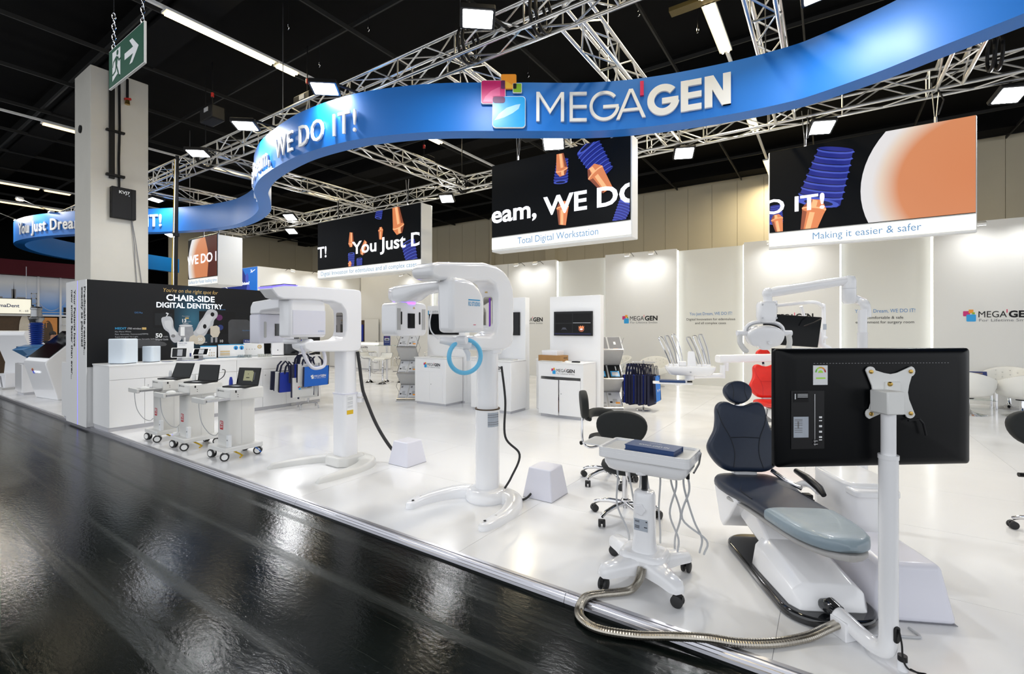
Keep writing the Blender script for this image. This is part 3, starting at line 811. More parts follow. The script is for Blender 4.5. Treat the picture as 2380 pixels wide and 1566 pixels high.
def clip_x(poly, lo, hi):
    """keep a flat picture inside the display"""
    def cut(P, x, keep):
        out = []
        for i in range(len(P)):
            a, b = P[i], P[(i + 1) % len(P)]
            ia, ib = keep(a[0], x), keep(b[0], x)
            if ia: out.append(a)
            if ia != ib:
                t = (x - a[0]) / (b[0] - a[0]); out.append((x, a[1] + t * (b[1] - a[1])))
        return out
    P = cut(poly, lo, lambda v, x: v >= x)
    return cut(P, hi, lambda v, x: v <= x) if P else P
class Pic(G):
    """flat picture that is trimmed to the display rectangle when built (local x, z)"""
    def trim(s, x0, x1, z0, z1):
        bm = bmesh.new(); vs = [bm.verts.new(v) for v in s.v]
        for f, k in zip(s.f, s.fm):
            try: ff = bm.faces.new([vs[i] for i in f]); ff.material_index = k
            except ValueError: pass
        for co, no in (((x0, 0, 0), (-1, 0, 0)), ((x1, 0, 0), (1, 0, 0)), ((0, 0, z0), (0, 0, -1)), ((0, 0, z1), (0, 0, 1))):
            bmesh.ops.bisect_plane(bm, geom=bm.verts[:] + bm.edges[:] + bm.faces[:], plane_co=co, plane_no=no, clear_outer=True)
        bm.verts.index_update()
        s.v = [tuple(v.co) for v in bm.verts]; s.f = [[v.index for v in f.verts] for f in bm.faces]; s.fm = [f.material_index for f in bm.faces]; bm.free()
        return s

def words(g, t, gap=.075):
    """lettering on a display, one part per word"""
    xs = sorted((min(g.v[i][0] for i in f), max(g.v[i][0] for i in f), k) for k, f in enumerate(g.f)); cl = []
    for a, b, k in xs:
        if cl and a < cl[-1][0] + gap: cl[-1][0] = max(cl[-1][0], b); cl[-1][1].append(k)
        else: cl.append([b, [k]])
    for _, ks in cl:
        q = G(); 
        for k in ks: q.add([g.v[i] for i in g.f[k]], [tuple(range(len(g.f[k])))], g.ms[g.fm[k]])
        q.build('lettering', t, smooth=0, recalc=False)

def screens():
    X, Z = (1, 0, 0), (0, 0, 1)
    # right box
    t, w, h = video_box('led_screen', 'hanging LED screen with orange sphere, captioned Making it easier & safer', -.908, 1.81, 9.6, 3.06, 4.79, .10, 'Making it easier & safer', .29, 1.42, .115); z_sign = .29 + .005
    O = (0, -.001, 0)
    def implant_picture(t, w, h, z0, c, ang, L, lift, part):
        q = Pic(); implant(q, c, ang, L, BM, lift, X, Z, O, part); q.trim(.02, w - .02, z0, h - .006)
        if q.f: q.build('picture', t, smooth=0)
    # big blue thread leaning right, orange abutment below it
    implant_picture(t, w, h, z_sign, (.75, .72), 164, 1.45, .004, 'screw')
    implant_picture(t, w, h, z_sign, (.72, .78), 168, .95, .009, 'abut')
    implant_picture(t, w, h, z_sign, (.12, .60), 190, .5, .012, 'abut'); implant_picture(t, w, h, z_sign, (.12, .45), 180, .5, .010, 'screw')
    g = Pic(); put_text(g, 'O IT!', (-.08, -.001, .62), X, Z, .25, 'led_white', w=.92, bold=.02, lift=.020); words(g.trim(.02, w - .02, .295, h), t)
    # sphere: a flat disc of video whose rim is white
    g = Pic('led_planet'); rad = 1.42
    flat(g, disc(0, 0, rad, n=64), (0, 0, 0), X, Z, 'led_planet', .0)
    g.v = [(v[0] + 2.75, v[1], v[2] + .82) for v in g.v]; g.trim(.02, w - .02, .295, h - .006)
    g.v = [((v[0] - 2.75) / rad, v[1], (v[2] - .82) / rad) for v in g.v]
    o = g.build('picture', t, loc=(2.75, -.006, .82), smooth=0); o.scale = (rad, 1, rad)
    # middle box
    t, w, h = video_box('led_screen', 'hanging LED screen captioned Total Digital Workstation', -5.23, -2.54, 7.1, 3.06, 4.66, .30, 'Total Digital Workstation', .27, 1.55, .115); z_sign = .27 + .005
    implant_picture(t, w, h, z_sign, (1.46, 1.05), 175, .62, .004, 'screw'); implant_picture(t, w, h, z_sign, (1.5, .72), 180, .62, .008, 'abut')
    implant_picture(t, w, h, z_sign, (1.50, 1.15), 8, .6, .009, 'abut')
    implant_picture(t, w, h, z_sign, (1.95, 1.55), 30, .95, .012, 'screw'); implant_picture(t, w, h, z_sign, (2.02, 1.2), 215, .8, .016, 'abut')
    implant_picture(t, w, h, z_sign, (2.62, .55), -25, .55, .02, 'screw')
    g = Pic(); put_text(g, 'eam, WE DO', (.03, -.001, .53), X, Z, .30, 'led_white', w=2.88, bold=.025, lift=.026); words(g.trim(.02, w - .02, .275, h), t)
    # left box
    t, w, h = video_box('led_screen', 'hanging LED screen captioned Digital Innvoation for edentulous and all complex cases', -12.40, -8.23, 8.3, 3.06, 4.70, .40, 'Digital Innvoation for edentulous and all complex cases', .27, 3.85, .12); z_sign = .27 + .005
    implant_picture(t, w, h, z_sign, (1.55, .62), 0, .65, .004, 'screw'); implant_picture(t, w, h, z_sign, (1.55, .80), 0, .62, .008, 'abut'); implant_picture(t, w, h, z_sign, (1.5, .42), 175, .4, .01, 'abut')
    implant_picture(t, w, h, z_sign, (1.9, .45), 0, .55, .012, 'screw'); implant_picture(t, w, h, z_sign, (2.0, .55), -25, .6, .016, 'abut')
    implant_picture(t, w, h, z_sign, (2.65, 1.45), 165, .62, .012, 'screw'); implant_picture(t, w, h, z_sign, (2.75, 1.2), 180, .5, .016, 'abut')
    implant_picture(t, w, h, z_sign, (3.75, .70), 15, 1.05, .012, 'screw'); implant_picture(t, w, h, z_sign, (3.45, .95), 12, 1.1, .016, 'abut')
    g = Pic(); put_text(g, 'T!', (.05, -.001, .62), X, Z, .30, 'led_white', w=.42, bold=.02, lift=.024); words(g, t); g = Pic(); put_text(g, 'You Just Dream', (1.6, -.001, .60), X, Z, .32, 'led_white', w=3.9, bold=.02, lift=.024)
    words(g.trim(.02, w - .02, .275, h), t)
    # far left box
    t, w, h = video_box('led_screen', 'small hanging LED screen behind the cable pole, captioned Surface for Faster loading time', -17.42, -15.45, 6.95, 2.98, 4.50, .75, 'Surface for Faster loading time', .26, 1.9, .11); z_sign = .26 + .005
    g = Pic('led_planet'); rad = 1.35
    flat(g, disc(0, 0, rad, n=64), (0, 0, 0), X, Z, 'led_planet', .0)
    g.v = [(v[0] + 1.38, v[1], v[2] + .70) for v in g.v]; g.trim(.02, w - .02, .27, h - .006)
    g.v = [((v[0] - 1.38) / rad, v[1], (v[2] - .70) / rad) for v in g.v]
    o = g.build('picture', t, loc=(1.38, -.004, .70), smooth=0); o.scale = (rad, 1, rad)
    g = Pic('led_brown'); flat(g, [(1.35, .26), (1.95, .26), (1.95, 1.52), (1.2, 1.52), (1.38, 1.1), (1.42, .7)], (0, 0, 0), X, Z, 'led_brown', .006); g.trim(.02, w - .02, .27, h - .006).build('picture', t, smooth=0)
    g = Pic(); put_text(g, 'WE DO IT!', (-.04, -.001, .72), X, Z, .28, 'led_white', w=2.45, bold=.02, lift=.012); words(g.trim(.02, w - .02, .27, h), t)
    # sixth screen edge just left of the pillar
    t = thing('led_screen', 'dark LED screen edge peeking out left of the pillar', 'screen', (-19.6, 4.85, 2.95))
    G('print_black').box(0, 2.2, 0, .12, 0, 1.0).build('display', t, smooth=0)
    g = G(); put_text(g, 'You', (.05, 0, .26), X, Z, .3, 'led_white', bold=.02, lift=.003); g.build('lettering', t, smooth=0)
    G('steel').cyl((.4, .06, 1.0), (.4, .06, 2.37), .01, n=6).build('hanging_wire', t); G('steel').cyl((1.2, .06, 1.0), (1.2, .06, 2.37), .01, n=6).build('hanging_wire', t)
    # chain slings for the boxes
    for (x, y, z, lab) in ((-.35, 9.64, 4.8, 'chain sling on the left of the easier and safer screen'), (1.35, 9.64, 4.78, 'chain sling on the right of the easier and safer screen'), (-4.7, 7.2, 4.66, 'chain sling on the total digital workstation screen'),
                           (-8.9, 8.5, 4.7, 'chain sling on the right of the edentulous screen'), (-11.7, 8.5, 4.7, 'yellow cabled chain sling on the left of the edentulous screen'), (-2.9, 7.2, 4.66, 'chain sling hidden behind the banner on the workstation screen'),
                           (-16.9, 7.2, 4.5, 'chain sling left on the small far screen'), (-15.9, 7.2, 4.5, 'chain sling right on the small far screen')):
        c = thing('chain_sling', lab, 'chain', (x, y, z), group='slings on the hanging screens')
        G('steel').tube([(0, 0, 0), (0, 0, .1)], .02, 8).build('shackle', c)
        top = 5.32 - z
        G('steel').tube([(-.01, 0, .1), (-.05, 0, top + .1)], .008, 6).build('strop', c); G('steel').tube([(.01, 0, .1), (.05, 0, top + .1)], .008, 6).build('strop', c)
        G('black_gear').tube([(.02, -.02, top - .02), (.09, -.05, top * .6), (.03, -.02, .12)], .012, 6).build('cable', c)

def overhead():
    truss((-24, 4.85), (4.6, 4.85), 'long front truss running above the whole banner')
    truss((-24, 9.62), (6.2, 9.62), 'long rear truss above the hanging screens')
    for x, lab in ((-15.1, 'cross truss nearest the pillar'), (-11.5, 'cross truss behind the curled banner end'), (-7.9, 'cross truss behind the WE DO IT lettering'), (-4.3, 'cross truss behind the pink emblem square'),
                   (-2.43, 'cross truss rising behind the red accent of the name'), (-.50, 'steep cross truss right of the warm strip light'), (1.65, 'cross truss meeting the rear truss at far right')):
        truss((x, 5.15), (x, 9.62), lab)
    truss((-19, 5.15), (-19, 9.62), 'cross truss left of the pillar')
    slings()
    for (x, y, lab) in ((-3.36, 4.30, 'largest floodlight above the front truss near the emblem'), (-6.23, 4.29, 'floodlight above the letters IT on the banner'), (-8.53, 4.30, 'floodlight left of the letters WE on the banner'), (-10.68, 4.44, 'floodlight on the front truss right of the pillar')):
        flood((x, y, 5.2), (.10, -.12, -1), lab, arm=(x + .05, 4.85, 5.36))
    flood((-.09, 5.70, 5.06), (.12, .0, -1), 'floodlight above the right sweep of the banner', arm=(-.4, 5.2, 5.5), watt=.6)
    flood((-15.54, 5.4, 5.2), (0, -.15, -1), 'floodlight seen just right of the pillar', arm=(-15.2, 5.3, 5.32), watt=.5)
    for (x, y, z, lab) in ((-4.10, 7.45, 4.95, 'floodlight at the upper edge of the workstation screen'), (-2.40, 9.72, 5.12, 'floodlight under the rear truss between two screens'), (-.11, 9.80, 5.12, 'floodlight above the easier and safer screen'),
                           (2.23, 9.95, 5.10, 'floodlight at the right image edge under the rear truss'), (-8.60, 9.65, 5.14, 'floodlight between the edentulous and workstation screens'),
                           (-14.3, 8.6, 5.18, 'upper of two small floodlights left of the edentulous screen'), (-16.2, 9.8, 5.15, 'lower of two small floodlights left of the edentulous screen')):
        flood((x, y, z), (.22, -.50, -1), lab, arm=(x, y + .05, 5.30))
    flood((-21.0, 7.8, 5.2), (.1, -.3, -1), 'far floodlight left of the pillar', arm=(-20.9, 7.9, 5.9))
    ribbon(); screens()
    # small clip lamps on the far left end of the banner
    for (x, y, rx, lab) in ((-21.6, 3.75, -.9, 'clip lamp leaning out from the far left banner top'), (-19.2, 4.05, -.9, 'second clip lamp on the banner top near the pillar')):
        c = thing('clip_lamp', lab, 'lamp', (x, y, ZB1), group='clip lamps on the banner')
        G('letter_white').box(-.12, .12, -.05, .05, 0, .04).build('clamp', c)
        G('steel').tube([(0, 0, .03), (-.5, -.5, .34)], .012, 6).build('arm', c)
        G('letter_white').lathe([(.02, 0), (.10, .03), (.08, .09), (.001, .1)], 12).build('shade', c, loc=(-.56, -.56, .32)); G('tube_dim').lathe([(.001, 0), (.08, 0), (.08, .01), (.001, .01)], 12).build('bulb', c, loc=(-.56, -.56, .315)); area_light('clip_bulb', (-.56, -.60, .30), (.7, .6, -.55), .15, .15, 30, c, (1, .96, .9))
    # cable pole right of the pillar
    p = thing('cable_pole', 'thin black and yellow cable pole beside the pillar', 'pole', (-11.9, 4.50, 0))
    G('black_gear').tube([(0, 0, 0), (.03, 0, 2.5), (.10, 0, 5.4)], .035, 8).build('pole', p)
    G('cable_yellow').tube([(-.04, -.04, 2.0), (-.08, -.03, 3.0), (0, -.04, 3.6), (.10, -.045, 5.3)], .012, 6).build('cable', p); G('print_white').tube([(.05, -.05, 2.0), (.04, -.05, 3.2), (.13, -.045, 5.3)], .010, 6).build('cable', p)
    for z in (3.65, 5.0): G('black_gear').cyl((.05, 0, z), (.053, 0, z + .07), .065, n=10).build('tie', p)
    # small wire pendants under the ceiling
    for x, y, lab in ((-7.7, 4.6, 'small wire hook under the ceiling nearest the exit sign'), (-6.6, 5.4, 'small wire hook under the ceiling above the chain hoist'), (-8.3, 5.6, 'small wire hook under the ceiling left of the chain hoist'), (-2.6, 7.6, 'small wire hook under the ceiling above the red accent of the name'),
                      (-1.9, 8.6, 'small wire hook under the ceiling beside the warm strip light'), (-4.0, 9.5, 'small wire hook under the ceiling above the emblem'), (-.2, 7.3, 'small wire hook under the ceiling right of the steep truss'), (-5.1, 8.2, 'small wire hook under the ceiling left of the orange emblem square')):
        c = thing('ceiling_hook', lab, 'hook', (x, y, 6.75), group='hooks under the ceiling')
        G('black_gear').cyl((0, 0, .12), (0, 0, .62), .004, n=5).build('wire', c)
        G('chrome').tube([(.018 * math.cos(a), 0, .06 + .05 * math.sin(a)) for a in [2 * math.pi * k / 10 for k in range(10)]], .007, 5, closed=True).build('ring', c)

# ================================================================ IMAGING MACHINES, COVER BOXES, SCAN CARTS
def dome_sweep(g, path, ws, hs, z0=0, n=9, p=.6):
    """flat-bottomed rounded bar along a ground path (pairs), half widths ws, heights hs"""
    rings = []; k = len(path)
    for i in range(k):
        a = Vector(path[max(0, i - 1)][:2]); b = Vector(path[min(k - 1, i + 1)][:2]); d = (b - a).normalized(); s = Vector((-d.y, d.x)); c = Vector(path[i][:2])
        r = []
        for j in range(n + 1):
            a_ = math.pi * j / n; ca, sa = math.cos(a_), math.sin(a_)
            q = c + s * (ws[i] * math.copysign(abs(ca) ** p, ca)); r.append((q.x, q.y, z0 + hs[i] * abs(sa) ** p))
        rings.append(r)
    g.loft(rings)
def lerps(a, n):
    out = []
    for i in range(n):
        t = i / (n - 1) * (len(a) - 1); k = min(int(t), len(a) - 2); out.append(a[k] + (a[k + 1] - a[k]) * (t - k))
    return out

def leg_path(pts, n=5): return [(p.x, p.y) for p in catmull([(a, b, 0) for a, b in pts], n)]

def machine_b():
    t = thing('dental_scanner', 'glossy white round-column panoramic scanner with blue handle ring, lettered R2 STUDIO', 'scanner', (-2.757, 3.683, 0))
    # foot: hub and two horseshoe legs
    b = G('white_gloss'); b.lathe([(.001, 0), (.205, 0), (.215, .02), (.21, .06), (.185, .10), (.15, .115), (.001, .118)], 36).build('base_hub', t)
    for s, pts in ((-1, [(-.43, -.64), (-.44, -.48), (-.38, -.26), (-.26, -.07), (-.05, .03)]), (1, [(.40, -.64), (.42, -.46), (.41, -.24), (.30, .0), (.08, .08)])):
        P = leg_path(pts); n = len(P); g = G('white_gloss')
        ws = lerps([.045, .065, .075, .09, .12], n); ws[0] = .02; hs = lerps([.05, .07, .08, .095, .10], n); hs[0] = .03
        dome_sweep(g, P, ws, hs); l = g.build('foot_leg', t, smooth=60)
        g = G('black_plastic').lathe([(.001, 0), (.012, 0), (.012, .004), (.001, .005)], 10, (pts[0][0], pts[0][1] + .07, .062)); g.build('screw_cap', l)
        g = G('tray_grey'); g.lathe([(.001, 0), (.025, 0), (.022, .004), (.001, .005)], 12, (pts[1][0], pts[1][1] + .03, .066)); g.build('cover_plug', l)
    G('white_gloss').lathe([(.001, .10), (.118, .10), (.118, .865), (.112, .87), (.001, .87)], 40).build('lower_column', t)
    G('print_brown').lathe([(.10, .866), (.122, .866), (.122, .876), (.10, .876)], 40).build('gasket', t)
    G('white_gloss').lathe([(.001, .85), (.104, .85), (.104, 1.50), (.001, 1.5)], 40).build('upper_column', t)
    g = G(); g.box(.062, .066, -.1, 0, .68, .85)
    q = G('label_silver'); 
    for i in range(6):
        a0 = R(-52 + 10 * i); a1 = R(-42 + 10 * i); r = .1195
        q.quad((r * math.cos(a0), r * math.sin(a0), .71), (r * math.cos(a1), r * math.sin(a1), .71), (r * math.cos(a1), r * math.sin(a1), .845), (r * math.cos(a0), r * math.sin(a0), .845), 'label_silver')
        for z in (.73, .75, .80, .82): q.quad((r * 1.003 * math.cos(a0), r * 1.003 * math.sin(a0), z), (r * 1.003 * math.cos(a1), r * 1.003 * math.sin(a1), z), (r * 1.003 * math.cos(a1), r * 1.003 * math.sin(a1), z + .006), (r * 1.003 * math.cos(a0), r * 1.003 * math.sin(a0), z + .006), 'print_grey')
    q.build('rating_label', t, recalc=False)
    # C frame
    pr = [(-.46, 1.485), (-.40, 1.46), (.0, 1.43), (.14, 1.43), (.235, 1.455), (.285, 1.52), (.30, 1.62), (.30, 1.94), (.285, 2.05), (.23, 2.14), (.13, 2.205), (.0, 2.245), (-.20, 2.255),
          (-.80, 2.19), (-.88, 2.17), (-.915, 2.12), (-.89, 2.06), (-.80, 2.04), (-.50, 2.06), (-.12, 2.09), (-.03, 2.06), (.01, 1.98), (.01, 1.70), (-.02, 1.61), (-.10, 1.575), (-.40, 1.575), (-.46, 1.55)]
    g = G('white_gloss').prism(pr, -.115, .115, 'x'); g.build('c_frame', t, bevel=.055, seg=5, smooth=60)
    G('white_gloss').prism(rrect(.21, .21, .06), 1.37, 1.46, 'z').build('frame_mount', t, loc=(.0, .03, .03), bevel=.01)
    m = G('mirror').prism(rrect(.10, .30, .02, 4), -.004, .002, 'y').build('mirror', t, loc=(0, .006, 1.80)); G('purple').box(.018, .036, -.008, -.003, -.14, .14).build('light_bar', m, smooth=0); G('print_gold').box(-.03, .0, -.008, -.003, .19, .225).build('warning_label', m, smooth=0)
    # rotating unit
    G('black_plastic').lathe([(.001, 2.02), (.12, 2.02), (.12, 2.065), (.001, 2.065)], 24, (0, -.5, 0)).build('rotation_bearing', t)
    g = G('white_gloss')
    rg = []
    for x, yc, hw, z0, z1 in ((-.76, -.5, .03, 1.93, 2.02), (-.73, -.5, .10, 1.90, 2.045), (-.62, -.5, .135, 1.875, 2.055), (-.48, -.5, .12, 1.90, 2.06), (-.36, -.5, .10, 1.955, 2.065), (-.2, -.5, .10, 1.975, 2.07), (.07, -.5, .12, 1.975, 2.075)):
        zc = (z0 + z1) / 2; hz = (z1 - z0) / 2
        rg.append([(x, yc + hw * math.copysign(abs(math.cos(a)) ** .6, math.cos(a)), zc + hz * math.copysign(abs(math.sin(a)) ** .6, math.sin(a))) for a in [2 * math.pi * j / 20 for j in range(20)]])
    g.loft(rg); g.build('rotating_arm', t, smooth=70)
    # tube head block with domed top
    g = G('white_gloss')
    pr = [(-.73, 1.61), (-.28, 1.61), (-.28, 1.86), (-.30, 1.94), (-.36, 2.01), (-.45, 2.055), (-.56, 2.075), (-.70, 2.07), (-.735, 2.05), (-.745, 1.9)]
    g.prism(pr, .02, .185, 'x'); blk = g.build('tube_head', t, bevel=.04, seg=4, smooth=60)
    q = G('print_cyan'); q.box(.1855, .188, -.52, -.36, 1.888, 1.898); put_text(q, 'R2 STUDIO', (.186, -.52, 1.842), (0, 1, 0), (0, 0, 1), .034, 'print_cyan', w=.16, bold=.012); q.build('lettering', blk, smooth=0)
    G('logo_red').box(.185, .188, -.45, -.42, 1.675, 1.68).build('status_mark', blk, smooth=0)
    # sensor head
    G('glow_purple').lathe([(.10, 0), (.112, 0), (.112, .018), (.10, .018)], 28).build('glow_ring', t, loc=(-.63, -.49, 1.873))
    g = G('white_gloss').prism(rrect(.40, .315, .055, 6), -.73, -.53, 'x'); s = g.build('sensor_head', t, loc=(0, -.485, 1.732), bevel=.012, seg=3, smooth=50)
    q = G('screen_off'); q.box(-.53, -.526, -.055, .035, -.085, .055); q.build('window', s)
    for y in (-.135, .10): G('black_plastic').prism(rrect(.018, .12, .009, 4), -.531, -.526, 'x').build('slot', s, loc=(0, y, .01))
    for y in (-.165, .155): G('tray_grey').box(-.53, -.527, y - .022, y + .022, -.10, .10).build('grip_strip', s, smooth=0)
    q = G('print_gold'); q.add([(-.5265, .012, .10), (-.5265, .038, .10), (-.5265, .025, .122)], [(0, 1, 2)]); q.build('warning_mark', s, smooth=0)
    # chin rest and handle ring
    G('white_plastic').tube([(-.05, -.62, 1.545), (.05, -.52, 1.525), (.10, -.40, 1.50)], [.03, .045, .04], 14).build('chin_rest', t, smooth=60)
    G('white_plastic').cyl((.06, -.52, 1.545), (.15, -.50, 1.545), .038, n=18).build('joint', t, bevel=.008)
    G('white_plastic').tube([tuple(p) for p in catmull([(-.05, -.64, 1.555), (-.085, -.69, 1.62), (-.095, -.70, 1.70), (-.08, -.69, 1.80)], 4)], .006, 8).build('temple_support', t)
    nrm = Vector((.92, -.40, .05)).normalized(); u = Vector((0, 0, 1)); v = nrm.cross(u).normalized(); c = Vector((.10, -.46, 1.40))
    pts = [c + v * (.155 * math.cos(a)) + u * (.145 * math.sin(a)) for a in [2 * math.pi * i / 40 for i in range(40)]]
    G('cyan_foam').tube(pts, .020, 12, closed=True).build('handle_ring', t)
    G('white_plastic').tube([(.06, -.42, 1.47), (.07, -.38, 1.42), (.05, -.36, 1.36)], [.02, .025, .016], 10).build('trigger', t, smooth=60)
    G('steel').tube([(.0, -.30, 1.46), (.03, -.36, 1.43)], .010, 8).build('trigger_arm', t)
    # cable
    cb = G('rubber'); cb.tube([tuple(p) for p in catmull([(-2.63, 3.74, 1.28), (-2.60, 3.76, .95), (-2.60, 3.76, .60), (-2.50, 3.86, .42), (-2.56, 3.80, .2), (-2.62, 3.72, .04), (-2.52, 3.74, .015), (-2.42, 3.82, .015), (-2.40, 3.93, .05)], 8)], .011, 8)
    tag(cb.build('power_cable'), 'thin black cable from the R2 STUDIO column to the white cover box', 'cable')

def machine_a():
    t = thing('dental_scanner', 'matte white square-column panoramic scanner with grey handle loop', 'scanner', (-4.924, 3.679, 0))
    G('off_white').prism([(-.20, -.12), (-.12, -.20), (.12, -.20), (.20, -.12), (.20, .12), (.12, .18), (-.12, .18), (-.20, .12)], 0, .11).build('base_hub', t, bevel=.018, seg=3)
    for pts in ([(-.52, -.68), (-.46, -.44), (-.34, -.16), (-.18, .03), (-.05, .09)], [(.42, -.67), (.43, -.44), (.40, -.12), (.28, .10), (.05, .13)]):
        P = leg_path(pts); n = len(P); g = G('off_white')
        ws = lerps([.03, .055, .085, .10, .12], n); hs = lerps([.055, .062, .07, .085, .10], n); hs[0] = .02
        dome_sweep(g, P, ws, hs, p=.35); g.build('foot_leg', t, smooth=60)
    G('white_plastic').prism(rrect(.24, .225, .055, 5), .09, .857).build('lower_column', t)
    G('lilac_plastic').prism(rrect(.252, .237, .058, 5), .848, .864).build('gasket', t)
    G('white_plastic').prism(rrect(.215, .20, .05, 5), .85, 1.40).build('upper_column', t)
    q = G('sticker_white').box(.1205, .123, -.07, .02, .66, .84)
    for z in (.69, .70, .71, .73, .74, .75, .76, .78, .79, .80, .81): q.box(.123, .1235, -.062, .012, z, z + .004, 'print_midgrey')
    q.box(.123, .124, -.068, .018, .61, .655, 'yellow'); q.box(.1205, .123, -.07, .02, .61, .66, 'yellow'); q.build('rating_label', t, smooth=0)
    pr = [(-.62, 1.42), (-.55, 1.385), (.0, 1.365), (.09, 1.365), (.135, 1.40), (.145, 1.50), (.145, 2.00), (.14, 2.09), (.12, 2.112), (.05, 2.118), (-.5, 2.115), (-.86, 2.11), (-.98, 2.085), (-1.0, 2.06), (-.93, 1.975), (-.86, 1.955), (-.5, 1.965), (-.26, 1.96), (-.15, 1.93), (-.09, 1.86), (-.08, 1.78), (-.08, 1.62), (-.10, 1.55), (-.16, 1.51), (-.26, 1.50), (-.58, 1.50), (-.63, 1.47)]
    G('white_plastic').prism(pr, -.125, .125, 'x').build('c_frame', t, bevel=.022, seg=3, smooth=50)
    # dark light cap with a violet edge on the arm tip
    G('black_gloss').prism([(-.985, 2.084), (-.86, 2.108), (-.72, 2.112), (-.72, 2.122), (-.86, 2.120), (-.985, 2.096)], -.118, .118, 'x').build('light_cap', t)
    G('glow_blue').prism([(-1.0, 2.070), (-.86, 2.098), (-.72, 2.106), (-.70, 2.114), (-.86, 2.112), (-1.0, 2.084)], -.127, .127, 'x').build('glow_strip', t)
    m = G('mirror').prism(rrect(.125, .29, .022, 4), -.004, .003, 'y').build('mirror', t, loc=(.0, -.083, 1.69))
    G('white_plastic').prism(rrect(.15, .315, .03, 4), .0, .004, 'y').build('mirror_frame', t, loc=(0, -.084, 1.69))
    G('print_gold').box(-.02, .02, -.09, -.083, 1.88, 1.905).build('warning_label', t, smooth=0)
    # rotating unit: bridge, tube head, sensor
    G('lilac_plastic').lathe([(.001, 1.94), (.13, 1.94), (.13, 1.99), (.001, 1.99)], 24, (-.2, -.56, 0)).build('rotation_bearing', t)
    G('white_plastic').prism([(-.738, 1.812), (-.73, 1.90), (-.68, 1.955), (-.12, 1.988), (-.12, 1.865), (-.49, 1.845), (-.53, 1.812)], -.775, -.345, 'y').build('bridge', t, bevel=.015)
    b = G('white_plastic').prism([(-.78, 1.545), (-.335, 1.545), (-.335, 1.90), (-.35, 1.955), (-.42, 1.985), (-.60, 2.0), (-.74, 1.995), (-.775, 1.97)], -.13, .095, 'x').build('tube_head', t, bevel=.03, seg=4, smooth=55)
    G('lilac_plastic').box(.0955, .099, -.745, -.345, 1.575, 1.845).build('side_panel', b, bevel=.006)
    q = G('print_cyan'); put_text(q, 'R2 STUDIO Q', (.1, -.44, 1.605), (0, 1, 0), (0, 0, 1), .016, 'print_blue', w=.075); q.build('lettering', b, smooth=0)
    s = G('lilac_plastic').prism(rrect(.44, .34, .02, 3), -.74, -.53, 'x').build('sensor_head', t, loc=(0, -.56, 1.64), bevel=.02, seg=3)
    G('black_gloss').box(-.53, -.525, -.03, .07, -.085, .06).build('window', s); G('tray_grey').prism(rrect(.028, .19, .014, 4), -.531, -.525, 'x').build('grip_strip', s, loc=(0, -.145, -.01)); G('black_plastic').prism(rrect(.02, .10, .01, 4), -.531, -.525, 'x').build('slot', s, loc=(0, .14, 0))
    q = G('print_gold'); q.add([(-.5255, .04, .105), (-.5255, .065, .105), (-.5255, .0525, .128)], [(0, 1, 2)]); q.box(-.527, -.5255, .049, .055, .07, .098, 'print_black'); q.build('warning_mark', s, smooth=0)
    # chin rest and handle loop
    G('white_plastic').tube([(-.20, -.66, 1.50), (-.02, -.60, 1.50)], .03, 14).build('chin_rest', t)
    G('white_plastic').cyl((-.03, -.53, 1.485), (.10, -.53, 1.485), .042, n=20).build('joint', t, bevel=.006)
    G('chrome').cyl((.10, -.53, 1.485), (.106, -.53, 1.485), .034, n=20).build('dial', t)
    loop = catmull([(.06, -.62, 1.455), (.07, -.61, 1.40), (.09, -.57, 1.28), (.10, -.51, 1.205), (.10, -.43, 1.195), (.10, -.365, 1.22), (.09, -.345, 1.30), (.08, -.37, 1.40), (.05, -.43, 1.455)], 6)
    G('lilac_plastic').tube([tuple(p) for p in loop], .019, 12).build('handle_loop', t)
    # thick ribbed cable to its cover box
    cb = G('rubber'); cb.tube([tuple(p) for p in catmull([(-4.80, 3.76, 1.36), (-4.79, 3.78, 1.20), (-4.76, 3.80, .92), (-4.73, 3.82, .80), (-4.62, 3.88, .50), (-4.50, 3.96, .25), (-4.36, 4.04, .06), (-4.28, 4.06, .05)], 8)], .020, 10)
    tag(cb.build('power_cable'), 'thick black corrugated cable from square scanner column to its cover box', 'cable')
    c = thing('cable_clip', 'small white cable clip on the side of the square scanner column', 'clip', (-4.80, 3.79, .81)); G('white_plastic').box(-.03, .05, -.03, .03, 0, .05).build('block', c, bevel=.004); G('white_plastic').box(-.03, .05, -.03, .03, -.07, -.02).build('block', c, bevel=.004)

def cover_box(loc, sx, sy, h, tap, label, rz=0, m='lilac_plastic', bev=.012):
    t = thing('cover_box', label, 'box', loc, rz, 'white tapered cover boxes on the floor')
    g = G(m); bt = [(-sx / 2, -sy / 2, 0), (sx / 2, -sy / 2, 0), (sx / 2, sy / 2, 0), (-sx / 2, sy / 2, 0)]
    tp = [(-sx / 2 + tap, -sy / 2 + tap, h), (sx / 2 - tap, -sy / 2 + tap, h), (sx / 2 - tap, sy / 2 - tap, h), (-sx / 2 + tap, sy / 2 - tap, h)]
    g.loft([bt, tp]); g.build('cover', t, bevel=bev, seg=3)
    G('gap').box(-sx / 2 + .004, sx / 2 - .004, -sy / 2 + .004, sy / 2 - .004, -.0005, .003).build('rim', t, smooth=0)
    return t

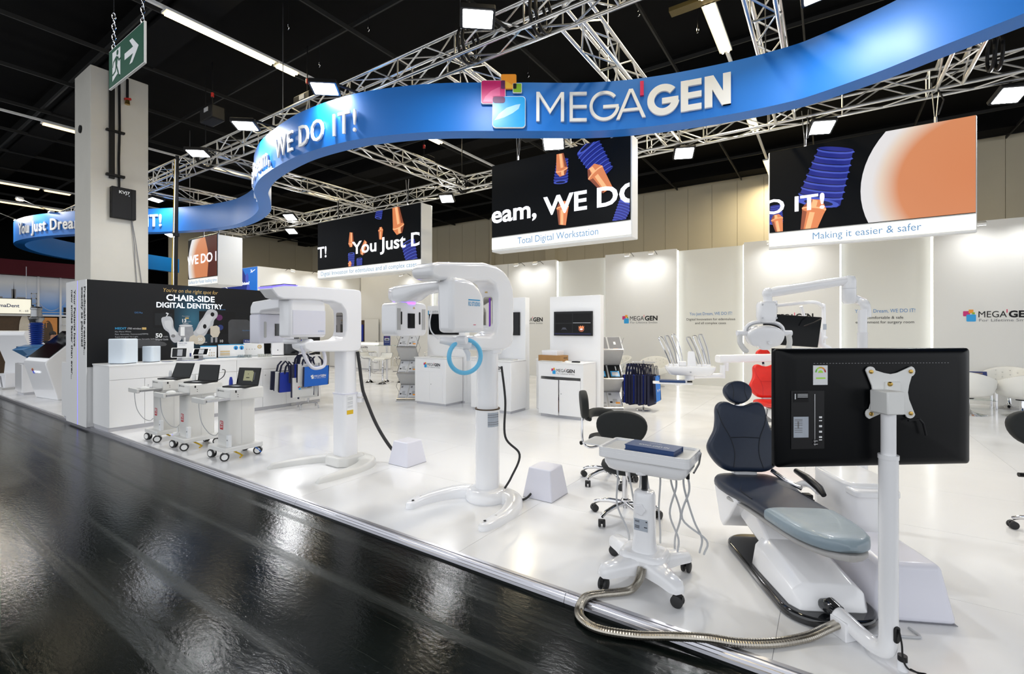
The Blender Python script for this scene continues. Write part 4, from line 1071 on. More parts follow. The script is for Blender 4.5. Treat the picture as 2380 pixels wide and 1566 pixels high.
def caster(parent, x, y, r, rz=0, white=False, name='caster', twin=True):
    c = G('rubber')
    wd = .018
    for s in ((-1, 1) if twin else (0,)):
        c.lathe([(.001, -.011), (r * .8, -.011), (r, -.007), (r, .007), (r * .8, .011), (.001, .011)], 18, m='rubber', T=Matrix.Translation((0, s * wd, r)) @ Matrix.Rotation(R(90), 4, 'X'))
        if white: c.lathe([(.001, -.0125), (r * .68, -.0125), (r * .68, .0125), (.001, .0125)], 18, m='letter_white', T=Matrix.Translation((0, s * wd, r)) @ Matrix.Rotation(R(90), 4, 'X'))
    c.box(-r * .4, r * .9, -.012, .012, r * 1.1, r * 1.9, 'letter_white' if white else 'black_plastic')
    return c.build(name, parent, loc=(x, y, 0), rot=(0, 0, rz))

def laptop(loc, rz, tilt, label, content=None, w=.34, d=.235):
    t = thing('laptop', label, 'laptop', loc, rz, 'open black laptops on the carts')
    G('black_plastic').box(-w / 2, w / 2, -d / 2, d / 2, 0, .018).build('base', t, bevel=.004)
    k = G('print_grey'); 
    for r_ in range(5):
        for c_ in range(12): k.box(-w / 2 + .02 + c_ * .025, -w / 2 + .041 + c_ * .025, .085 - r_ * .024, .104 - r_ * .024, .018, .0195, 'print_dark')
    k.build('keyboard', t, smooth=0); G('steel').box(-.05, .05, -.105, -.04, .018, .0188, 'print_midgrey').build('touchpad', t, smooth=0)
    s = G('black_plastic').box(-w / 2, w / 2, 0, .010, 0, .225).build('lid', t, loc=(0, d / 2 - .005, .016), rot=(-R(tilt), 0, 0), bevel=.003)
    G('screen_off').box(-w / 2 + .008, w / 2 - .008, -.002, 0, .016, .215).build('display', s, smooth=0)
    if content:
        g = G('screen_yellow'); g.box(-.07, .06, -.0035, -.0022, .05, .185); g.box(-.012, .0, -.004, -.0034, .135, .143, 'print_black'); g.box(-.03, .02, -.004, -.0034, .085, .095, 'print_black'); g.box(.085, .10, -.0035, -.0022, .06, .16, 'screen_dim'); g.box(.06, .075, -.0035, -.0022, .04, .17, 'screen_yellow'); g.build('window_graphic', s, smooth=0)
    return t

def mouse(loc, rz, label):
    t = thing('computer_mouse', label, 'mouse', loc, rz, 'white mice on the cart trays')
    G('letter_white').ell((0, 0, .004), .058, .032, .030, 16, 8).build('shell', t, smooth=80); G('print_lightgrey').box(.02, .045, -.003, .003, .024, .032).build('wheel', t)
    return t

def scan_cart(loc, label, i):
    """cart faces the aisle corner: long side along Y, tray drawn out to -X"""
    t = thing('scan_cart', label, 'cart', loc, 0, 'white scanner carts in a row')
    G('cart_white').box(-.25, .19, -.20, .28, .105, .165).build('base_plate', t, bevel=.012)
    for (x, y, a) in ((-.20, -.17, .3), (.13, -.17, 1.1), (.13, .24, .9), (-.20, .24, .2)): caster(t, x, y, .052, a, True)
    G('cart_white').prism(rrect(.25, .36, .035, 4), .165, .735).build('column', t, loc=(-.03, .05, 0))
    G('print_midgrey').box(.0955, .0958, .05, .052, .17, .73).build('panel_joint', t, smooth=0)
    b = G('cart_white').box(-.19, .17, -.13, .30, .735, .885).build('top_box', t, bevel=.018)
    q = G('print_black'); flat(q, rrect(.018, .03, .004, 2, .075, .115), (.17, -.13, .735), (0, 1, 0), (0, 0, 1), 'print_black')
    put_text(q, 'MEGAGEN', (-.10, -.13, .845), (1, 0, 0), (0, 0, 1), .016, 'print_black', w=.13); flat(q, rrect(.016, .026, .004, 2, -.12, .118), (0, -.13, .735), (1, 0, 0), (0, 0, 1), 'print_black', .002)
    flat(q, disc(.10, .075, .005), (.17, -.13, .735), (0, 1, 0), (0, 0, 1), 'print_black'); flat(q, disc(.10, .05, .005), (.17, -.13, .735), (0, 1, 0), (0, 0, 1), 'print_black'); q.build('lettering', b, smooth=0)
    # red emblem on the narrow aisle side
    r = G('print_red'); flat(r, rrect(.085, .11, .012, 3, -.035, .42), (0, -.13, 0), (1, 0, 0), (0, 0, 1), 'print_red')
    put_text(r, 'R2', (-.066, -.13, .425), (1, 0, 0), (0, 0, 1), .040, 'print_white', w=.062, bold=.03, lift=.002); put_text(r, 'GATE', (-.066, -.13, .385), (1, 0, 0), (0, 0, 1), .026, 'print_white', w=.062, bold=.02, lift=.002); r.build('emblem', t, smooth=0)
    # pulled-out tray with runners
    tr = G('cart_white').box(-.17, .15, -.42, -.385, .735, .795).box(-.16, .14, -.385, -.13, .755, .770).build('drawer', t, bevel=.004)
    for x in (-.167, .14): G('steel').box(x, x + .027, -.385, -.10, .752, .776).build('runner', tr)
    G('tray_grey').lathe([(.001, 0), (.10, 0), (.10, .004), (.001, .004)], 20).build('mouse_mat', t, loc=(-.02, -.27, .7705))
    return t

def mouse_mat_dummy(): pass

def carts():
    spots = [(-6.36, 3.06, 'nearest of the three white scanner carts'), (-7.33, 3.0, 'middle of the three white scanner carts'), (-8.18, 2.99, 'farthest of the three white scanner carts')]
    lab = ['laptop with a lit page on the nearest cart', 'laptop with blank screen and side cables on the middle cart', 'laptop leaning far back on the farthest cart']
    for i, (x, y, l) in enumerate(spots):
        scan_cart((x, y, 0), l, i)
        laptop((x - .01, y + .09, .886), R(22), [14, 10, 22][i], lab[i], i == 0)
        mouse((x - .02, y - .27, .776), R(60), ['white mouse on the tray of the nearest cart', 'white mouse on the tray of the middle cart', 'white mouse on the tray of the farthest cart'][i])
        w = G('letter_white' if i else 'print_lightgrey'); w.tube([tuple(p) for p in catmull([(x - .05, y - .37, .75), (x - .06, y - .38, .70), (x - .04, y - .36, .5), (x + .01, y - .30, .36), (x - .05, y - .20, .30), (x - .09, y - .145, .32)], 6)], .005, 6, 'hose_grey')
        tag(w.build('scanner_cable'), ['thin grey cable looping down the nearest cart', 'thin grey cable looping down the middle cart', 'thin grey cable looping down the farthest cart'][i], 'cable', 'cables on the scanner carts')
        s = thing('router_box', ['small white power box on the base of the nearest cart', 'small white power box on the base of the middle cart', 'small white power box on the base of the farthest cart'][i], 'box', (x + .16, y - .13, .166), 0, 'power boxes on the cart bases')
        G('sticker_white').box(-.035, .02, -.02, .02, 0, .15).build('body', s, bevel=.004); G('print_grey').box(-.02, .0, -.0215, -.02, .08, .095).build('marking', s, smooth=0)
        y0 = G('cable_yellow'); y0.tube([(x + .02, y - .05, .10), (x + .08, y + .02, .05), (x + .12, y + .05, .02), (x + .16, y + .0, .012)], .010, 6); tag(y0.build('network_cable'), ['yellow network cable under the nearest cart', 'yellow network cable under the middle cart', 'yellow network cable under the farthest cart'][i], 'cable', 'yellow cables under the carts')
    b = G('cable_blue'); b.tube([(-6.22, 3.26, .10), (-6.20, 3.30, .06), (-6.17, 3.31, .03)], .008, 6); tag(b.build('network_cable'), 'short blue network cable under the nearest cart', 'cable')
    # intraoral scanner wands standing on the tray side
    def wand(loc, c, lab):
        t = thing('scanner_wand', lab, 'scanner', loc, 0, 'handheld scanners on the carts')
        G(c).loft([[(r * math.cos(a), r * .8 * math.sin(a), z) for a in [2 * math.pi * j / 12 for j in range(12)]] for r, z in ((.026, .07), (.028, .12), (.026, .2), (.016, .245), (.012, .25))]).build('body', t, smooth=60)
        G('letter_white').prism(rrect(.07, .06, .015, 3), 0, .085).build('cradle', t, bevel=.004)
    wand((-6.60, 3.14, .75), 'bag_royal', 'blue handheld scanner in its cradle on the nearest cart')
    wand((-7.57, 3.10, .75), 'letter_white', 'tall white handheld scanner in its cradle on the middle cart')
    wand((-8.42, 3.12, .75), 'print_lightgrey', 'small grey handheld scanner on the farthest cart')
    w = G('black_plastic'); w.tube([tuple(p) for p in catmull([(-7.18, 3.30, 1.06), (-7.10, 3.30, 1.05), (-7.09, 3.28, .98), (-7.15, 3.26, .93), (-7.16, 3.2, .90)], 5)], .006, 6); tag(w.build('laptop_cable'), 'black cable curling off the right side of the middle laptop', 'cable')
    w = thing('wifi_unit', 'white puck with blue light on the base of the middle cart', 'device', (-7.50, 2.86, .166)); G('letter_white').lathe([(.001, 0), (.055, 0), (.06, .02), (.05, .04), (.001, .045)], 18).build('body', w); G('glow_blue').box(-.008, .008, -.062, -.056, .015, .022).build('lamp', w, smooth=0); G('letter_white').cyl((.02, 0, .04), (.02, 0, .12), .013, n=10).build('plug', w)

# ================================================================ DENTAL CHAIRS, UNITS, STOOLS, MONITOR
def superring(cx, y, cz, hw, hz, n=24, p=.5):
    return [(cx + hw * math.copysign(abs(math.cos(a)) ** p, math.cos(a)), y, cz + hz * math.copysign(abs(math.sin(a)) ** p, math.sin(a))) for a in [2 * math.pi * j / n for j in range(n)]]
def pillow(g, outline, t, inset=.07, T=None, bulge=.0):
    """cushion with the given outline (x, z), thickness t along y"""
    cx = sum(p[0] for p in outline) / len(outline); cz = sum(p[1] for p in outline) / len(outline)
    rings = []
    for k, y in ((1 - inset * 2.6, -.5 - bulge), (1 - inset, -.46 - bulge * .6), (1 - inset * .25, -.30), (1, 0), (1 - inset * .25, .30), (1 - inset, .46), (1 - inset * 2.6, .5)):
        rings.append([(cx + (p[0] - cx) * k, y * t, cz + (p[1] - cz) * k) for p in outline])
    g.loft(rings, T=T)

def dental_chair(loc, rz, leather, label, cover=True):
    t = thing('dental_chair', label, 'dental chair', loc, rz)
    pad = G('black_gloss').prism(rrect(.52, 1.11, .18, 8, 0, -.015), 0, .055).build('floor_plate', t, bevel=.018, seg=3)
    # base shroud, narrowing upwards
    def sec(y, hw, z1, r=.3):
        b = .052
        return [(-hw, y, b), (-hw * .90, y, b + (z1 - b) * .68), (-hw * .64, y, z1), (hw * .64, y, z1), (hw * .90, y, b + (z1 - b) * .68), (hw, y, b)]
    g = G('white_gloss'); g.loft([sec(-.485, .15, .075), sec(-.475, .185, .10), sec(-.42, .218, .18), sec(-.05, .228, .25), sec(.05, .225, .255), sec(.065, .215, .245)]); g.build('base_shroud', t, bevel=.022, seg=3, smooth=45)
    g = G('white_gloss'); g.prism([(-.04, .20), (.08, .17), (.40, .22), (.52, .34), (.54, .39), (.24, .40), (.16, .36), (.0, .27)], -.16, .16, 'x'); g.build('lift_arm', t, bevel=.02, seg=3)
    g = G('white_plastic'); g.prism([(.735, .405), (.76, .365), (.63, .12), (.57, .095), (.43, .22), (.38, .28), (.28, .385), (.30, .40)], -.235, .235, 'x'); g.build('seat_shield', t, bevel=.025, seg=3)
    # seat cushion
    prof = [(.765, .13, .410, .030), (.75, .225, .410, .048), (.68, .262, .412, .052), (.56, .272, .415, .052), (.44, .262, .418, .050), (.30, .238, .425, .046), (.15, .226, .437, .044), (.0, .220, .448, .042), (-.16, .214, .458, .042), (-.32, .206, .468, .042), (-.44, .187, .474, .040), (-.53, .158, .480, .038), (-.59, .12, .484, .034), (-.63, .07, .487, .025), (-.645, .02, .488, .010)]
    def zt(y):
        for i in range(len(prof) - 1):
            if prof[i][0] >= y >= prof[i + 1][0]:
                k = (prof[i][0] - y) / (prof[i][0] - prof[i + 1][0]); a, b = prof[i], prof[i + 1]
                return a[2] + (b[2] - a[2]) * k + a[3] + (b[3] - a[3]) * k
        return .45
    g = G(leather); g.loft([superring(0, y, z, w, h) for y, w, z, h in prof]); s = g.build('seat_cushion', t, smooth=70)
    sm = 'navy_seam' if leather == 'navy_leather' else 'print_red'
    for sx in (-1, 1):
        P = catmull([(sx * .10, .70, 0), (sx * .135, .55, 0), (sx * .15, .42, 0), (sx * .20, .30, 0), (sx * .205, .10, 0)], 6)
        G(sm).tube([(p.x, p.y, zt(p.y) - .0035 - (abs(p.x) / .27) ** 4 * .012) for p in P], .0035, 5).build('seam', s)
    G('grey_under').loft([[(x, y, z - .075 + (.0 if abs(z) < 9 else 0)) for x, y, z in superring(0, y, z + .018, w * .96, .018)] for y, w, z, h in prof[4:]]).build('cushion_tray', t, smooth=70)
    if cover:
        g = G('grey_cover'); cp = [p for p in prof if p[0] <= -.16]; cp = [(-.12, .216, .456, .042)] + cp
        g.loft([superring(0, y if i else y, z, w + .006, h + .006) for i, (y, w, z, h) in enumerate(cp)] + [superring(0, -.655, .488, .02, .01)]); g.build('foot_cover', t, smooth=70)
    # back
    half = [(.0, 0), (.12, .0), (.19, .022), (.245, .075), (.285, .145), (.292, .20), (.268, .255), (.225, .33), (.205, .42), (.198, .50), (.180, .545), (.145, .565), (.10, .560), (.055, .540), (0, .530)]
    out = half[:-1] + [half[-1]] + [(-x, z) for x, z in reversed(half[1:-1])]
    out = [(p.x, p.y) for p in catmull([(a, b, 0) for a, b in out], 3, True)]
    lean = Matrix.Translation((0, .70, .485)) @ Matrix.Rotation(-R(17), 4, 'X')
    g = G(leather); pillow(g, out, .105, .05, lean); b = g.build('backrest', t, smooth=70)
    gs = G(sm)
    for sx in (-1, 1): gs.tube([tuple(lean @ Vector((p.x, -.0545, p.z))) for p in catmull([(sx * .205, 0, .50), (sx * .17, 0, .38), (sx * .115, 0, .26), (sx * .095, 0, .14), (sx * .115, 0, .03)], 6)], .003, 5)
    gs.tube([tuple(lean @ Vector(p)) for p in ((-.11, -.056, .265), (0, -.057, .27), (.11, -.056, .265))], .003, 5); gs.build('seam', b)
    G('white_plastic').box(-.09, .09, .70, .80, .38, .50).build('back_hinge', t, bevel=.02); g = G('white_plastic'); g.box(-.12, .12, .06, .10, .05, .40, T=lean); g.build('back_shell', t, bevel=.03)
    hd = [(.113 * math.cos(a) * (1 - .10 * math.sin(a) * -1), .098 * math.sin(a)) for a in [2 * math.pi * j / 28 for j in range(28)]]
    lh = lean @ Matrix.Translation((0, .0, .645 if leather == 'navy_leather' else .74))
    g = G(leather); pillow(g, hd, .09, .08, lh); h = g.build('headrest', t, smooth=70)
    gs = G(sm)
    for sx in (-1, 1): gs.tube([tuple(lh @ Vector((p.x, -.0455, p.z))) for p in catmull([(sx * .055, 0, .07), (sx * .045, 0, 0), (sx * .06, 0, -.07)], 5)], .0025, 5)
    gs.build('seam', h)
    g = G('chrome'); g.box(-.02, .02, .03, .045, .48, .72, T=lean); g.build('headrest_post', t)
    # armrest on the right
    G('white_gloss').tube([tuple(p) for p in catmull([(.22, .62, .36), (.30, .58, .40), (.335, .50, .46), (.34, .40, .485), (.345, .30, .47)], 5)], .026, 10).build('armrest_bracket', t)
    G('black_plastic').tube([(.335, .60, .53), (.34, .45, .522), (.345, .30, .495), (.345, .24, .465)], [.02, .028, .028, .018], 12).build('armrest', t, smooth=70)
    G('chrome').tube([(.20, .70, .50), (.25, .58, .455), (.30, .46, .44)], .018, 10).build('armrest_bar', t)
    G('black_plastic').box(.30, .36, .40, .46, .32, .41).build('switch_box', t, bevel=.006)
    return t

def stool(loc, rz, label, arm=False, seat_h=.47, back_a=0):
    t = thing('dental_stool', label, 'stool', loc, rz, 'black wheeled stools')
    for k in range(5):
        a = R(72 * k + 20); c, s = math.cos(a), math.sin(a)
        G('chrome').tube([(.02 * c, .02 * s, .135), (.14 * c, .14 * s, .13), (.24 * c, .24 * s, .11), (.29 * c, .29 * s, .085)], [.022, .020, .018, .016], 10).build('base_leg', t)
        caster(t, .29 * c, .29 * s, .032, a + .8)
    G('chrome').lathe([(.001, .10), (.035, .10), (.035, .17), (.025, .18), (.025, .38), (.018, .385), (.018, seat_h - .04), (.001, seat_h - .04)], 18).build('gas_column', t)
    G('black_fabric').lathe([(.001, seat_h - .07), (.12, seat_h - .065), (.185, seat_h - .045), (.205, seat_h - .01), (.195, seat_h + .02), (.15, seat_h + .032), (.001, seat_h + .028)], 32).build('seat', t, smooth=60)
    # oval back on a chrome bow (back towards -y locally)
    G('chrome').tube([tuple(p) for p in catmull([(.06, -.05, seat_h - .06), (.07, -.2, seat_h - .09), (.05, -.27, seat_h - .03), (.03, -.275, seat_h + .15), (.0, -.265, seat_h + .30)], 6)], .012, 10).build('back_bow', t)
    out = [(.205 * math.cos(a) * (1.0 + .06 * math.sin(-a)), .150 * math.sin(a) + (.02 * math.cos(2 * a))) for a in [2 * math.pi * j / 32 for j in range(32)]]
    g = G('black_fabric'); pillow(g, out, .075, .06, Matrix.Translation((0, -.255, seat_h + .375)) @ Matrix.Rotation(R(4), 4, 'X')); g.build('backrest', t, smooth=70)
    G('black_plastic').cyl((.06, -.29, seat_h - .04), (.10, -.29, seat_h - .04), .018, n=10).build('knob', t)
    if arm:
        P = [(.26 * math.cos(a), .05 + .26 * math.sin(a), seat_h + .22 + .02 * math.sin(a * 2)) for a in [R(160 + 16 * i) for i in range(9)]]
        G('black_fabric').tube(P, [.025, .045, .05, .05, .048, .046, .045, .04, .02], 14).build('arm_pad', t, smooth=70)
        G('chrome').tube([(-.26, .0, seat_h + .19), (-.27, .0, seat_h + .0), (-.2, .0, seat_h - .10), (0, 0, seat_h - .08)], .012, 10).build('arm_bow', t)
    return t

def delivery_cart():
    t = thing('delivery_cart', 'white mobile dental instrument cart with hanging hoses in front of the black stool', 'cart', (-1.01, 3.07, 0))
    g = G('white_gloss'); g.prism(rrect(.30, .26, .08, 5), .115, .20); g.build('base_body', t, bevel=.03, seg=3)
    for (x, y) in ((-.172, -.257), (.257, -.192), (.20, .246), (-.282, .203)):
        P = [(0, 0), (x * .35, y * .35), (x * .7, y * .7), (x, y), (x * 1.1, y * 1.1)]
        g = G('white_gloss'); dome_sweep(g, P, [.10, .085, .06, .052, .03], [.12, .095, .075, .065, .03], .085, p=.5); g.build('base_leg', t, smooth=60)
        caster(t, x * 1.02, y * 1.02, .036, math.atan2(y, x) + .6)
    g = G('white_gloss'); rg = []
    for z, w, d in ((.17, .17, .17), (.24, .145, .15), (.30, .135, .14), (.55, .130, .135), (.578, .118, .12), (.585, .09, .09)):
        rg.append([(p[0], p[1], z) for p in rrect(w, d, min(w, d) * .38, 5)])
    g.loft(rg); col = g.build('column', t, smooth=50)
    k = G('white_plastic'); k.prism([(.034 * (1 + .12 * math.cos(5 * a)) * math.cos(a), .034 * (1 + .12 * math.cos(5 * a)) * math.sin(a)) for a in [2 * math.pi * j / 40 for j in range(40)]], -.085, -.066, 'y'); k.build('star_knob', t, loc=(-.005, 0, .48), bevel=.004)
    l = G('label_silver').box(-.047, .043, -.070, -.0675, .34, .415)
    for z in (.395, .402, .37, .363, .356): l.box(-.04, -.01, -.0706, -.07, z, z + .003, 'print_dark')
    l.box(.03, .04, -.0706, -.07, .40, .406, 'print_dark'); l.box(.02, .04, -.0706, -.07, .365, .37, 'print_dark'); l.build('rating_label', t, smooth=0)
    G('black_gloss').cyl((0, 0, .58), (0, 0, .735), .021, n=16).build('piston', t)
    G('white_plastic').lathe([(.001, .705), (.036, .705), (.040, .715), (.036, .735), (.030, .80), (.001, .80)], 20, (0, -.06, 0)).build('neck', t)
    # head: tray over housing
    hd = G('white_gloss').loft([[(p[0], p[1], z) for p in rrect(w, d, .05, 5)] for z, w, d in ((.705, .46, .20), (.72, .50, .25), (.755, .535, .28), (.79, .54, .285))]); hd.build('housing', t, loc=(.02, .03, 0))
    tr = G('white_gloss').prism(rrect(.585, .33, .03, 4), .795, .845).build('tray', t, loc=(.02, .03, 0), bevel=.008)
    G('tray_grey').prism(rrect(.535, .28, .02, 4), .845, .847).build('tray_mat', tr, smooth=0)
    g = G('white_gloss'); o_ = rrect(.585, .33, .03, 4); i_ = rrect(.55, .295, .02, 4); n = len(o_)
    g.add([(p[0], p[1], .84) for p in o_] + [(p[0], p[1], .84) for p in i_] + [(p[0], p[1], .862) for p in o_] + [(p[0], p[1], .862) for p in i_], [(i, (i + 1) % n, (i + 1) % n + 2 * n, i + 2 * n) for i in range(n)] + [(i + n, i + 3 * n, (i + 1) % n + 3 * n, (i + 1) % n + n) for i in range(n)] + [(i + 2 * n, (i + 1) % n + 2 * n, (i + 1) % n + 3 * n, i + 3 * n) for i in range(n)])
    g.build('tray_rim', t, loc=(.02, .03, 0))
    sd = G('white_gloss').prism(rrect(.17, .24, .02, 3), .835, .842).build('side_shelf', t, loc=(-.36, .10, 0)); G('tray_grey').prism(rrect(.155, .225, .015, 3), .842, .8435).build('shelf_mat', sd, smooth=0)
    G('steel').tube([(.30, .17, .85), (.315, .17, .835), (.315, .12, .78), (.31, .0, .75)], .006, 8).build('instrument_rail', t)
    hx = [(-.20, .02), (-.13, .06), (-.07, .10), (-.03, .12), (.06, .12), (.14, .10), (.18, .06), (.24, .03), (.27, .02)]
    for i, (x, y) in enumerate(hx):
        k = (i - 4) / 4; lz = .14 + .03 * ((i * 37) % 5) / 5
        ex = x * .75 + .04 * (1 if i > 4 else -.2); ey = y + .10
        if i > 6: ex = x + .09; lz = .20
        P = catmull([(x, y, .72), (x + .005, y + .01, .62), (x + (.05 if i > 4 else .02) * (1 if i % 2 else -1), y + .06, .42), (ex, ey, lz + .10), (ex * .95, ey + .01, lz)], 6)
        G('hose_grey').tube([tuple(p) for p in P], .0065, 7).build('hose', t)
        if i in (1, 8): G('black_plastic').cyl((x, y, .70), (x, y, .735), .011, n=10).build('hose_collar', t)
    # chair brochure
    b = thing('hardback_book', 'navy blue hardback lying on the instrument cart tray', 'book', (-.955, 3.085, .848), R(-4))
    G('book_navy').box(-.165, .165, -.085, .085, 0, .006).box(-.165, .165, -.085, .085, .030, .036).box(-.165, .165, .079, .085, 0, .036).build('cover', b, bevel=.002)
    G('bag_white').box(-.160, .160, -.082, .079, .006, .030, 'book_navy').build('pages', b, smooth=0)
    q = G('label_silver'); put_text(q, 'N2 UNIT CHAIR', (.11, -.012, .0362), (-1, 0, 0), (0, -1, 0), .026, 'print_lightgrey', w=.20, bold=.01, lift=.001); put_text(q, 'MEGAGEN', (.04, .045, .0362), (-1, 0, 0), (0, -1, 0), .012, 'print_lightgrey', lift=.001); q.build('lettering', b, smooth=0)
    # steel hose
    path = [(-.979, 2.93, .14), (-.985, 2.885, .08), (-1.02, 2.85, .03), (-1.08, 2.79, .022), (-1.16, 2.715, .022), (-1.225, 2.63, .020), (-1.232, 2.553, -.018), (-1.175, 2.478, -.022), (-1.058, 2.452, -.022), (-.875, 2.515, -.022), (-.70, 2.575, .004), (-.536, 2.625, .026), (-.383, 2.69, .022), (-.236, 2.79, .022), (-.10, 2.935, .022), (-.01, 3.03, .05), (.04, 3.075, .07)]
    P = catmull(path, 26); g = G('hose_metal')
    for off in (-.012, .012):
        pts = []
        for i, p in enumerate(P):
            d = (P[min(i + 1, len(P) - 1)] - P[max(i - 1, 0)]); n = Vector((-d.y, d.x, 0)).normalized() if Vector((d.x, d.y)).length > 1e-5 else Vector((1, 0, 0)); pts.append(p + n * off)
        g.tube([tuple(p) for p in pts], [.0155 if i % 2 else .0170 for i in range(len(pts))], 10)
    tag(g.build('steel_hose', smooth=0), 'double corrugated steel hose lying across the aluminium floor edge', 'hose')

def tv_and_stand():
    rz = math.atan2(.636, .8235)
    t = thing('monitor', 'large black flat monitor seen from behind on a white pole', 'monitor', (.183, 3.023, .952), rz)
    w, h = 1.04, .595
    def ring(y, ins, b=.0):
        return [(p[0], y, p[1] + h / 2) for p in rrect(w - ins * 2, h - ins, .018, 4)]
    g = G('tv_back'); g.loft([ring(.022, 0), ring(-.004, 0), ring(-.010, .004), ring(-.022, .02), ring(-.030, .05), ring(-.033, .09)]); g.build('rear_housing', t, smooth=50)
    G('black_plastic').box(-w / 2, w / 2, .020, .026, 0, h).build('bezel', t, smooth=0); G('screen_off').box(-w / 2 + .01, w / 2 - .01, .026, .028, .015, h - .01).build('display', t, smooth=0)
    Y = -.0335
    pp = G('black_plastic').box(-.457, -.285, Y - .0015, Y, .098, .386).build('port_panel', t, smooth=0)
    q = G('label_silver').box(-.445, -.368, Y - .003, Y - .0016, .155, .258)
    for z in (.243, .236, .225, .215, .20, .19, .18): q.box(-.44, -.40, Y - .0036, Y - .003, z, z + .003, 'print_grey')
    q.box(-.425, -.418, Y - .0036, Y - .003, .20, .235, 'print_grey'); q.build('rating_label', pp, smooth=0)
    q = G('print_black').box(-.445, -.368, Y - .003, Y - .0016, .33, .38)
    for z in (.368, .361, .354): q.box(-.425, -.372, Y - .0036, Y - .003, z, z + .003, 'print_lightgrey')
    q.box(-.440, -.434, Y - .0036, Y - .003, .345, .372, 'print_lightgrey'); q.build('warning_label', pp, smooth=0)
    q = G('sticker_white')
    for (z, hh) in ((.250, .009), (.235, .005), (.205, .010), (.178, .009), (.152, .008), (.14, .004)): q.box(-.313, -.298, Y - .0035, Y - .0015, z, z + hh)
    q.build('port_labels', pp, smooth=0)
    q = G('steel'); q.box(-.338, -.334, Y - .004, Y - .0015, .115, .37)
    for z in (.124, .14): q.cyl((-.345, Y - .006, z), (-.325, Y - .006, z), .004, n=8, m='chrome')
    q.build('ports', pp)
    q = G('sticker_white').box(-.343, -.268, Y - .002, Y, .415, .512)
    O = (-.343, Y - .002, .415)
    X, Z = (1, 0, 0), (0, 0, 1)
    for i, c in enumerate(('sticker_green', 'sticker_lime', 'yellow', 'logo_orange', 'print_red')):
        a = arc(.038, .062, .028, 180 - i * 36, 180 - i * 36 - 34, 5); b = arc(.038, .062, .021, 180 - i * 36 - 34, 180 - i * 36, 5); flat(q, a + b, O, X, Z, c)
    flat(q, arc(.038, .060, .013, 180, 0, 10), O, X, Z, 'sticker_lime'); flat(q, rect(.014, .063, .030, .037), O, X, Z, 'sticker_lime')
    q.build('energy_label', t, smooth=0)
    v = G('print_grey')
    for i in range(44): v.box(-.34 + i * .0165, -.332 + i * .0165, Y - .0008, Y, .520, .523)
    v.build('vent_slots', t, smooth=0)
    # white cross plate and bracket
    pl = []
    for (cx, cy, a0) in ((.105, .105, -45), (-.105, .105, 45), (-.105, -.105, 135), (.105, -.105, 225)):
        pl += arc(cx, cy, .026, a0 - 45 + 0, a0 + 135 - 0, 6) if False else arc(cx, cy, .026, a0 - 30, a0 + 120, 6)
        nx = {(.105, .105): (0, 1), (-.105, .105): (-1, 0), (-.105, -.105): (0, -1), (.105, -.105): (1, 0)}[(cx, cy)]
        pl += [(nx[0] * .098 + nx[1] * .035, nx[1] * .098 - nx[0] * .035), (nx[0] * .092, nx[1] * .092), (nx[0] * .098 - nx[1] * .035, nx[1] * .098 + nx[0] * .035)]
    cx, cz = .055, .375
    p = G('letter_white').prism([(x + cx, z + cz) for x, z in pl], Y - .012, Y - .006, 'y').build('mount_plate', t)
    for x in (-.105, .105):
        for z in (-.105, .105): G('brass').lathe([(.001, 0), (.010, 0), (.010, .006), (.005, .008), (.001, .008)], 10, T=Matrix.Translation((x + cx, Y - .012, z + cz)) @ Matrix.Rotation(R(90), 4, 'X')).build('bolt', p); 
    for z in (-.055, .045): G('brass').lathe([(.001, 0), (.012, 0), (.012, .005), (.007, .012), (.001, .013)], 10, T=Matrix.Translation((cx - .02, Y - .028, z + cz)) @ Matrix.Rotation(R(90), 4, 'X')).build('bolt', p)
    G('letter_white').box(cx - .035, cx + .04, Y - .028, Y - .012, cz - .075, cz + .055).build('bracket', t, bevel=.003)
    G('print_dark').tube([(.14, Y - .02, .235), (.19, Y - .03, .245), (.22, Y - .02, .22), (.235, Y - .02, .16)], .005, 6).build('cable', t)
    # stand: floor tube, elbow, telescopic pole
    s = thing('monitor_stand', 'white bent-tube pole stand holding the black monitor', 'stand', (.238, 2.929, 0))
    P = catmull([(-.235, .235, .105), (-.16, .16, .085), (-.09, .09, .065), (-.04, .04, .062), (-.01, .01, .085), (.0, .0, .15), (.0, .0, .3), (.0, .0, 1.03)], 6)
    G('white_gloss').tube([tuple(q) for q in P], .040, 20).build('lower_tube', s, smooth=60)
    G('white_gloss').cyl((0, 0, 1.02), (0, 0, 1.30), .031, n=20).build('upper_tube', s); G('white_gloss').cyl((0, 0, 1.015), (0, 0, 1.035), .043, n=20).build('collar', s)
    G('letter_white').box(-.045, .045, -.045, .06, 1.235, 1.345, T=Matrix.Rotation(rz, 4, 'Z')).build('head_bracket', s, bevel=.006)
    G('black_gloss').tube([(-.27, .27, .09), (-.235, .235, .11), (-.20, .20, .098)], [.03, .045, .043], 14).build('socket', s)
    G('white_plastic').box(-.05, .05, -.045, .045, .0, .10, T=Matrix.Translation((-.17, .165, 0)) @ Matrix.Rotation(R(-45), 4, 'Z')).build('hose_block', s, bevel=.006)
    q = G('black_plastic'); q.prism(rrect(.034, .08, .016, 4), -.002, .003, 'y'); q.build('cable_opening', s, loc=(.030, -.030, .185), rot=(0, 0, R(45)))
    G('white_plastic').cyl((.055, .02, .0), (.055, .02, .045), .022, n=14).build('foot', s); G('black_plastic').cyl((.055, .02, .045), (.055, .02, .07), .02, n=14).build('foot_cap', s)
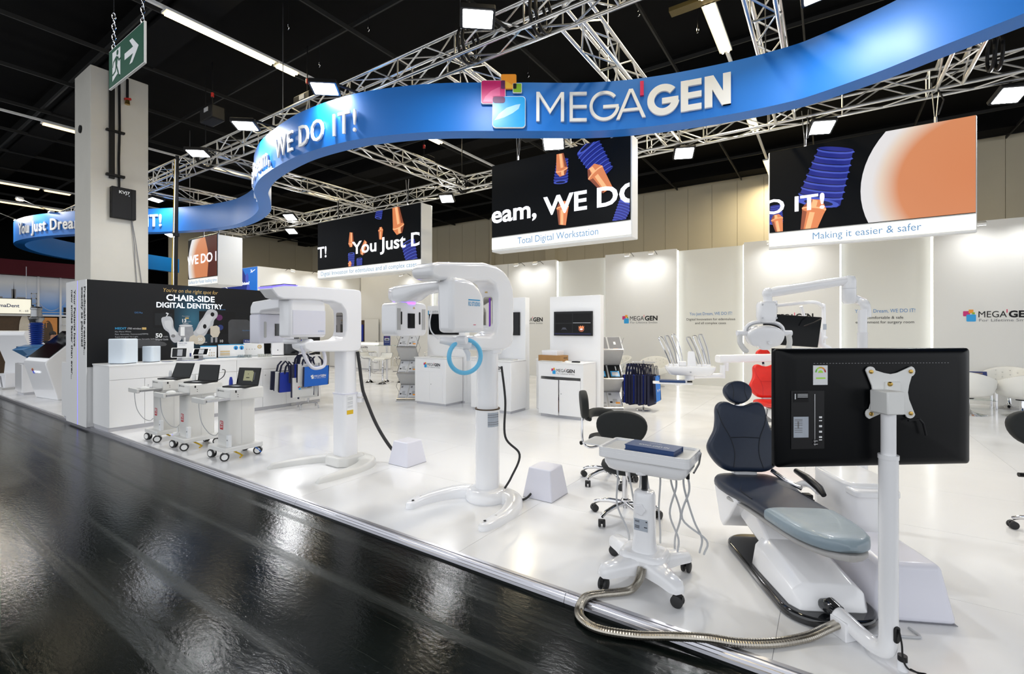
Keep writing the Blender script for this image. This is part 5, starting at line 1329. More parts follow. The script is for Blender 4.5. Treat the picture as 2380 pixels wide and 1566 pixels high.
    w = G('black_plastic'); w.tube([tuple(q) for q in catmull([(.275, 2.90, .21), (.285, 2.895, .15), (.29, 2.90, .08), (.31, 2.92, .03), (.35, 2.95, .008), (.38, 2.96, .007), (.37, 2.94, .007), (.32, 2.92, .03)], 6)], .0045, 6)
    tag(w.build('loose_cable'), 'thin black cable looping out of the white pole stand onto the floor', 'cable')
    w = G('hose_grey'); w.tube([tuple(q) for q in catmull([(.36, 3.36, .01), (.40, 3.30, .008), (.34, 3.26, .008), (.22, 3.20, .008), (.15, 3.08, .008), (.17, 3.0, .02)], 6)], .007, 6); tag(w.build('floor_cable'), 'white cable on the floor between the chair base and the cover box', 'cable')

def lamp_unit():
    # side cabinet with bowl and bottle, carrying the lamp pole
    u = thing('dental_unit', 'white side cabinet of the navy chair half hidden behind the monitor', 'dental unit', (.06, 4.45, 0), R(29))
    G('white_gloss').prism(rrect(.36, .50, .10, 6), 0, .58).build('cabinet', u, loc=(0, -.18, 0), bevel=.02)
    G('white_gloss').prism(rrect(.30, .26, .04, 4), .50, .55).build('top_shelf', u, loc=(-.02, -.36, 0), bevel=.012)
    G('white_plastic').lathe([(.001, .22), (.045, .23), (.052, .28), (.052, .47), (.03, .50), (.001, .50)], 18).build('water_bottle', u, loc=(.08, -.40, 0))
    G('steel').tube([(.08, -.40, .23), (.08, -.40, .10), (.10, -.40, .06)], .009, 8).build('tap_pipe', u)
    G('white_gloss').lathe([(.001, 0), (.10, 0), (.10, .03), (.04, .05), (.036, .64), (.036, 1.60), (.039, 1.605), (.039, 1.61), (.033, 1.612), (.033, 1.80), (.001, 1.8)], 20).build('pole', u, loc=(.35, .287, 0))
    # lamp in its own frame, facing the aisle
    L = thing('operating_lamp', 'white dental operating lamp on a long jointed arm above the navy chair', 'lamp', (-.47, 4.622, 1.45), R(33.85))
    # local: x to the right along the view's horizontal
    def loc(x, y, z):  # world to local
        v = Matrix.Rotation(-R(33.85), 3, 'Z') @ Vector((x + .47, y - 4.622, 0)); return (v.x, v.y, z - 1.45)
    out = [(p.x, p.y) for p in catmull([(-.15, .06, 0), (-.08, .10, 0), (0, .105, 0), (.08, .10, 0), (.15, .06, 0), (.155, .0, 0), (.12, -.06, 0), (.06, -.075, 0), (.03, -.10, 0), (-.03, -.10, 0), (-.06, -.075, 0), (-.12, -.06, 0), (-.155, 0, 0)], 4, True)]
    g = G('white_gloss'); pillow(g, out, .10, .06, Matrix.Translation((0, 0, .115)) @ Matrix.Rotation(R(12), 4, 'X')); hd = g.build('lamp_head', L, smooth=60)
    G('label_silver').box(-.005, .025, -.054, -.050, .165, .185).build('badge', hd, smooth=0); G('white_plastic').cyl((.02, -.05, .075), (.02, -.066, .075), .016, n=14).build('knob', hd)
    for sx in (-1, 1):
        P = catmull([(sx * .17, 0, .155), (sx * .205, 0, .15), (sx * .215, -.01, .08), (sx * .19, -.03, .02), (sx * .165, -.05, -.01)], 5)
        G('off_white').tube([tuple(p) for p in P], [.020] + [.022] * (len(P) - 3) + [.018, .010], 12).build('handle', L, smooth=60)
        G('white_plastic').cyl((sx * .15, 0, .155), (sx * .235, 0, .155), .024, n=14).build('pivot', L)
    P = catmull([(-.17, 0, .155), (-.155, .0, .21), (-.10, 0, .245), (0, 0, .255), (.10, 0, .245), (.155, 0, .21), (.17, 0, .155)], 5)
    G('white_gloss').tube([tuple(p) for p in P], .014, 10).build('yoke', L); G('print_midgrey').tube([(p.x * .93, p.y - .012, p.z - .012) for p in P], .006, 8).build('yoke_strip', L)
    g = G('white_gloss'); g.loft([[(p[0] + .02, p[1], z) for p in rrect(w_, .10, .035, 4)] for z, w_ in ((.245, .10), (.26, .135), (.30, .155), (.40, .155), (.425, .13), (.43, .10))]); bl = g.build('joint_block', L, smooth=50)
    q = G('print_lightgrey')
    for x in (-.04, .08):
        for z in (.285, .40): q.lathe([(.001, 0), (.008, 0), (.008, .003), (.001, .003)], 8, T=Matrix.Translation((x, -.05, z)) @ Matrix.Rotation(R(90), 4, 'X'))
    q.build('screws', bl)
    n = loc(-.445, 4.638, 1.88); e = loc(.121, 4.898, 2.0); pt = loc(.224, 4.88, 1.86)
    G('white_gloss').cyl((n[0], n[1], .42), (n[0], n[1], .52), .036, n=18).build('neck', L); G('white_gloss').ell((n[0], n[1], .50), .045, .045, .05).build('elbow', L)
    G('white_gloss').tube([(n[0], n[1], .50), (n[0] + (e[0] - n[0]) * .12, n[1] + (e[1] - n[1]) * .12, .515), (e[0], e[1], e[2] + .05)], [.035, .044, .038], 18).build('arm', L, smooth=60)
    G('white_gloss').lathe([(.001, -.15), (.035, -.145), (.052, -.12), (.052, .05), (.04, .085), (.001, .095)], 20, (e[0] + .02, e[1], e[2])).build('arm_joint', L)
    G('print_lightgrey').lathe([(.0525, -.02), (.0535, -.02), (.0535, -.016), (.0525, -.016)], 20, (e[0] + .02, e[1], e[2])).build('joint_line', L)
    G('white_gloss').tube([tuple(p) for p in catmull([(e[0] + .03, e[1], e[2] - .09), (e[0] + .10, e[1] - .01, e[2] - .12), (pt[0] + .02, pt[1], pt[2] - .01), (pt[0] + .035, pt[1], pt[2] - .07), (pt[0] + .035, pt[1], pt[2] - .12)], 5)], .036, 16).build('bend', L, smooth=60)

def red_unit():
    dental_chair((-.50, 8.35, 0), R(29.4), 'red_leather', 'bright red dental chair partly hidden behind the black monitor', cover=False)
    u = thing('instrument_table', 'white instrument table with six curved handpiece hoses left of the red chair', 'instrument table', (-1.74, 7.38, 0), R(18))
    g = G('white_gloss'); g.loft([[(p[0], p[1], z) for p in rrect(w, d, .08, 5)] for z, w, d in ((.945, .52, .22), (.96, .60, .28), (1.04, .70, .34), (1.07, .71, .345), (1.08, .70, .335))]); tb = g.build('table_body', u, smooth=50)
    G('print_midgrey').cyl((0, -.158, 1.0), (0, -.165, 1.0), .012, n=12).build('badge', tb)
    for i, x in enumerate((-.27, -.20, -.12, .13, .20, .26)):
        s = 1; hz = .42 + .02 * (i % 3); lean = -.17 + .02 * (i % 3)
        P = catmull([(x, .0, 1.09), (x + lean * .5, .02, 1.09 + hz * .5), (x + lean, .02, 1.09 + hz * .94), (x + lean + .03, .03, 1.09 + hz), (x + lean + .06, .05, 1.09 + hz * .93), (x + lean * .5 + .06, .06, 1.09 + hz * .5), (x + .03, .05, 1.09)], 4)
        G('chrome' if i % 2 == 0 else 'steel').tube([tuple(p) for p in P], .010, 8).build('handpiece_hose', u)
        G('white_plastic').box(x - .03, x + .03, -.03, .05, 1.075, 1.11).build('holder', u, bevel=.006)
    G('white_plastic').box(-.16, -.05, -.04, .04, 1.08, 1.15).build('control_box', u, bevel=.01)
    G('white_plastic').loft([[(p[0] + x, p[1], z) for p in rrect(w, .05, .02, 4)] for z, w, x in ((1.08, .15, .03), (1.10, .13, .03), (1.28, .10, .02), (1.30, .07, .02))]).build('display_fin', u, smooth=50)
    G('white_gloss').tube([(.0, .0, .93), (.30, .15, .925), (.50, .32, .92)], [.045, .035, .04], 14).build('swivel_arm', u, smooth=60); G('white_gloss').cyl((.50, .32, .88), (.50, .32, 1.08), .04, n=16).build('swivel_post', u)
    G('white_gloss').lathe([(.001, .88), (.07, .88), (.07, .95), (.001, .95)], 18).build('swivel_hub', u)
    G('white_plastic').prism(rrect(.55, .26, .04, 4), .835, .85).build('lower_tray', u, loc=(-.26, -.20, 0)); G('white_plastic').tube([(-.2, -.15, .82), (-.05, -.05, .86), (0, 0, .90)], .03, 10).build('tray_arm', u)
    bk = thing('hardback_book', 'navy folder lying on the lower tray of the instrument table', 'book', (-1.95, 7.12, .851), R(18)); G('book_navy').box(-.16, .2, -.08, .08, 0, .03).build('cover', bk, bevel=.003); G('black_plastic').cyl((.23, .0, .014), (.30, .0, .014), .012, n=8).build('pen', bk)
    # overhead beam arm to the red unit
    a = thing('unit_arm', 'thick white horizontal arm in front of the red chair backrest', 'arm', (-1.432, 7.90, 1.10), R(49.5))
    G('white_gloss').loft([[(x, p[0], p[1]) for p in rrect(.12, h_, .03, 4, 0, .07)] for x, h_ in ((-.02, .10), (.0, .125), (1.35, .125), (1.40, .11))]).build('beam', a, bevel=.004); G('white_gloss').cyl((.14, 0, -.12), (.14, 0, .02), .04, n=14).build('drop_post', a)
    c = thing('dental_unit', 'white side cabinet of the red chair behind the black monitor', 'dental unit', (.05, 9.75, 0), R(29))
    G('white_gloss').prism(rrect(.40, .50, .10, 5), 0, .85).build('cabinet', c, bevel=.02); G('white_gloss').box(-.95, .1, -.95, -.75, .0, .05, T=Matrix.Identity(4)).build('floor_duct', c, bevel=.01)
    P = catmull([(.0, .28, .8), (.0, .28, 1.95), (-.04, .26, 2.03), (-.16, .20, 2.09), (-.40, .10, 2.09), (-1.00, -.12, 2.03)], 6)
    G('white_gloss').tube([tuple(p) for p in P], .034, 14).build('pole', c, smooth=60); G('label_silver').box(-.03, .03, .24, .244, 1.62, 1.72).build('label', c, smooth=0)
    G('white_gloss').lathe([(.001, -.13), (.06, -.13), (.06, .08), (.001, .08)], 16, (-1.03, -.13, 2.03)).build('pole_end', c)
    G('white_plastic').tube([tuple(p) for p in catmull([(-.85, -.05, 1.62), (-.45, .0, 1.66), (-.22, .0, 1.60), (-.20, .0, 1.38), (-.06, .02, 1.30), (.0, .1, 1.22)], 6)], .045, 12).build('monitor_arm', c, smooth=60)
    G('white_plastic').ell((-.22, .25, 1.48), .28, .10, .06).build('lamp_head', c, smooth=70); G('glow_purple').box(-.36, -.30, .15, .17, 1.44, 1.455).build('lamp_light', c, smooth=0)
    G('white_gloss').tube([(-.42, .2, 2.03), (-.38, .22, 1.92), (-.30, .24, 1.68), (-.24, .25, 1.52)], .028, 10).build('lamp_neck', c)
    m = thing('monitor', 'tilted black monitor behind the operating lamp', 'monitor', (-.55, 9.02, 1.36), R(33)); sc = G('black_plastic').box(-.46, .46, -.02, .03, 0, .50).build('housing', m, bevel=.012, rot=(R(6), R(4), 0)); G('screen_off').box(-.45, .45, -.023, -.02, .012, .488).build('display', sc, smooth=0)
    w = G('black_plastic'); w.tube([(-.34, 9.0, 1.68), (-.2, 8.96, 1.74), (-.1, 8.98, 1.80)], .01, 6); tag(w.build('monitor_cable'), 'short black cable over the arm of the tilted monitor', 'cable')

def dental_area():
    dental_chair((-.215, 3.635, 0), R(29.4), 'navy_leather', 'navy leather dental chair with grey plastic foot cover in the foreground')
    delivery_cart(); tv_and_stand(); lamp_unit(); red_unit()
    cover_box((.284, 3.70, 0), .42, .56, .31, .05, 'large white tapered cover box right of the monitor pole', R(26), bev=.03)
    stool((-1.47, 3.95, 0), R(14), 'black round stool with large oval backrest behind the instrument cart')
    stool((-1.98, 4.80, 0), R(-60), 'black stool with curved arm pad behind the first stool', arm=True)
    stool((1.50, 5.38, 0), R(200), 'black stool cut off by the right image edge')

# ================================================================ LEFT: graphic wall, counter, kiosks, neighbouring stand
def glow_material():
    m = bpy.data.materials.new('print_glow'); m.use_nodes = True; nt = m.node_tree; b = nt.nodes['Principled BSDF']
    tc = nt.nodes.new('ShaderNodeTexCoord'); vl = nt.nodes.new('ShaderNodeVectorMath'); vl.operation = 'LENGTH'; nt.links.new(tc.outputs['Object'], vl.inputs[0])
    rp = nt.nodes.new('ShaderNodeValToRGB'); e = rp.color_ramp.elements; e[0].position = .05; e[0].color = (.035, .13, .20, 1); e[1].position = .95; e[1].color = (.009, .0095, .011, 1)
    k = e.new(.5); k.color = (.016, .05, .08, 1)
    nt.links.new(vl.outputs['Value'], rp.inputs[0]); nt.links.new(rp.outputs[0], b.inputs['Base Color']); b.inputs['Roughness'].default_value = .55; b.inputs['Specular IOR Level'].default_value = .25; MT['print_glow'] = m
glow_material()
def backdrop():
    t = thing('graphic_wall', 'black printed graphic wall reading CHAIR-SIDE DIGITAL DENTISTRY', 'display wall', (-10.22, 2.59, 0))
    G('print_dark').box(-.02, 0, .0, 3.11, 1.0, 2.457).build('graphic_panel', t, smooth=0)
    G('laminate').box(-1.06, -.02, 0, 3.11, 0, 2.457).build('wall_core', t, bevel=.004)
    for a, b in ((-1.08, -.455), (-.435, .0)): G('laminate').box(a, b, -.012, 0, 0, 2.457).build('end_panel', t, bevel=.002)
    G('glow_blue').box(-.455, -.435, -.010, -.004, 0, 2.457, 'glow_blue').build('light_line', t, smooth=0)
    Y, Z, O = (0, 1, 0), (0, 0, 1), (0, 0, 0)
    g = G()
    # soft blue panel behind the title
    flat(g, rect(.92, 1.26, 1.65, 2.0), O, Y, Z, 'print_black', .0012); flat(g, rect(.95, 1.22, 1.70, 1.92), O, Y, Z, 'screen_off', .0014); flat(g, rect(1.68, 2.36, 1.53, 1.98), O, Y, Z, 'print_black', .0016)
    flat(g, disc(2.05, 1.86, .06), O, Y, Z, 'logo_dark', .002); flat(g, disc(2.07, 1.66, .055), O, Y, Z, 'print_navy', .002)
    flat(g, rrect(.44, .52, .08, 5, 2.44, 1.565), O, Y, Z, 'print_grey2', .002)
    flat(g, [(.50, 1.30), (.50, 1.42), (.60, 1.455), (.95, 1.43), (1.10, 1.385), (1.14, 1.35), (1.12, 1.32), (.8, 1.29)], O, Y, Z, 'print_grey2', .002)
    g.build('background_print', t, smooth=0, recalc=False)
    q = G('print_glow'); flat(q, [(max(-1, min(1, p[0])), max(-.86, min(.86, p[1]))) for p in disc(0, 0, 1.0, 1.0, 48)], O, Y, Z, 'print_glow', 0); go = q.build('glow_print', t, loc=(.0011, 1.58, 1.80), smooth=0, recalc=False); go.scale = (1, .50, .76)
    g = G()
    gl = [(p.x, p.y) for p in catmull([(1.05, 1.82, 0), (1.12, 1.86, 0), (1.20, 1.86, 0), (1.24, 1.78, 0), (1.25, 1.66, 0), (1.30, 1.58, 0), (1.37, 1.52, 0), (1.37, 1.42, 0), (1.27, 1.37, 0), (1.20, 1.44, 0), (1.17, 1.56, 0), (1.09, 1.64, 0)], 3, True)]
    flat(g, gl, O, Y, Z, 'print_guide', .003); flat(g, [(p[0] * .6 + 1.17 * .4, p[1] * .6 + 1.68 * .4) for p in gl], O, Y, Z, 'print_lightgrey', .0035); flat(g, disc(1.24, 1.50, .035, .03), O, Y, Z, 'print_grey', .004); flat(g, [(1.12, 1.86), (1.14, 1.86), (1.17, 1.92), (1.13, 1.94), (1.12, 1.92), (1.145, 1.905)], O, Y, Z, 'print_lightgrey', .004)
    gr = [(p.x, p.y) for p in catmull([(1.83, 2.0, 0), (1.93, 2.02, 0), (2.01, 1.97, 0), (2.01, 1.88, 0), (1.95, 1.80, 0), (1.93, 1.70, 0), (1.85, 1.62, 0), (1.80, 1.52, 0), (1.70, 1.44, 0), (1.58, 1.45, 0), (1.54, 1.53, 0), (1.62, 1.62, 0), (1.68, 1.76, 0), (1.75, 1.86, 0)], 3, True)]
    flat(g, gr, O, Y, Z, 'print_guide', .003); flat(g, [(p[0] * .62 + 1.78 * .38, p[1] * .66 + 1.72 * .34) for p in gr], O, Y, Z, 'print_lightgrey', .0035)
    flat(g, disc(1.92, 1.92, .035, .042), O, Y, Z, 'print_black', .004); flat(g, disc(1.78, 1.68, .032, .045), O, Y, Z, 'print_black', .004)
    for k_, (x, y, rx, ry) in enumerate(((1.56, 1.43, .085, .09), (1.70, 1.42, .09, .095), (1.64, 1.40, .06, .07))): flat(g, disc(x, y, rx, ry), O, Y, Z, 'print_tooth', .0044 + .0004 * k_)
    flat(g, [(1.88, 1.68), (2.0, 1.70), (2.05, 1.66), (2.06, 1.56), (2.02, 1.47), (1.93, 1.46), (1.88, 1.52)], O, Y, Z, 'print_tooth', .005)
    for x in (1.91, 1.99): flat(g, rect(x - .02, x + .02, 1.36, 1.47), O, Y, Z, 'print_steel', .0042)
    flat(g, [(1.33, 1.66), (1.37, 1.70), (1.53, 1.70), (1.57, 1.66), (1.585, 1.52), (1.52, 1.48), (1.37, 1.48), (1.32, 1.53)], O, Y, Z, 'print_steel', .006); flat(g, disc(1.45, 1.695, .115, .022), O, Y, Z, 'print_lightgrey', .0064); flat(g, rect(1.36, 1.43, 1.50, 1.67), O, Y, Z, 'print_white', .0064)
    flat(g, [(1.40, 1.26), (1.50, 1.26), (1.50, 1.40), (1.52, 1.48), (1.38, 1.48), (1.40, 1.40)], O, Y, Z, 'print_steel', .006); flat(g, rect(1.42, 1.445, 1.26, 1.47), O, Y, Z, 'print_white', .0064)
    g.build('product_print', t, smooth=0, recalc=False)
    g = G()
    put_text(g, "You're on the right spot for", (0, 1.07, 2.32), Y, Z, .070, 'print_gold', w=.945, shear=.18, lift=.004)
    put_text(g, 'CHAIR-SIDE', (0, 1.13, 2.165), Y, Z, .108, 'letter_glow', w=.83, bold=.02, lift=.004); put_text(g, 'DIGITAL DENTISTRY', (0, .975, 2.03), Y, Z, .093, 'letter_glow', w=1.135, bold=.02, lift=.004)
    put_text(g, 'MEDIT', (0, .37, 1.625), Y, Z, .035, 'print_cyan', w=.16, bold=.02, lift=.004); put_text(g, 'i700 wireless', (0, .545, 1.625), Y, Z, .032, 'print_lightgrey', w=.20, lift=.004); flat(g, rect(.755, .82, 1.62, 1.66), O, Y, Z, 'print_gold', .004)
    for i, s in enumerate(('No More Wires', 'Fast, Accurate, Connected(70FPS)', 'Supercharged Yet Light', 'Powerful Hardware Meets Versatile Software')): put_text(g, s, (0, .37, 1.575 - .045 * i), Y, Z, .024, 'print_midgrey', lift=.004)
    put_text(g, 'GX5 Plus', (0, .645, 1.91), Y, Z, .028, 'print_blue', w=.12, lift=.004); put_text(g, 'R2GATE', (0, 2.05, 2.01), Y, Z, .022, 'print_blue', lift=.004)
    put_text(g, '50', (0, .96, 1.475), Y, Z, .075, 'print_white', bold=.03, lift=.004); put_text(g, 'min', (0, 1.085, 1.475), Y, Z, .035, 'print_midgrey', lift=.004); put_text(g, 'Surgical Guide', (0, .96, 1.425), Y, Z, .03, 'print_lightgrey', w=.20, lift=.004)
    put_text(g, 'Pre-milled', (0, 1.39, 1.865), Y, Z, .02, 'print_midgrey', lift=.004); flat(g, rect(1.44, 1.50, 1.825, 1.85), O, Y, Z, 'print_gold', .004); put_text(g, '13', (0, 1.39, 1.76), Y, Z, .06, 'print_white', bold=.03, lift=.004); put_text(g, 'min', (0, 1.475, 1.76), Y, Z, .03, 'print_midgrey', lift=.004); put_text(g, 'TiGEN', (0, 1.39, 1.725), Y, Z, .025, 'print_lightgrey', lift=.0075); put_text(g, 'abutment', (0, 1.39, 1.69), Y, Z, .025, 'print_lightgrey', lift=.0075)
    put_text(g, '50', (0, 1.66, 1.40), Y, Z, .055, 'print_white', bold=.02, lift=.007); put_text(g, 'Final restoration', (0, 1.66, 1.36), Y, Z, .022, 'print_white', w=.16, lift=.007); put_text(g, '10', (0, 2.06, 1.36), Y, Z, .05, 'print_white', bold=.02, lift=.007); put_text(g, 'MEG-PRINTER', (0, 2.50, 1.585), Y, Z, .02, 'print_blue', lift=.004)
    g.build('lettering', t, smooth=0)
    # vertical lettering on the white end
    g = G(); XD, YD = (0, 0, -1), (1, 0, 0)
    for s, x, z, w in (('Predictable results...', -.10, 2.34, 1.14), ('exactly as planned', -.23, 2.34, 1.0), ('Your Patients have', -.63, 2.31, .98), ('new smiles faster than ever...', -.78, 2.31, 1.55)):
        put_text(g, s, (x, -.012, z), XD, YD, .085, 'print_black', w=w, bold=.028, lift=.002)
    g.build('end_lettering', t, smooth=0)
    # lower plinth on the far side
    c = thing('side_cabinet', 'white base cabinet left of the graphic wall end', 'cabinet', (-11.66, 2.60, 0)); G('laminate').box(0, .34, 0, 2.6, .06, 1.03).build('body', c, bevel=.006); G('kick').box(.03, .34, .03, 2.5, 0, .06).build('plinth', c, smooth=0)
mat('print_grey2', (.055, .057, .062), .5, noise=.4, nscale=3)

def counter():
    ys = [2.66, 3.60, 4.60, 5.60, 6.40]
    labs = ['white counter cabinet nearest the aisle under the white speakers', 'white counter cabinet behind the two far laptops', 'white counter cabinet behind the nearest laptop', 'white counter cabinet under the printer beside the bag stand']
    for i in range(4):
        y0, y1 = ys[i], ys[i + 1]
        c = thing('base_cabinet', labs[i], 'cabinet', (-9.44, y0, 0), 0, 'white counter cabinets')
        G('laminate').box(-.76, -.018, .001, y1 - y0 - .001, .065, 1.03).build('body', c, smooth=0)
        G('kick').box(-.70, -.04, .0, y1 - y0, .0, .065).build('plinth', c, smooth=0)
        G('laminate').box(-.018, 0, .003, y1 - y0 - .003, .822, 1.03).build('drawer_front', c, bevel=.0015)
        h = (y1 - y0) / 2
        for k in range(2):
            d = G('laminate').box(-.018, 0, .003 + k * h, h - .002 + k * h, .068, .816).build('door', c, bevel=.0015)
            if k == 1: G('steel').lathe([(.001, 0), (.010, 0), (.009, .006), (.001, .007)], 12, T=Matrix.Translation((0, .05 + h, .70)) @ Matrix.Rotation(R(90), 4, 'Y')).build('lock', d)
    w = G('laminate').box(-10.215, -9.435, 2.655, 6.405, 1.031, 1.056).build('worktop', bevel=.002); tag(w, 'long white worktop in front of the black graphic wall', 'worktop')
    v = G('tray_grey').box(-9.437, -9.43, 5.70, 5.80, .015, .06).build('plinth_grille', smooth=0); tag(v, 'small grey grille in the counter plinth by the bag stand', 'grille')
    Z0 = 1.057
    # two white rounded cube units
    for (x, y, s, lab) in ((-9.80, 2.95, .30, 'larger of the two pale rounded cube units on the counter'), (-9.84, 3.36, .20, 'smaller of the two pale rounded cube units on the counter')):
        t = thing('cube_unit', lab, 'device', (x, y, Z0), R(29), 'rounded cube units'); G('lilac_pale').prism(rrect(s, s, s * .17, 7), .008, s * 1.38, 'z').build('shell', t, bevel=s * .06, seg=3); G('black_plastic').box(-s * .4, s * .4, -s * .4, s * .4, 0, .01).build('foot', t)
    # tablets on stands
    def tablet(x, y, rz, tilt, lab):
        t = thing('tablet', lab, 'tablet', (x, y, Z0), rz, 'white tablets on stands'); G('steel').box(-.05, .05, -.05, .05, 0, .008).build('base', t, bevel=.002); G('steel').box(-.035, .035, .0, .006, .0, .10).build('stand', t, rot=(R(15), 0, 0))
        s = G('letter_white').prism(rrect(.26, .18, .015, 3), -.006, .004, 'y').build('body', t, loc=(0, -.02, .145), rot=(-R(tilt), 0, 0)); G('screen_off').box(-.11, .11, -.0075, -.006, -.078, .078).build('display', s, smooth=0); G('screen_dim').box(-.03, .05, -.009, -.0076, -.06, .06, 'print_midgrey').build('window_graphic', s, smooth=0)
    tablet(-9.80, 3.78, R(50), 12, 'white tablet standing upright beside the small cube unit'); tablet(-9.78, 4.12, R(55), 50, 'white tablet tilted flat in front of the upright leaflet')
    for k, (x, y) in enumerate(((-9.72, 3.55), (-9.70, 3.80), (-9.66, 3.98))):
        b = thing('blue_brochure', ['navy brochure under the upright tablet', 'navy brochure between the tablets', 'navy brochure near the tilted tablet'][k], 'brochure', (x, y, Z0), R(20 * k), 'navy brochures on the counter'); G('print_navy').box(-.09, .09, -.06, .06, 0, .004 + .001 * k).build('sheet', b, smooth=0); G('print_lightgrey').box(-.07, .03, -.04, .04, .004 + .001 * k, .005 + .001 * k).build('print', b, smooth=0)
    # leaflets / sign boards leaning in clear stands
    def board(x, y, w, h, rz, lab, style):
        t = thing('sign_board', lab, 'sign', (x, y, Z0), rz, 'sign boards on the counter')
        b = G('sticker_white').box(-w / 2, w / 2, -.004, .004, 0, h).build('card', t, rot=(-R(12), 0, 0)); g = G(); O, X, Z = (0, -.0045, 0), (1, 0, 0), (0, 0, 1)
        G('acrylic').box(-w / 2, w / 2, -.06, -.008, 0, .02).build('holder', t, smooth=0)
        if style == 0:
            put_text(g, 'MEDIT i700', (-w * .42, -.0045, h * .88), X, Z, .02, 'print_navy', w=w * .5); put_text(g, 'wireless', (-w * .42, -.0045, h * .80), X, Z, .014, 'print_grey', w=w * .4)
            for i in range(5): flat(g, rect(-w * .42, w * .1, h * (.3 + .06 * i), h * (.32 + .06 * i)), O, X, Z, 'print_lightgrey')
            flat(g, rect(w * .25, w * .35, h * .15, h * .35), O, X, Z, 'print_navy')
        elif style == 1:
            flat(g, rect(-w / 2, w / 2, h * .92, h), O, X, Z, 'print_cyan'); flat(g, rect(-w / 2, w / 2, 0, h * .05), O, X, Z, 'print_cyan')
            for i in range(3):
                for j in range(2): flat(g, disc(w * (.05 + .15 * i), h * (.25 + .2 * j), w * .05, h * .06), O, X, Z, 'print_tooth')
            flat(g, disc(w * .05, h * .68, w * .07, h * .06), O, X, Z, 'print_brown')
            for i in range(3): flat(g, rect(-w * .4, -w * .1, h * (.3 + .15 * i), h * (.34 + .15 * i)), O, X, Z, 'print_lightgrey')
        elif style == 2:
            flat(g, rect(-w / 2, w / 2, h * .94, h), O, X, Z, 'print_cyan'); flat(g, rect(-w / 2, w / 2, 0, h * .06), O, X, Z, 'print_cyan')
            for i in range(2): flat(g, disc(w * (.17 + .22 * i), h * .72, w * .085, h * .16), O, X, Z, 'logo_blue'); flat(g, disc(w * (.17 + .22 * i), h * .68, w * .03, h * .10), O, X, Z, 'print_navy', .002)
            for i in range(4): flat(g, rect(-w * .42, -w * .06, h * (.14 + .10 * i), h * (.21 + .10 * i)), O, X, Z, 'print_gold' if i % 2 else 'print_tooth')
        else:
            flat(g, rect(-w / 2, w / 2, h * .80, h), O, X, Z, 'print_navy'); put_text(g, 'R2 Solution', (-w * .42, -.0045, h * .87), X, Z, h * .07, 'print_white', w=w * .35); flat(g, disc(w * .28, h * .56, w * .11), O, X, Z, 'print_gold'); flat(g, disc(w * .28, h * .56, w * .07), O, X, Z, 'print_tooth', .002)
            for i in range(4): flat(g, disc(-w * .35 + i * w * .13, h * .42, w * .02), O, X, Z, 'print_grey')
        g.build('print', b, smooth=0, recalc=False)
    board(-10.08, 3.98, .26, .34, R(66), 'tall leaflet board behind the tilted tablet', 0); board(-10.0, 4.34, .27, .25, R(62), 'small board with printed teeth on the counter', 1)
    board(-9.98, 4.76, .46, .27, R(68), 'wide board with two blue pictures on the counter', 2); board(-10.0, 5.22, .38, .36, R(70), 'board headed R2 Solution with a gold ring beside the printer', 3)
    for k, (x, y) in enumerate(((-9.72, 4.88), (-9.66, 5.26))):
        t = thing('clear_rack', ['clear slanted sample rack in front of the wide board', 'clear slanted sample rack in front of the gold ring board'][k], 'rack', (x, y, Z0), R(62), 'clear sample racks'); G('acrylic').box(-.13, .13, -.08, .08, 0, .006).build('plate', t, loc=(0, 0, .02), rot=(R(22), 0, 0)); g = G('print_lightgrey')
        for i in range(7): g.box(-.11 + i * .033, -.10 + i * .033, -.06, .06, .008, .014, 'print_tooth' if k else 'steel')
        g.build('samples', t, loc=(0, 0, .02), rot=(R(22), 0, 0)); G('acrylic').box(-.12, .12, .05, .056, 0, .05).build('leg', t)
    # desktop printer
    p = thing('dental_printer', 'white and black desktop 3D printer at the end of the counter', 'printer', (-9.93, 5.80, Z0), R(62)); G('white_plastic').loft([[(q[0], q[1], z) for q in rrect(.25, .38, .04, 4, -.10, 0)] for z in (.015, .05, .46, .48)]).build('body', p); G('black_gloss').box(.02, .32, -.19, .19, .02, .47).build('hood', p, bevel=.02); G('black_plastic').box(-.2, .3, -.16, .16, 0, .018).build('foot', p); G('black_plastic').cyl((-.1, -.19, .12), (-.1, -.198, .12), .010, n=10).build('button', p); G('steel').box(-.235, -.21, -.06, .06, .1, .16).build('latch', p)
    q = G('print_white'); put_text(q, 'MEG-PRINTER', (.20, -.191, .42), (1, 0, 0), (0, 0, 1), .016, 'print_white', w=.08); q.build('lettering', p, smooth=0)
    t = thing('resin_bottle', 'glowing blue-violet bottle beside the printer', 'bottle', (-9.62, 6.10, Z0)); G('glow_blue').lathe([(.001, 0), (.035, 0), (.035, .16), (.001, .16)], 14).build('body', t); G('print_lightgrey').lathe([(.001, .16), (.03, .16), (.028, .24), (.001, .25)], 14).build('cap', t)
    t = thing('desk_device', 'small flat black device at the counter end', 'device', (-9.60, 6.26, Z0)); G('black_plastic').prism(rrect(.20, .12, .03, 3), 0, .05).build('body', t, bevel=.01); G('glow_blue').box(-.05, -.01, -.061, -.06, .02, .03).build('lamp', t, smooth=0)
mat('lilac_pale', (.72, .80, .88), .35, noise=.02)

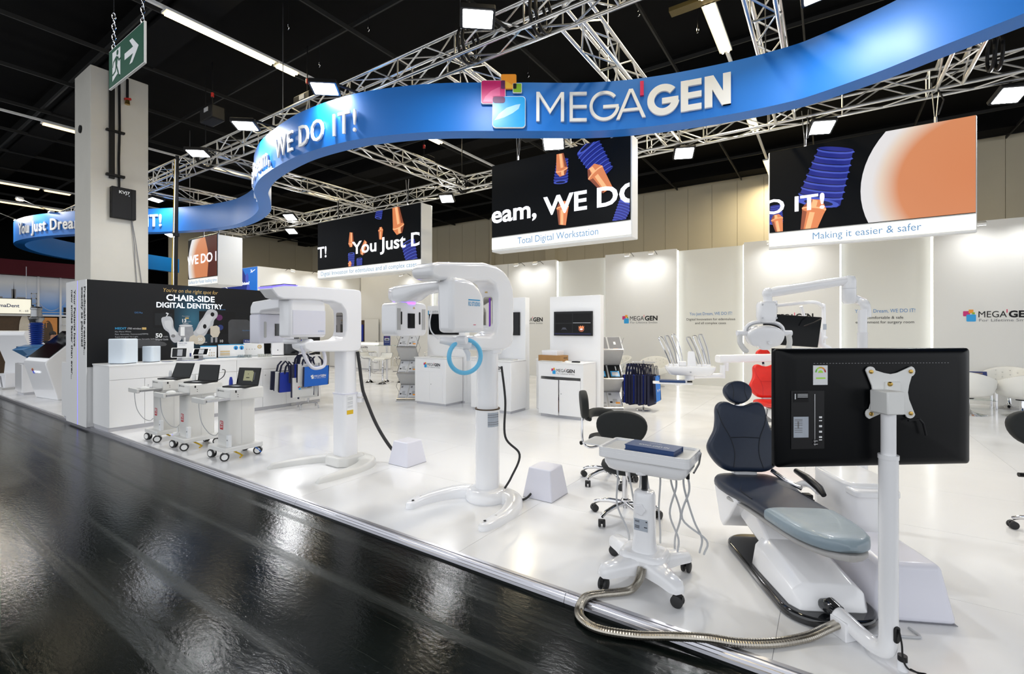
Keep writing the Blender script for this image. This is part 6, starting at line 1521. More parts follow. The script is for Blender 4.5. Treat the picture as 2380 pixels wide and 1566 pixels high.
def bag(loc, rz, col, w, h, label, group, logo_style=None, tilt=0., handle='bag_navy', hh=.20):
    t = thing('tote_bag', label, 'bag', loc, rz, group)
    t.rotation_euler = (0, tilt, rz)
    # local: bag hangs in the y-z plane, facing +x, top edge at z=0
    b = G(col).loft([[(-.012, -w / 2, 0), (.012, -w / 2, 0), (.012, w / 2, 0), (-.012, w / 2, 0)], [(-.02, -w / 2, -h * .5), (.022, -w / 2, -h * .5), (.022, w / 2, -h * .5), (-.02, w / 2, -h * .5)], [(-.012, -w / 2 + .01, -h), (.014, -w / 2 + .01, -h), (.014, w / 2 - .01, -h), (-.012, w / 2 - .01, -h)]]).build('body', t, bevel=.003)
    G('bag_navy').box(-.021, .0225, -w / 2 - .003, -w / 2 + .006, -h * .98, 0).build('edge_binding', t, smooth=0); G('bag_navy').box(-.021, .0225, w / 2 - .006, w / 2 + .003, -h * .98, 0).build('edge_binding', t, smooth=0)
    for s in (-1, 1):
        G(handle).loft([[(s * .012 - .002, y - .014, z), (s * .012 + .002, y - .014, z), (s * .012 + .002, y + .014, z), (s * .012 - .002, y + .014, z)] for y, z in ((-w * .28, -.03), (-w * .22, hh * .6), (-w * .08, hh), (w * .08, hh), (w * .22, hh * .6), (w * .28, -.03))]).build('handle', t, smooth=0)
    if logo_style:
        g = G(); logo(g, (.0235, -w * .24, -h * .62), (0, 1, 0), (0, 0, 1), w * .62, logo_style); g.build('print', b, smooth=0, recalc=False)
    return t

def bag_stand():
    s = thing('bag_stand', 'chrome four-legged stand carrying blue and white tote bags', 'stand', (-8.98, 5.80, 0))
    G('steel').cyl((0, 0, .09), (0, 0, 1.30), .018, n=12).build('post', s)
    for a in (20, 110, 200, 290):
        c, q = math.cos(R(a)), math.sin(R(a)); G('steel').tube([tuple(p) for p in catmull([(0, 0, .10), (.14 * c, .14 * q, .11), (.22 * c, .22 * q, .085), (.245 * c, .245 * q, .0)], 5)], .014, 8).build('leg', s)
    for a in (0, 90, 180, 270): G('steel').tube([(0, 0, 1.12 if a % 180 else .86), (.16 * math.cos(R(a)), .16 * math.sin(R(a)), 1.16 if a % 180 else .90)], .008, 8).build('hook_arm', s)
    gr = 'tote bags on the chrome stand'
    bag((-8.70, 5.80, .87), R(0), 'bag_blue', .56, .40, 'bright blue tote bag with white logo at the front of the stand', gr, 'white', .05)
    bag((-8.77, 5.66, .93), R(0), 'bag_white', .48, .37, 'white tote bag directly behind the bright blue one', gr, None, .03, 'bag_navy', .14)
    bag((-8.82, 5.62, .93), R(0), 'bag_royal', .48, .37, 'royal blue tote bag third from the front', gr, None, .0)
    bag((-8.87, 5.60, .92), R(0), 'bag_white', .46, .36, 'white tote bag fourth from the front', gr, None, .0)
    bag((-8.92, 5.58, .91), R(0), 'bag_navy', .46, .36, 'navy tote bag at the back of the front stack', gr, None, .0)
    bag((-8.80, 5.56, .66), R(0), 'bag_white', .48, .39, 'large white tote bag with coloured logo hanging lower', gr, 'dark', .0, 'bag_navy')
    bag((-8.86, 5.72, .62), R(8), 'bag_white', .48, .40, 'lower white tote bag peeking out at the right', gr, None, .0)
    bag((-9.02, 5.44, .76), R(-10), 'bag_royal', .44, .40, 'royal blue tote bag on the left of the stand', gr, None, .12)
    bag((-9.08, 5.38, .78), R(-12), 'bag_white', .44, .39, 'thin white tote bag behind the left royal one', gr, None, .14)
    bag((-9.13, 5.34, .79), R(-14), 'bag_navy', .44, .38, 'navy tote bag outermost on the left', gr, None, .16)

def kiosks():
    def kiosk(loc, rz, lab, screen=True):
        t = thing('touch_kiosk', lab, 'kiosk', loc, rz, 'slanted white touch kiosks')
        G('white_gloss').prism([(.0, 0), (.42, 0), (.36, .70), (.62, 1.46), (.58, 1.56), (.50, 1.58), (-.20, .90), (-.22, .84)], -.55, .55, 'x').build('body', t, bevel=.02, seg=3)
        if screen:
            T = Matrix.Translation((0, -.18, .92)) @ Matrix.Rotation(R(44), 4, 'X')
            g = G('screen_off'); g.box(-.50, .50, .06, .92, .012, .022, T=T); g.build('display', t, smooth=0)
            q = G(); T2 = Matrix.Rotation(R(14.5), 4, 'X'); 
            for (x, z, s_, c) in ((-.20, .66, .035, 'logo_pink'), (-.17, .69, .03, 'logo_orange'), (-.18, .60, .05, 'led_blue_light')): q.box(x, x + s_, -.012, -.006, z, z + s_ * 1.2, c, T=Matrix.Translation((0, 0, 0)))
            q.v = [(v[0], v[1] - .002 - .2619 * v[2], v[2]) for v in q.v]; q.build('emblem', t, smooth=0)
            q = G(); put_text(q, 'MEGAGEN', (-.11, -.002, .62), (1, 0, 0), (0, 0, 1), .05, 'led_white', w=.30); q.v = [(v[0], v[1] - .008 - .2619 * v[2], v[2]) for v in q.v]; q.build('lettering', t, smooth=0)
        return t
    kiosk((-15.15, 3.12, 0), R(8), 'slanted white kiosk with black touch screen beside the graphic wall')
    kiosk((-18.72, 3.62, 0), R(-158), 'slanted white kiosk cut off by the left image edge')
    p = thing('display_plinth', 'low white plinth carrying the blue implant model', 'plinth', (-16.72, 3.20, 0)); G('white_gloss').box(-.34, .34, -.27, .27, .06, .77).build('body', p, bevel=.012); G('kick').box(-.30, .30, -.23, .23, 0, .06).build('recess', p, smooth=0); g = G('black_gloss').box(-.30, .30, -.24, .24, .77, .774).build('top_plate', p, smooth=0)
    m = thing('implant_model', 'giant blue screw implant model standing on a blue diamond', 'model', (-16.55, 3.22, .775))
    n = 8
    G('diamond_blue').loft([[(r * math.cos(2 * math.pi * (j + o) / n), r * math.sin(2 * math.pi * (j + o) / n), z) for j in range(n)] for r, z, o in ((.01, .0, 0), (.43, .34, 0), (.36, .42, .5), (.22, .46, .5))]).build('diamond', m, smooth=0)
    prof = [(.001, .40), (.09, .40)]
    z = .44; i = 0
    while z < .98:
        r = .115 + .02 * (z - .44) / .54; prof += [(r * .80, z), (r * 1.12, z + .018), (r * 1.12, z + .024), (r * .80, z + .042)]; z += .05
    prof += [(.125, .99), (.125, 1.0), (.001, 1.0)]
    G('implant_blue').lathe(prof, 24).build('screw', m, smooth=30)
    G('implant_grey').lathe([(.001, 1.0), (.10, 1.0), (.12, 1.05), (.15, 1.10), (.15, 1.13), (.11, 1.16), (.10, 1.33), (.115, 1.34), (.115, 1.37), (.001, 1.37)], 24).build('abutment', m, smooth=40); G('black_gloss').lathe([(.001, 1.37), (.105, 1.37), (.105, 1.40), (.10, 1.41), (.001, 1.41)], 24).build('cap', m)
    b = thing('display_box', 'small white display box on the floor at the far left', 'box', (-18.55, 3.05, 0), R(10)); G('white_plastic').box(-.2, .2, -.12, .12, .04, .42).build('body', b, bevel=.01); G('tray_grey').box(-.24, .24, -.2, .2, 0, .04).build('base', b, bevel=.004); G('steel').tube([(-.05, -.13, .35), (.0, -.14, .2), (.05, -.13, .06)], .014, 8).build('handpiece', b)

def skyline_material():
    m = bpy.data.materials.new('skyline'); m.use_nodes = True; nt = m.node_tree; b = nt.nodes['Principled BSDF']
    tc = nt.nodes.new('ShaderNodeTexCoord'); sp = nt.nodes.new('ShaderNodeSeparateXYZ'); nt.links.new(tc.outputs['Generated'], sp.inputs[0])
    rp = nt.nodes.new('ShaderNodeValToRGB'); e = rp.color_ramp.elements; e[0].position = .1; e[0].color = (.03, .22, .62, 1); e[1].position = .8; e[1].color = (.60, .62, .64, 1)
    nt.links.new(sp.outputs[2], rp.inputs[0]); nt.links.new(rp.outputs[0], b.inputs['Base Color']); b.inputs['Roughness'].default_value = .5; MT['skyline'] = m
skyline_material()

def person(loc, rz, label, pose=0):
    t = thing('person', label, 'person', loc, rz)
    V = [(0, 0, .95), (0, 0, 1.15), (0, .0, 1.38), (0, 0, 1.50), (0, -.02, 1.62), (0, -.03, 1.72)]; Rr = [.13, .12, .14, .055, .085, .075]; E_ = [(0, 1), (1, 2), (2, 3), (3, 4), (4, 5)]
    def chain(root, pts, rs):
        p = root
        for q, r in zip(pts, rs): V.append(q); Rr.append(r); E_.append((p, len(V) - 1)); p = len(V) - 1
        return p
    for s in (-1, 1):
        chain(0, [(s * .10, 0, .88), (s * .11, -.02, .50), (s * .11, .02, .10), (s * .115, -.10, .05)], [.085, .06, .045, .035])
        w = chain(2, [(s * .19, 0, 1.40), (s * .23, .02, 1.14), (s * .20, -.16, 1.02), (s * .17, -.24, 1.03)], [.055, .042, .033, .03])
        for k in range(4): chain(w, [(s * (.19 - .02 * k), -.29, 1.03), (s * (.19 - .02 * k), -.32 - .008 * (k % 2), 1.01)], [.010, .008])
        chain(w, [(s * .135, -.255, 1.03)], [.010])
    def skin(name, V, E_, Rr, m, par):
        me = bpy.data.meshes.new(name); me.from_pydata(V, E_, []); me.materials.append(MT[m]); o = bpy.data.objects.new(name, me); COL.objects.link(o); o.parent = par
        sk = o.modifiers.new('skin', 'SKIN'); 
        if not me.skin_vertices: 
            bm = bmesh.new(); bm.from_mesh(me); bm.verts.layers.skin.verify(); bm.to_mesh(me); bm.free()
        for i, r in enumerate(Rr): me.skin_vertices[0].data[i].radius = (r, r)
        me.skin_vertices[0].data[0].use_root = True
        o.modifiers.new('subdivision', 'SUBSURF').levels = 1; sk.use_smooth_shade = True
        return o
    b = skin('body', V, E_, Rr, 'skin', t)
    V2 = [(0, 0, .93), (0, 0, 1.15), (0, 0, 1.40), (0, 0, 1.46)]; E2 = [(0, 1), (1, 2), (2, 3)]; R2 = [.145, .14, .155, .085]
    for s in (-1, 1):
        n = len(V2); V2 += [(s * .20, 0, 1.41), (s * .235, .02, 1.14), (s * .205, -.14, 1.025)]; R2 += [.07, .056, .044]; E2 += [(2, n), (n, n + 1), (n + 1, n + 2)]
        n = len(V2); V2 += [(s * .10, 0, .86), (s * .11, -.02, .50), (s * .11, .02, .11)]; R2 += [.10, .078, .065]; E2 += [(0, n), (n, n + 1), (n + 1, n + 2)]
    skin('suit', V2, E2, R2, 'suit', t)
    t.scale = (.88, .88, .88)
    for s in (-1, 1): G('black_plastic').ell((s * .115, -.06, .04), .05, .13, .05, 12, 8).build('shoe', t, smooth=80)
    G('hair').ell((0, .012, 1.715), .098, .11, .10, 16, 10).build('hair', t, smooth=80)
    f = G('skin'); f.ell((0, -.105, 1.655), .014, .02, .022, 8, 6); f.build('nose', t)
    f = G('print_black'); 
    for s in (-1, 1): f.ell((s * .032, -.098, 1.68), .010, .006, .006, 8, 5)
    f.ell((0, -.096, 1.612), .024, .006, .005, 8, 5, 'print_red'); f.build('face_features', t)
    return t

def neighbour():
    t = thing('neighbour_stand', 'neighbouring stand with red fascia and city skyline print behind the kiosks', 'stand', (-22.0, 1.4, 0))
    G('skyline').box(-.1, 0, 0, 5.6, 2.10, 3.36).build('skyline_panel', t, smooth=0)
    G('fascia_red').box(-.3, .25, 0, 5.8, 3.37, 3.85).build('fascia', t, smooth=0)
    G('print_lightgrey').box(-.1, .06, 0, 5.6, 2.04, 2.10).build('rail', t, smooth=0)
    for y in (1.0, 2.9, 3.45, 4.45, 5.5): G('print_lightgrey').box(-.06, .03, y, y + .05, 0, 3.37).build('post', t, smooth=0)
    Y, Z, O = (0, 1, 0), (0, 0, 1), (.0, 0, 0)
    g = G('print_grey'); random.seed(3)
    y = 1.6
    for (yy, w, h) in ((1.9, .2, .55), (2.12, .14, .38), (2.3, .1, .8), (2.42, .2, .55), (2.66, .16, .3), (2.0, .1, .3), (3.55, .3, .25), (3.9, .14, .5), (4.02, .2, .3), (4.3, .25, .2), (4.6, .2, .35), (4.85, .25, .45), (5.1, .3, .3)):
        flat(g, rect(yy, yy + w, 2.11, 2.11 + h), O, Y, Z, 'print_grey' if h > .45 else 'print_dark', .002)
    flat(g, [(2.33, 2.6), (2.37, 2.6), (2.352, 3.2)], O, Y, Z, 'print_grey', .002)
    for yy in (2.75, 3.62):
        for d in (0, .12): flat(g, rect(yy + d, yy + d + .025, 2.2, 2.82), O, Y, Z, 'print_midgrey', .003)
        for z in (2.45, 2.62, 2.78): flat(g, rect(yy, yy + .14, z, z + .025), O, Y, Z, 'print_midgrey', .003)
    a = [(2.8 + .9 * i / 12, 2.80 - .55 * (1 - (2 * i / 12 - 1) ** 2)) for i in range(13)]; flat(g, a + [(p[0], p[1] - .02) for p in reversed(a)], O, Y, Z, 'print_midgrey', .003)
    flat(g, rect(2.4, 4.2, 2.16, 2.19), O, Y, Z, 'print_midgrey', .003)
    g.build('skyline_print', t, smooth=0, recalc=False)
    # lower posters and shelf; wide brown panel is coloured for the dark interior
    q = G('print_brown'); q.box(-.05, -.02, .4, 2.9, .2, 2.04, 'print_brown'); q.box(-.05, -.015, 2.92, 3.4, .2, 2.0, 'print_orange'); q.box(-.05, -.015, 3.5, 4.4, .1, 2.0, 'bag_white')
    flat(q, disc(3.16, 1.2, .16, .7), O, Y, Z, 'print_brown', .002); flat(q, disc(2.6, 1.6, .13, .5), O, Y, Z, 'print_tooth', .002); put_text(q, 'NT', (0, 2.95, 1.66), Y, Z, .2, 'print_orange', w=.22, lift=.004); q.build('posters', t, smooth=0)
    q = G('print_lightgrey'); 
    for z in (1.75, 1.25, .75): q.box(-.04, .12, 3.5, 4.4, z, z + .03)
    q.build('shelves', t, smooth=0)
    s = thing('name_sign', 'cream illuminated sign reading maDent K-68', 'sign', (-21.2, 1.6, 2.10)); G('sign_cream').box(-.05, 0, 0, 2.40, 0, .46).build('panel', s, smooth=0); G('black_gear').box(-.06, .004, -.02, 2.42, -.02, 0).box(-.06, .004, -.02, 2.42, .46, .48).box(-.06, .004, 2.40, 2.42, 0, .46).build('frame', s, smooth=0)
    g = G(); put_text(g, 'maDent', (0, 1.70, .20), Y, Z, .10, 'print_navy', w=.44, bold=.02); put_text(g, 'K - 68', (0, 2.14, .06), Y, Z, .06, 'print_navy', w=.2); g.build('lettering', s, smooth=0)
    for y in (.1, 2.3): G('steel').cyl((-.03, y, .48), (-.03, y, 1.5), .01, n=6).build('hanger', s)
    person((-20.6, 3.66, -.045), R(120), 'person in a dark suit behind the left kiosk', 0)
    person((-20.9, 4.45, -.045), R(100), 'person in a dark suit behind the blue implant model', 1)
    # blue LED poster on the side wall return
    p = thing('led_poster', 'blue poster asking the indicative color of Calcium', 'poster', (-20.85, 9.44, 2.6))
    G('led_poster').box(0, 2.95, 0, .03, 0, 1.36).build('panel', p, smooth=0); g = G(); X = (1, 0, 0); O = (0, 0, 0)
    flat(g, [(.5, 0), (2.2, 0), (2.35, .5), (2.2, 1.0), (1.9, 1.36), (.9, 1.3), (.2, .9), (.0, .6), (0, 0)], O, X, Z, 'led_poster_dark', .002); flat(g, [(0, .7), (.3, .85), (.8, .62), (.3, .75)], O, X, Z, 'led_white', .004)
    put_text(g, 'What is', (1.25, 0, 1.0), X, Z, .10, 'led_white', w=.55, lift=.004); put_text(g, 'indicative color of', (.55, 0, .72), X, Z, .10, 'led_white', w=1.05, lift=.004); put_text(g, 'Calcium?', (1.68, 0, .72), X, Z, .11, 'led_white', w=.75, bold=.03, lift=.004)
    flat(g, rect(1.1, 1.95, .3, .33), O, X, Z, 'led_white', .004); flat(g, disc(2.35, .45, .14, .30), O, X, Z, 'led_blue_light', .003); flat(g, disc(2.25, .95, .12, .20), O, X, Z, 'led_blue_light', .003)
    put_text(g, 'X', (2.5, 0, 1.15), X, Z, .13, 'led_white', w=.14, lift=.004); flat(g, [(2.6, 1.2), (2.85, 1.27), (2.85, 1.25), (2.62, 1.17)], O, X, Z, 'led_white', .004); g.build('print', p, smooth=0, recalc=False)

# ================================================================ BACK OF THE STAND
def tv_kiosk(x, y, w, lab_c, lab_p, lab_tv, open_doors=False, tvx=(.1, .9), ptop=2.27, pw=None, px0=None):
    c = thing('kiosk_cabinet', lab_c, 'cabinet', (x, y, 0), 0, 'logo cabinets in front of the back wall')
    d = .58
    G('laminate').box(0, w, .02, d, .05, 1.0).build('body', c, bevel=.012) if not open_doors else (G('laminate').box(0, .05, .02, d, .05, 1.0).box(w - .05, w, .02, d, .05, 1.0).box(.05, w - .05, .02, d, .75, 1.0).box(.05, w - .05, .02, d, .05, .09).box(.05, w - .05, d - .03, d, .09, .75).build('body', c))
    G('kick').box(.03, w - .03, .05, d, 0, .05).build('plinth', c, smooth=0)
    G('laminate').box(-.005, w + .005, .0, d + .0, 1.0, 1.015).build('top', c, bevel=.002)
    for k in range(2):
        a = .08 + k * (w / 2 - .08); b = a + w / 2 - .082
        if open_doors:
            a = .05 if k == 0 else w / 2; b = w / 2 if k == 0 else w - .05
            piv = a if k == 0 else b; s = 1 if k == 0 else -1
            dr = G('laminate').box(0 if s > 0 else -(b - a), (b - a) if s > 0 else 0, -.018, 0, .06, .70).build('door', c, loc=(piv, .018, 0), rot=(0, 0, R(-9 if k == 0 else 4)), bevel=.002)
        else:
            dr = G('laminate').box(a, b, .012, .021, .09, .72).build('door', c, bevel=.0015)
        if k == 1: G('steel').lathe([(.001, 0), (.012, 0), (.010, .006), (.001, .007)], 10, T=Matrix.Translation((((b - w / 2 + .09 if False else a + .04)) if not open_doors else -(b - a) + .04, -.018 if open_doors else .012, .45)) @ Matrix.Rotation(R(90), 4, 'X')).build('lock', dr)
    if open_doors:
        sh = G('wood_shelf').box(.06, w - .06, .1, d - .04, .10, .28, 'cardboard').build('carton', c, bevel=.004); G('black_plastic').box(.2, w - .2, .15, d - .05, .30, .36).build('stored_device', c)
    g = G(); logo(g, (w * .30, .0195, .80), (1, 0, 0), (0, 0, 1), .48); g.build('logo_print', c, smooth=0, recalc=False)
    x0 = px0 if px0 is not None else x - .08; w2 = pw or (w + .16)
    p = thing('screen_panel', lab_p, 'panel', (x0, y + d + .02, 0), 0, 'white panels carrying screens')
    G('laminate').box(0, w2, 0, .16, 0, ptop).build('board', p, bevel=.004); G('kick').box(.0, w2, -.005, .0, 0, .05).build('plinth', p, smooth=0)
    a, b = tvx
    m = thing('wall_screen', lab_tv, 'screen', (x0 + a, y + d - .02, 1.50), 0, 'flat screens on the white panels')
    W_ = b - a
    G('black_plastic').box(0, W_, 0, .04, 0, .47).build('housing', m, bevel=.004); G('screen_off').box(.015, W_ - .015, -.003, 0, .02, .455).build('display', m, smooth=0)
    return m, p

def back_area():
    X, Z = (1, 0, 0), (0, 0, 1)
    m, p = tv_kiosk(-4.56, 7.68, .92, 'white logo cabinet with doors ajar and a carton on top', 'white panel holding the dark skull scan screen', 'wall screen showing four dark scan views', True, (.11, .93), 2.27)
    g = G('screen_dim'); O = (0, -.003, 0)
    for (a, b, c, d) in ((.04, .40, .25, .43), (.42, .79, .25, .43), (.04, .40, .06, .23), (.42, .79, .06, .23)): flat(g, rect(a, b, c, d), O, X, Z, 'print_black'); 
    flat(g, rect(.42, .79, .245, .25), O, X, Z, 'screen_text', .002); flat(g, rect(.02, .80, .03, .045), O, X, Z, 'led_blue_dark', .002)
    flat(g, disc(.60, .13, .06, .055), O, X, Z, 'led_orange_dark', .002); flat(g, [(.55, .14), (.54, .19), (.56, .17), (.58, .20), (.60, .17), (.63, .2), (.64, .17), (.66, .19), (.65, .14)], O, X, Z, 'led_orange', .003); flat(g, disc(.60, .125, .03, .012), O, X, Z, 'led_white', .004)
    flat(g, [(.16, .10), (.20, .16), (.26, .16), (.30, .10), (.27, .12), (.19, .12)], O, X, Z, 'screen_dim', .003); g.build('scan_picture', m, smooth=0, recalc=False)
    m, p = tv_kiosk(-6.03, 7.47, .98, 'white cabinet mostly hidden behind the R2 STUDIO column', 'white panel holding the document screen', 'wall screen showing a pale document page', False, (.0, .94), 2.27, px0=-6.15, pw=1.06)
    g = G(); flat(g, rect(.56, .74, .04, .42), (0, -.003, 0), X, Z, 'screen_page'); flat(g, rect(.56, .74, .40, .42), (0, -.003, 0), X, Z, 'print_red', .002)
    for z in (.34, .28, .22, .10): flat(g, rect(.60, .68, z, z + .006), (0, -.003, 0), X, Z, 'print_red', .002)
    g.build('page_picture', m, smooth=0, recalc=False)
    m, p = tv_kiosk(-7.56, 7.42, .90, 'white logo cabinet beside the left brochure rack', 'white panel lettered R2GATE behind the scanner sensor', 'wall screen half hidden behind the scanner chin rest', False, (.08, .95), 2.16, px0=-7.74, pw=1.12)
    g = G(); put_text(g, 'R2GATE & R2CENTER', (.10, 0, 2.01), X, Z, .035, 'print_grey'); put_text(g, 'Treatment Planning', (.16, 0, 1.95), X, Z, .035, 'print_dark'); flat(g, rect(.02, .05, 1.95, 2.05), (0, 0, 0), X, Z, 'print_cyan'); g.build('lettering', p, smooth=0)
    # low tables linking the cabinets
    for (x0, x1, y, lab) in ((-5.0, -4.6, 8.35, 'low white side table behind the carton cabinet'), (-6.62, -6.2, 8.1, 'low white infill between the left cabinets')):
        t = thing('side_table', lab, 'table', (x0, y, 0)); G('laminate').box(0, x1 - x0, 0, .3, .0, 1.0).build('body', t, bevel=.004); G('laminate').box(-.01, x1 - x0 + .01, -.01, .31, 1.0, 1.02).build('top', t)
    # things on the open cabinet
    c = thing('cardboard_box', 'brown cardboard carton on the open logo cabinet', 'carton', (-4.40, 7.98, 1.016), R(-4)); G('cardboard').box(-.25, .25, -.14, .14, 0, .115).build('carton', c, bevel=.002); g = G(); 
    for x in (.08, .12, .17): flat(g, rect(-.10 + x, -.08 + x, .05, .08), (.25, 0, 0), (0, 1, 0), Z, 'print_black', .001)
    g.build('marking', c, smooth=0, recalc=False)
    c = thing('white_box', 'small white box on top of the brown carton', 'box', (-4.42, 8.0, 1.132), R(-4)); G('white_plastic').box(-.17, .17, -.12, .12, 0, .085).build('body', c, bevel=.003); G('white_plastic').box(-.173, .173, -.123, .123, .05, .09).build('lid', c, bevel=.003)
    c = thing('paper_stack', 'stack of white leaflets at the front of the open logo cabinet', 'papers', (-4.36, 7.78, 1.016)); 
    for k in range(3): G('bag_white').box(-.22 + .01 * k, .24 - .01 * k, -.07, .08, .006 * k, .006 * k + .005).build('sheet', c, smooth=0)
    c = thing('computer_mouse', 'white mouse on the open logo cabinet', 'mouse', (-4.02, 7.82, 1.016)); G('letter_white').ell((0, 0, .004), .05, .03, .028).build('shell', c, smooth=80); G('print_lightgrey').box(.02, .04, -.003, .003, .02, .03).build('wheel', c)
    c = thing('remote_control', 'black handheld controller on the open logo cabinet', 'controller', (-3.86, 7.86, 1.016), R(10)); G('black_plastic').prism(rrect(.16, .06, .028, 4), 0, .025).build('body', c, bevel=.008); G('print_grey').box(-.03, .03, -.012, .012, .025, .028).build('keypad', c)
    c = thing('paper_stack', 'white leaflets on the left logo cabinet', 'papers', (-7.05, 7.66, 1.016)); G('bag_white').box(-.2, .2, -.09, .09, 0, .012).build('sheet', c, smooth=0); G('bag_white').box(-.18, .2, -.08, .09, .012, .018).build('sheet', c, smooth=0)
    c = thing('paper_stack', 'white leaflets on the middle cabinet right of the scanner column', 'papers', (-5.3, 7.72, 1.016)); G('bag_white').box(-.2, .2, -.09, .09, 0, .012).build('sheet', c, smooth=0); G('bag_white').box(-.18, .2, -.08, .09, .012, .02).build('sheet', c, smooth=0)
    c = thing('card_stand', 'small framed card standing on the middle cabinet', 'sign', (-5.85, 7.78, 1.016)); G('print_navy').box(-.13, .13, 0, .01, 0, .22).build('frame', c); G('print_lightgrey').box(-.11, .11, -.002, 0, .04, .16).build('print', c, smooth=0)

def brochure_rack(loc, rz, label, w=.50, cols=None):
    t = thing('brochure_rack', label, 'rack', loc, rz, 'zigzag brochure racks')
    zs = [.04, .35, .62, .90, 1.20, 1.47]; ys = [-.15, .17]
    cols = cols or [('print_lightgrey',)] * 6
    for s in (-w / 2, w / 2):
        g = G('steel')
        for i in range(5):
            a = (s, ys[i % 2], zs[i]); b = (s, ys[(i + 1) % 2], zs[i + 1])
            g.tube([a, b], .007, 6); c = (s, ys[(i + 1) % 2] * 1.3, zs[i]); d = (s, ys[i % 2] * 1.3, zs[i + 1]); g.tube([c, d], .005, 6)
        g.build('side_frame', t)
    G('steel').box(-w / 2 - .02, w / 2 + .02, -.17, .17, 0, .025).build('base', t, bevel=.003)
    for i in range(5):
        y0, y1 = ys[i % 2], ys[(i + 1) % 2]; z0, z1 = zs[i], zs[i + 1]
        v = Vector((0, y1 - y0, z1 - z0)); L = v.length; ang = math.atan2(z1 - z0, y1 - y0)
        T = Matrix.Translation((0, y0, z0)) @ Matrix.Rotation(ang, 4, 'X')
        sh = G('acrylic').box(-w / 2, w / 2, .01, L - .01, -.003, .003, m='tray_grey', T=T).build('tray', t, smooth=0); G('steel').box(-w / 2, w / 2, -.005, .02, -.004, .03, T=T).build('lip', t)
        sd = 1 if y1 > y0 else -1
        g = G()
        for k in range(2):
            x0 = -w / 2 + .015 + k * w / 2; x1 = x0 + w / 2 - .03; m = cols[i][k % len(cols[i])]
            zz = .0045 * sd
            g.add([T @ Vector(p) for p in ((x0, .025, zz), (x1, .025, zz), (x1, L - .02, zz), (x0, L - .02, zz))], [(0, 1, 2, 3)], m)
            q = .0055 * sd
            def pr(a, b, c, d, mm, e=0): g.add([T @ Vector(p) for p in ((x0 + (x1 - x0) * a, .025 + (L - .045) * c, q + e * sd), (x0 + (x1 - x0) * b, .025 + (L - .045) * c, q + e * sd), (x0 + (x1 - x0) * b, .025 + (L - .045) * d, q + e * sd), (x0 + (x1 - x0) * a, .025 + (L - .045) * d, q + e * sd))], [(0, 1, 2, 3)], mm)
            if m == 'print_grey': pr(.40, .58, .40, .62, 'print_white'); pr(.3, .7, .0, .08, 'logo_orange')
            elif m == 'print_dark': pr(.15, .85, .15, .55, 'logo_blue'); pr(.25, .75, .22, .48, 'print_lightgrey', .0006); pr(.6, .68, .6, .9, 'print_white')
            elif m == 'print_navy': pr(.2, .8, .3, .7, 'print_teal')
            else:
                pr(.08, .3, .78, .92, 'print_grey'); pr(.35, .7, .3, .55, 'print_midgrey'); pr(.55, .9, .25, .35, 'logo_orange' if k else 'print_midgrey', .0006); pr(.1, .3, .3, .4, 'print_dark'); pr(.1, .9, .05, .15, 'print_midgrey')
        g.build('brochures', sh, smooth=0, recalc=False)
    return t

def bar_stool(loc, rz, label):
    t = thing('bar_stool', label, 'stool', loc, rz, 'chrome bar stools with white seats')
    G('chrome').lathe([(.001, 0), (.20, 0), (.205, .006), (.16, .02), (.07, .045), (.035, .08), (.028, .10), (.028, .48), (.02, .49), (.02, .74), (.001, .74)], 24).build('pedestal', t, smooth=50)
    G('white_leather').loft([[(x, y, z) for (x, z) in ((-.18, z0), (.18, z0), (.19, z0 + .02), (.18, z0 + .045), (-.18, z0 + .045), (-.19, z0 + .02))] for y, z0 in ((-.19, .70), (-.17, .715), (-.05, .735), (.10, .735), (.16, .75), (.20, .80), (.22, .86))]).build('seat', t, smooth=60)
    for s in (-.19, .19): G('chrome').tube([tuple(p) for p in catmull([(s, .235, .90), (s, .19, .78), (s, .10, .735), (s, -.12, .735), (s, -.20, .70), (s, -.21, .60), (s, -.22, .32)], 4)], .010, 8).build('side_rail', t)
    G('chrome').cyl((-.19, .235, .90), (.19, .235, .90), .010, n=8).build('back_rail', t); G('chrome').cyl((-.19, -.22, .32), (.19, -.22, .32), .012, n=8).build('foot_rest', t); G('black_plastic').box(-.15, .15, -.12, .12, .715, .734).build('seat_plate', t)
    return t

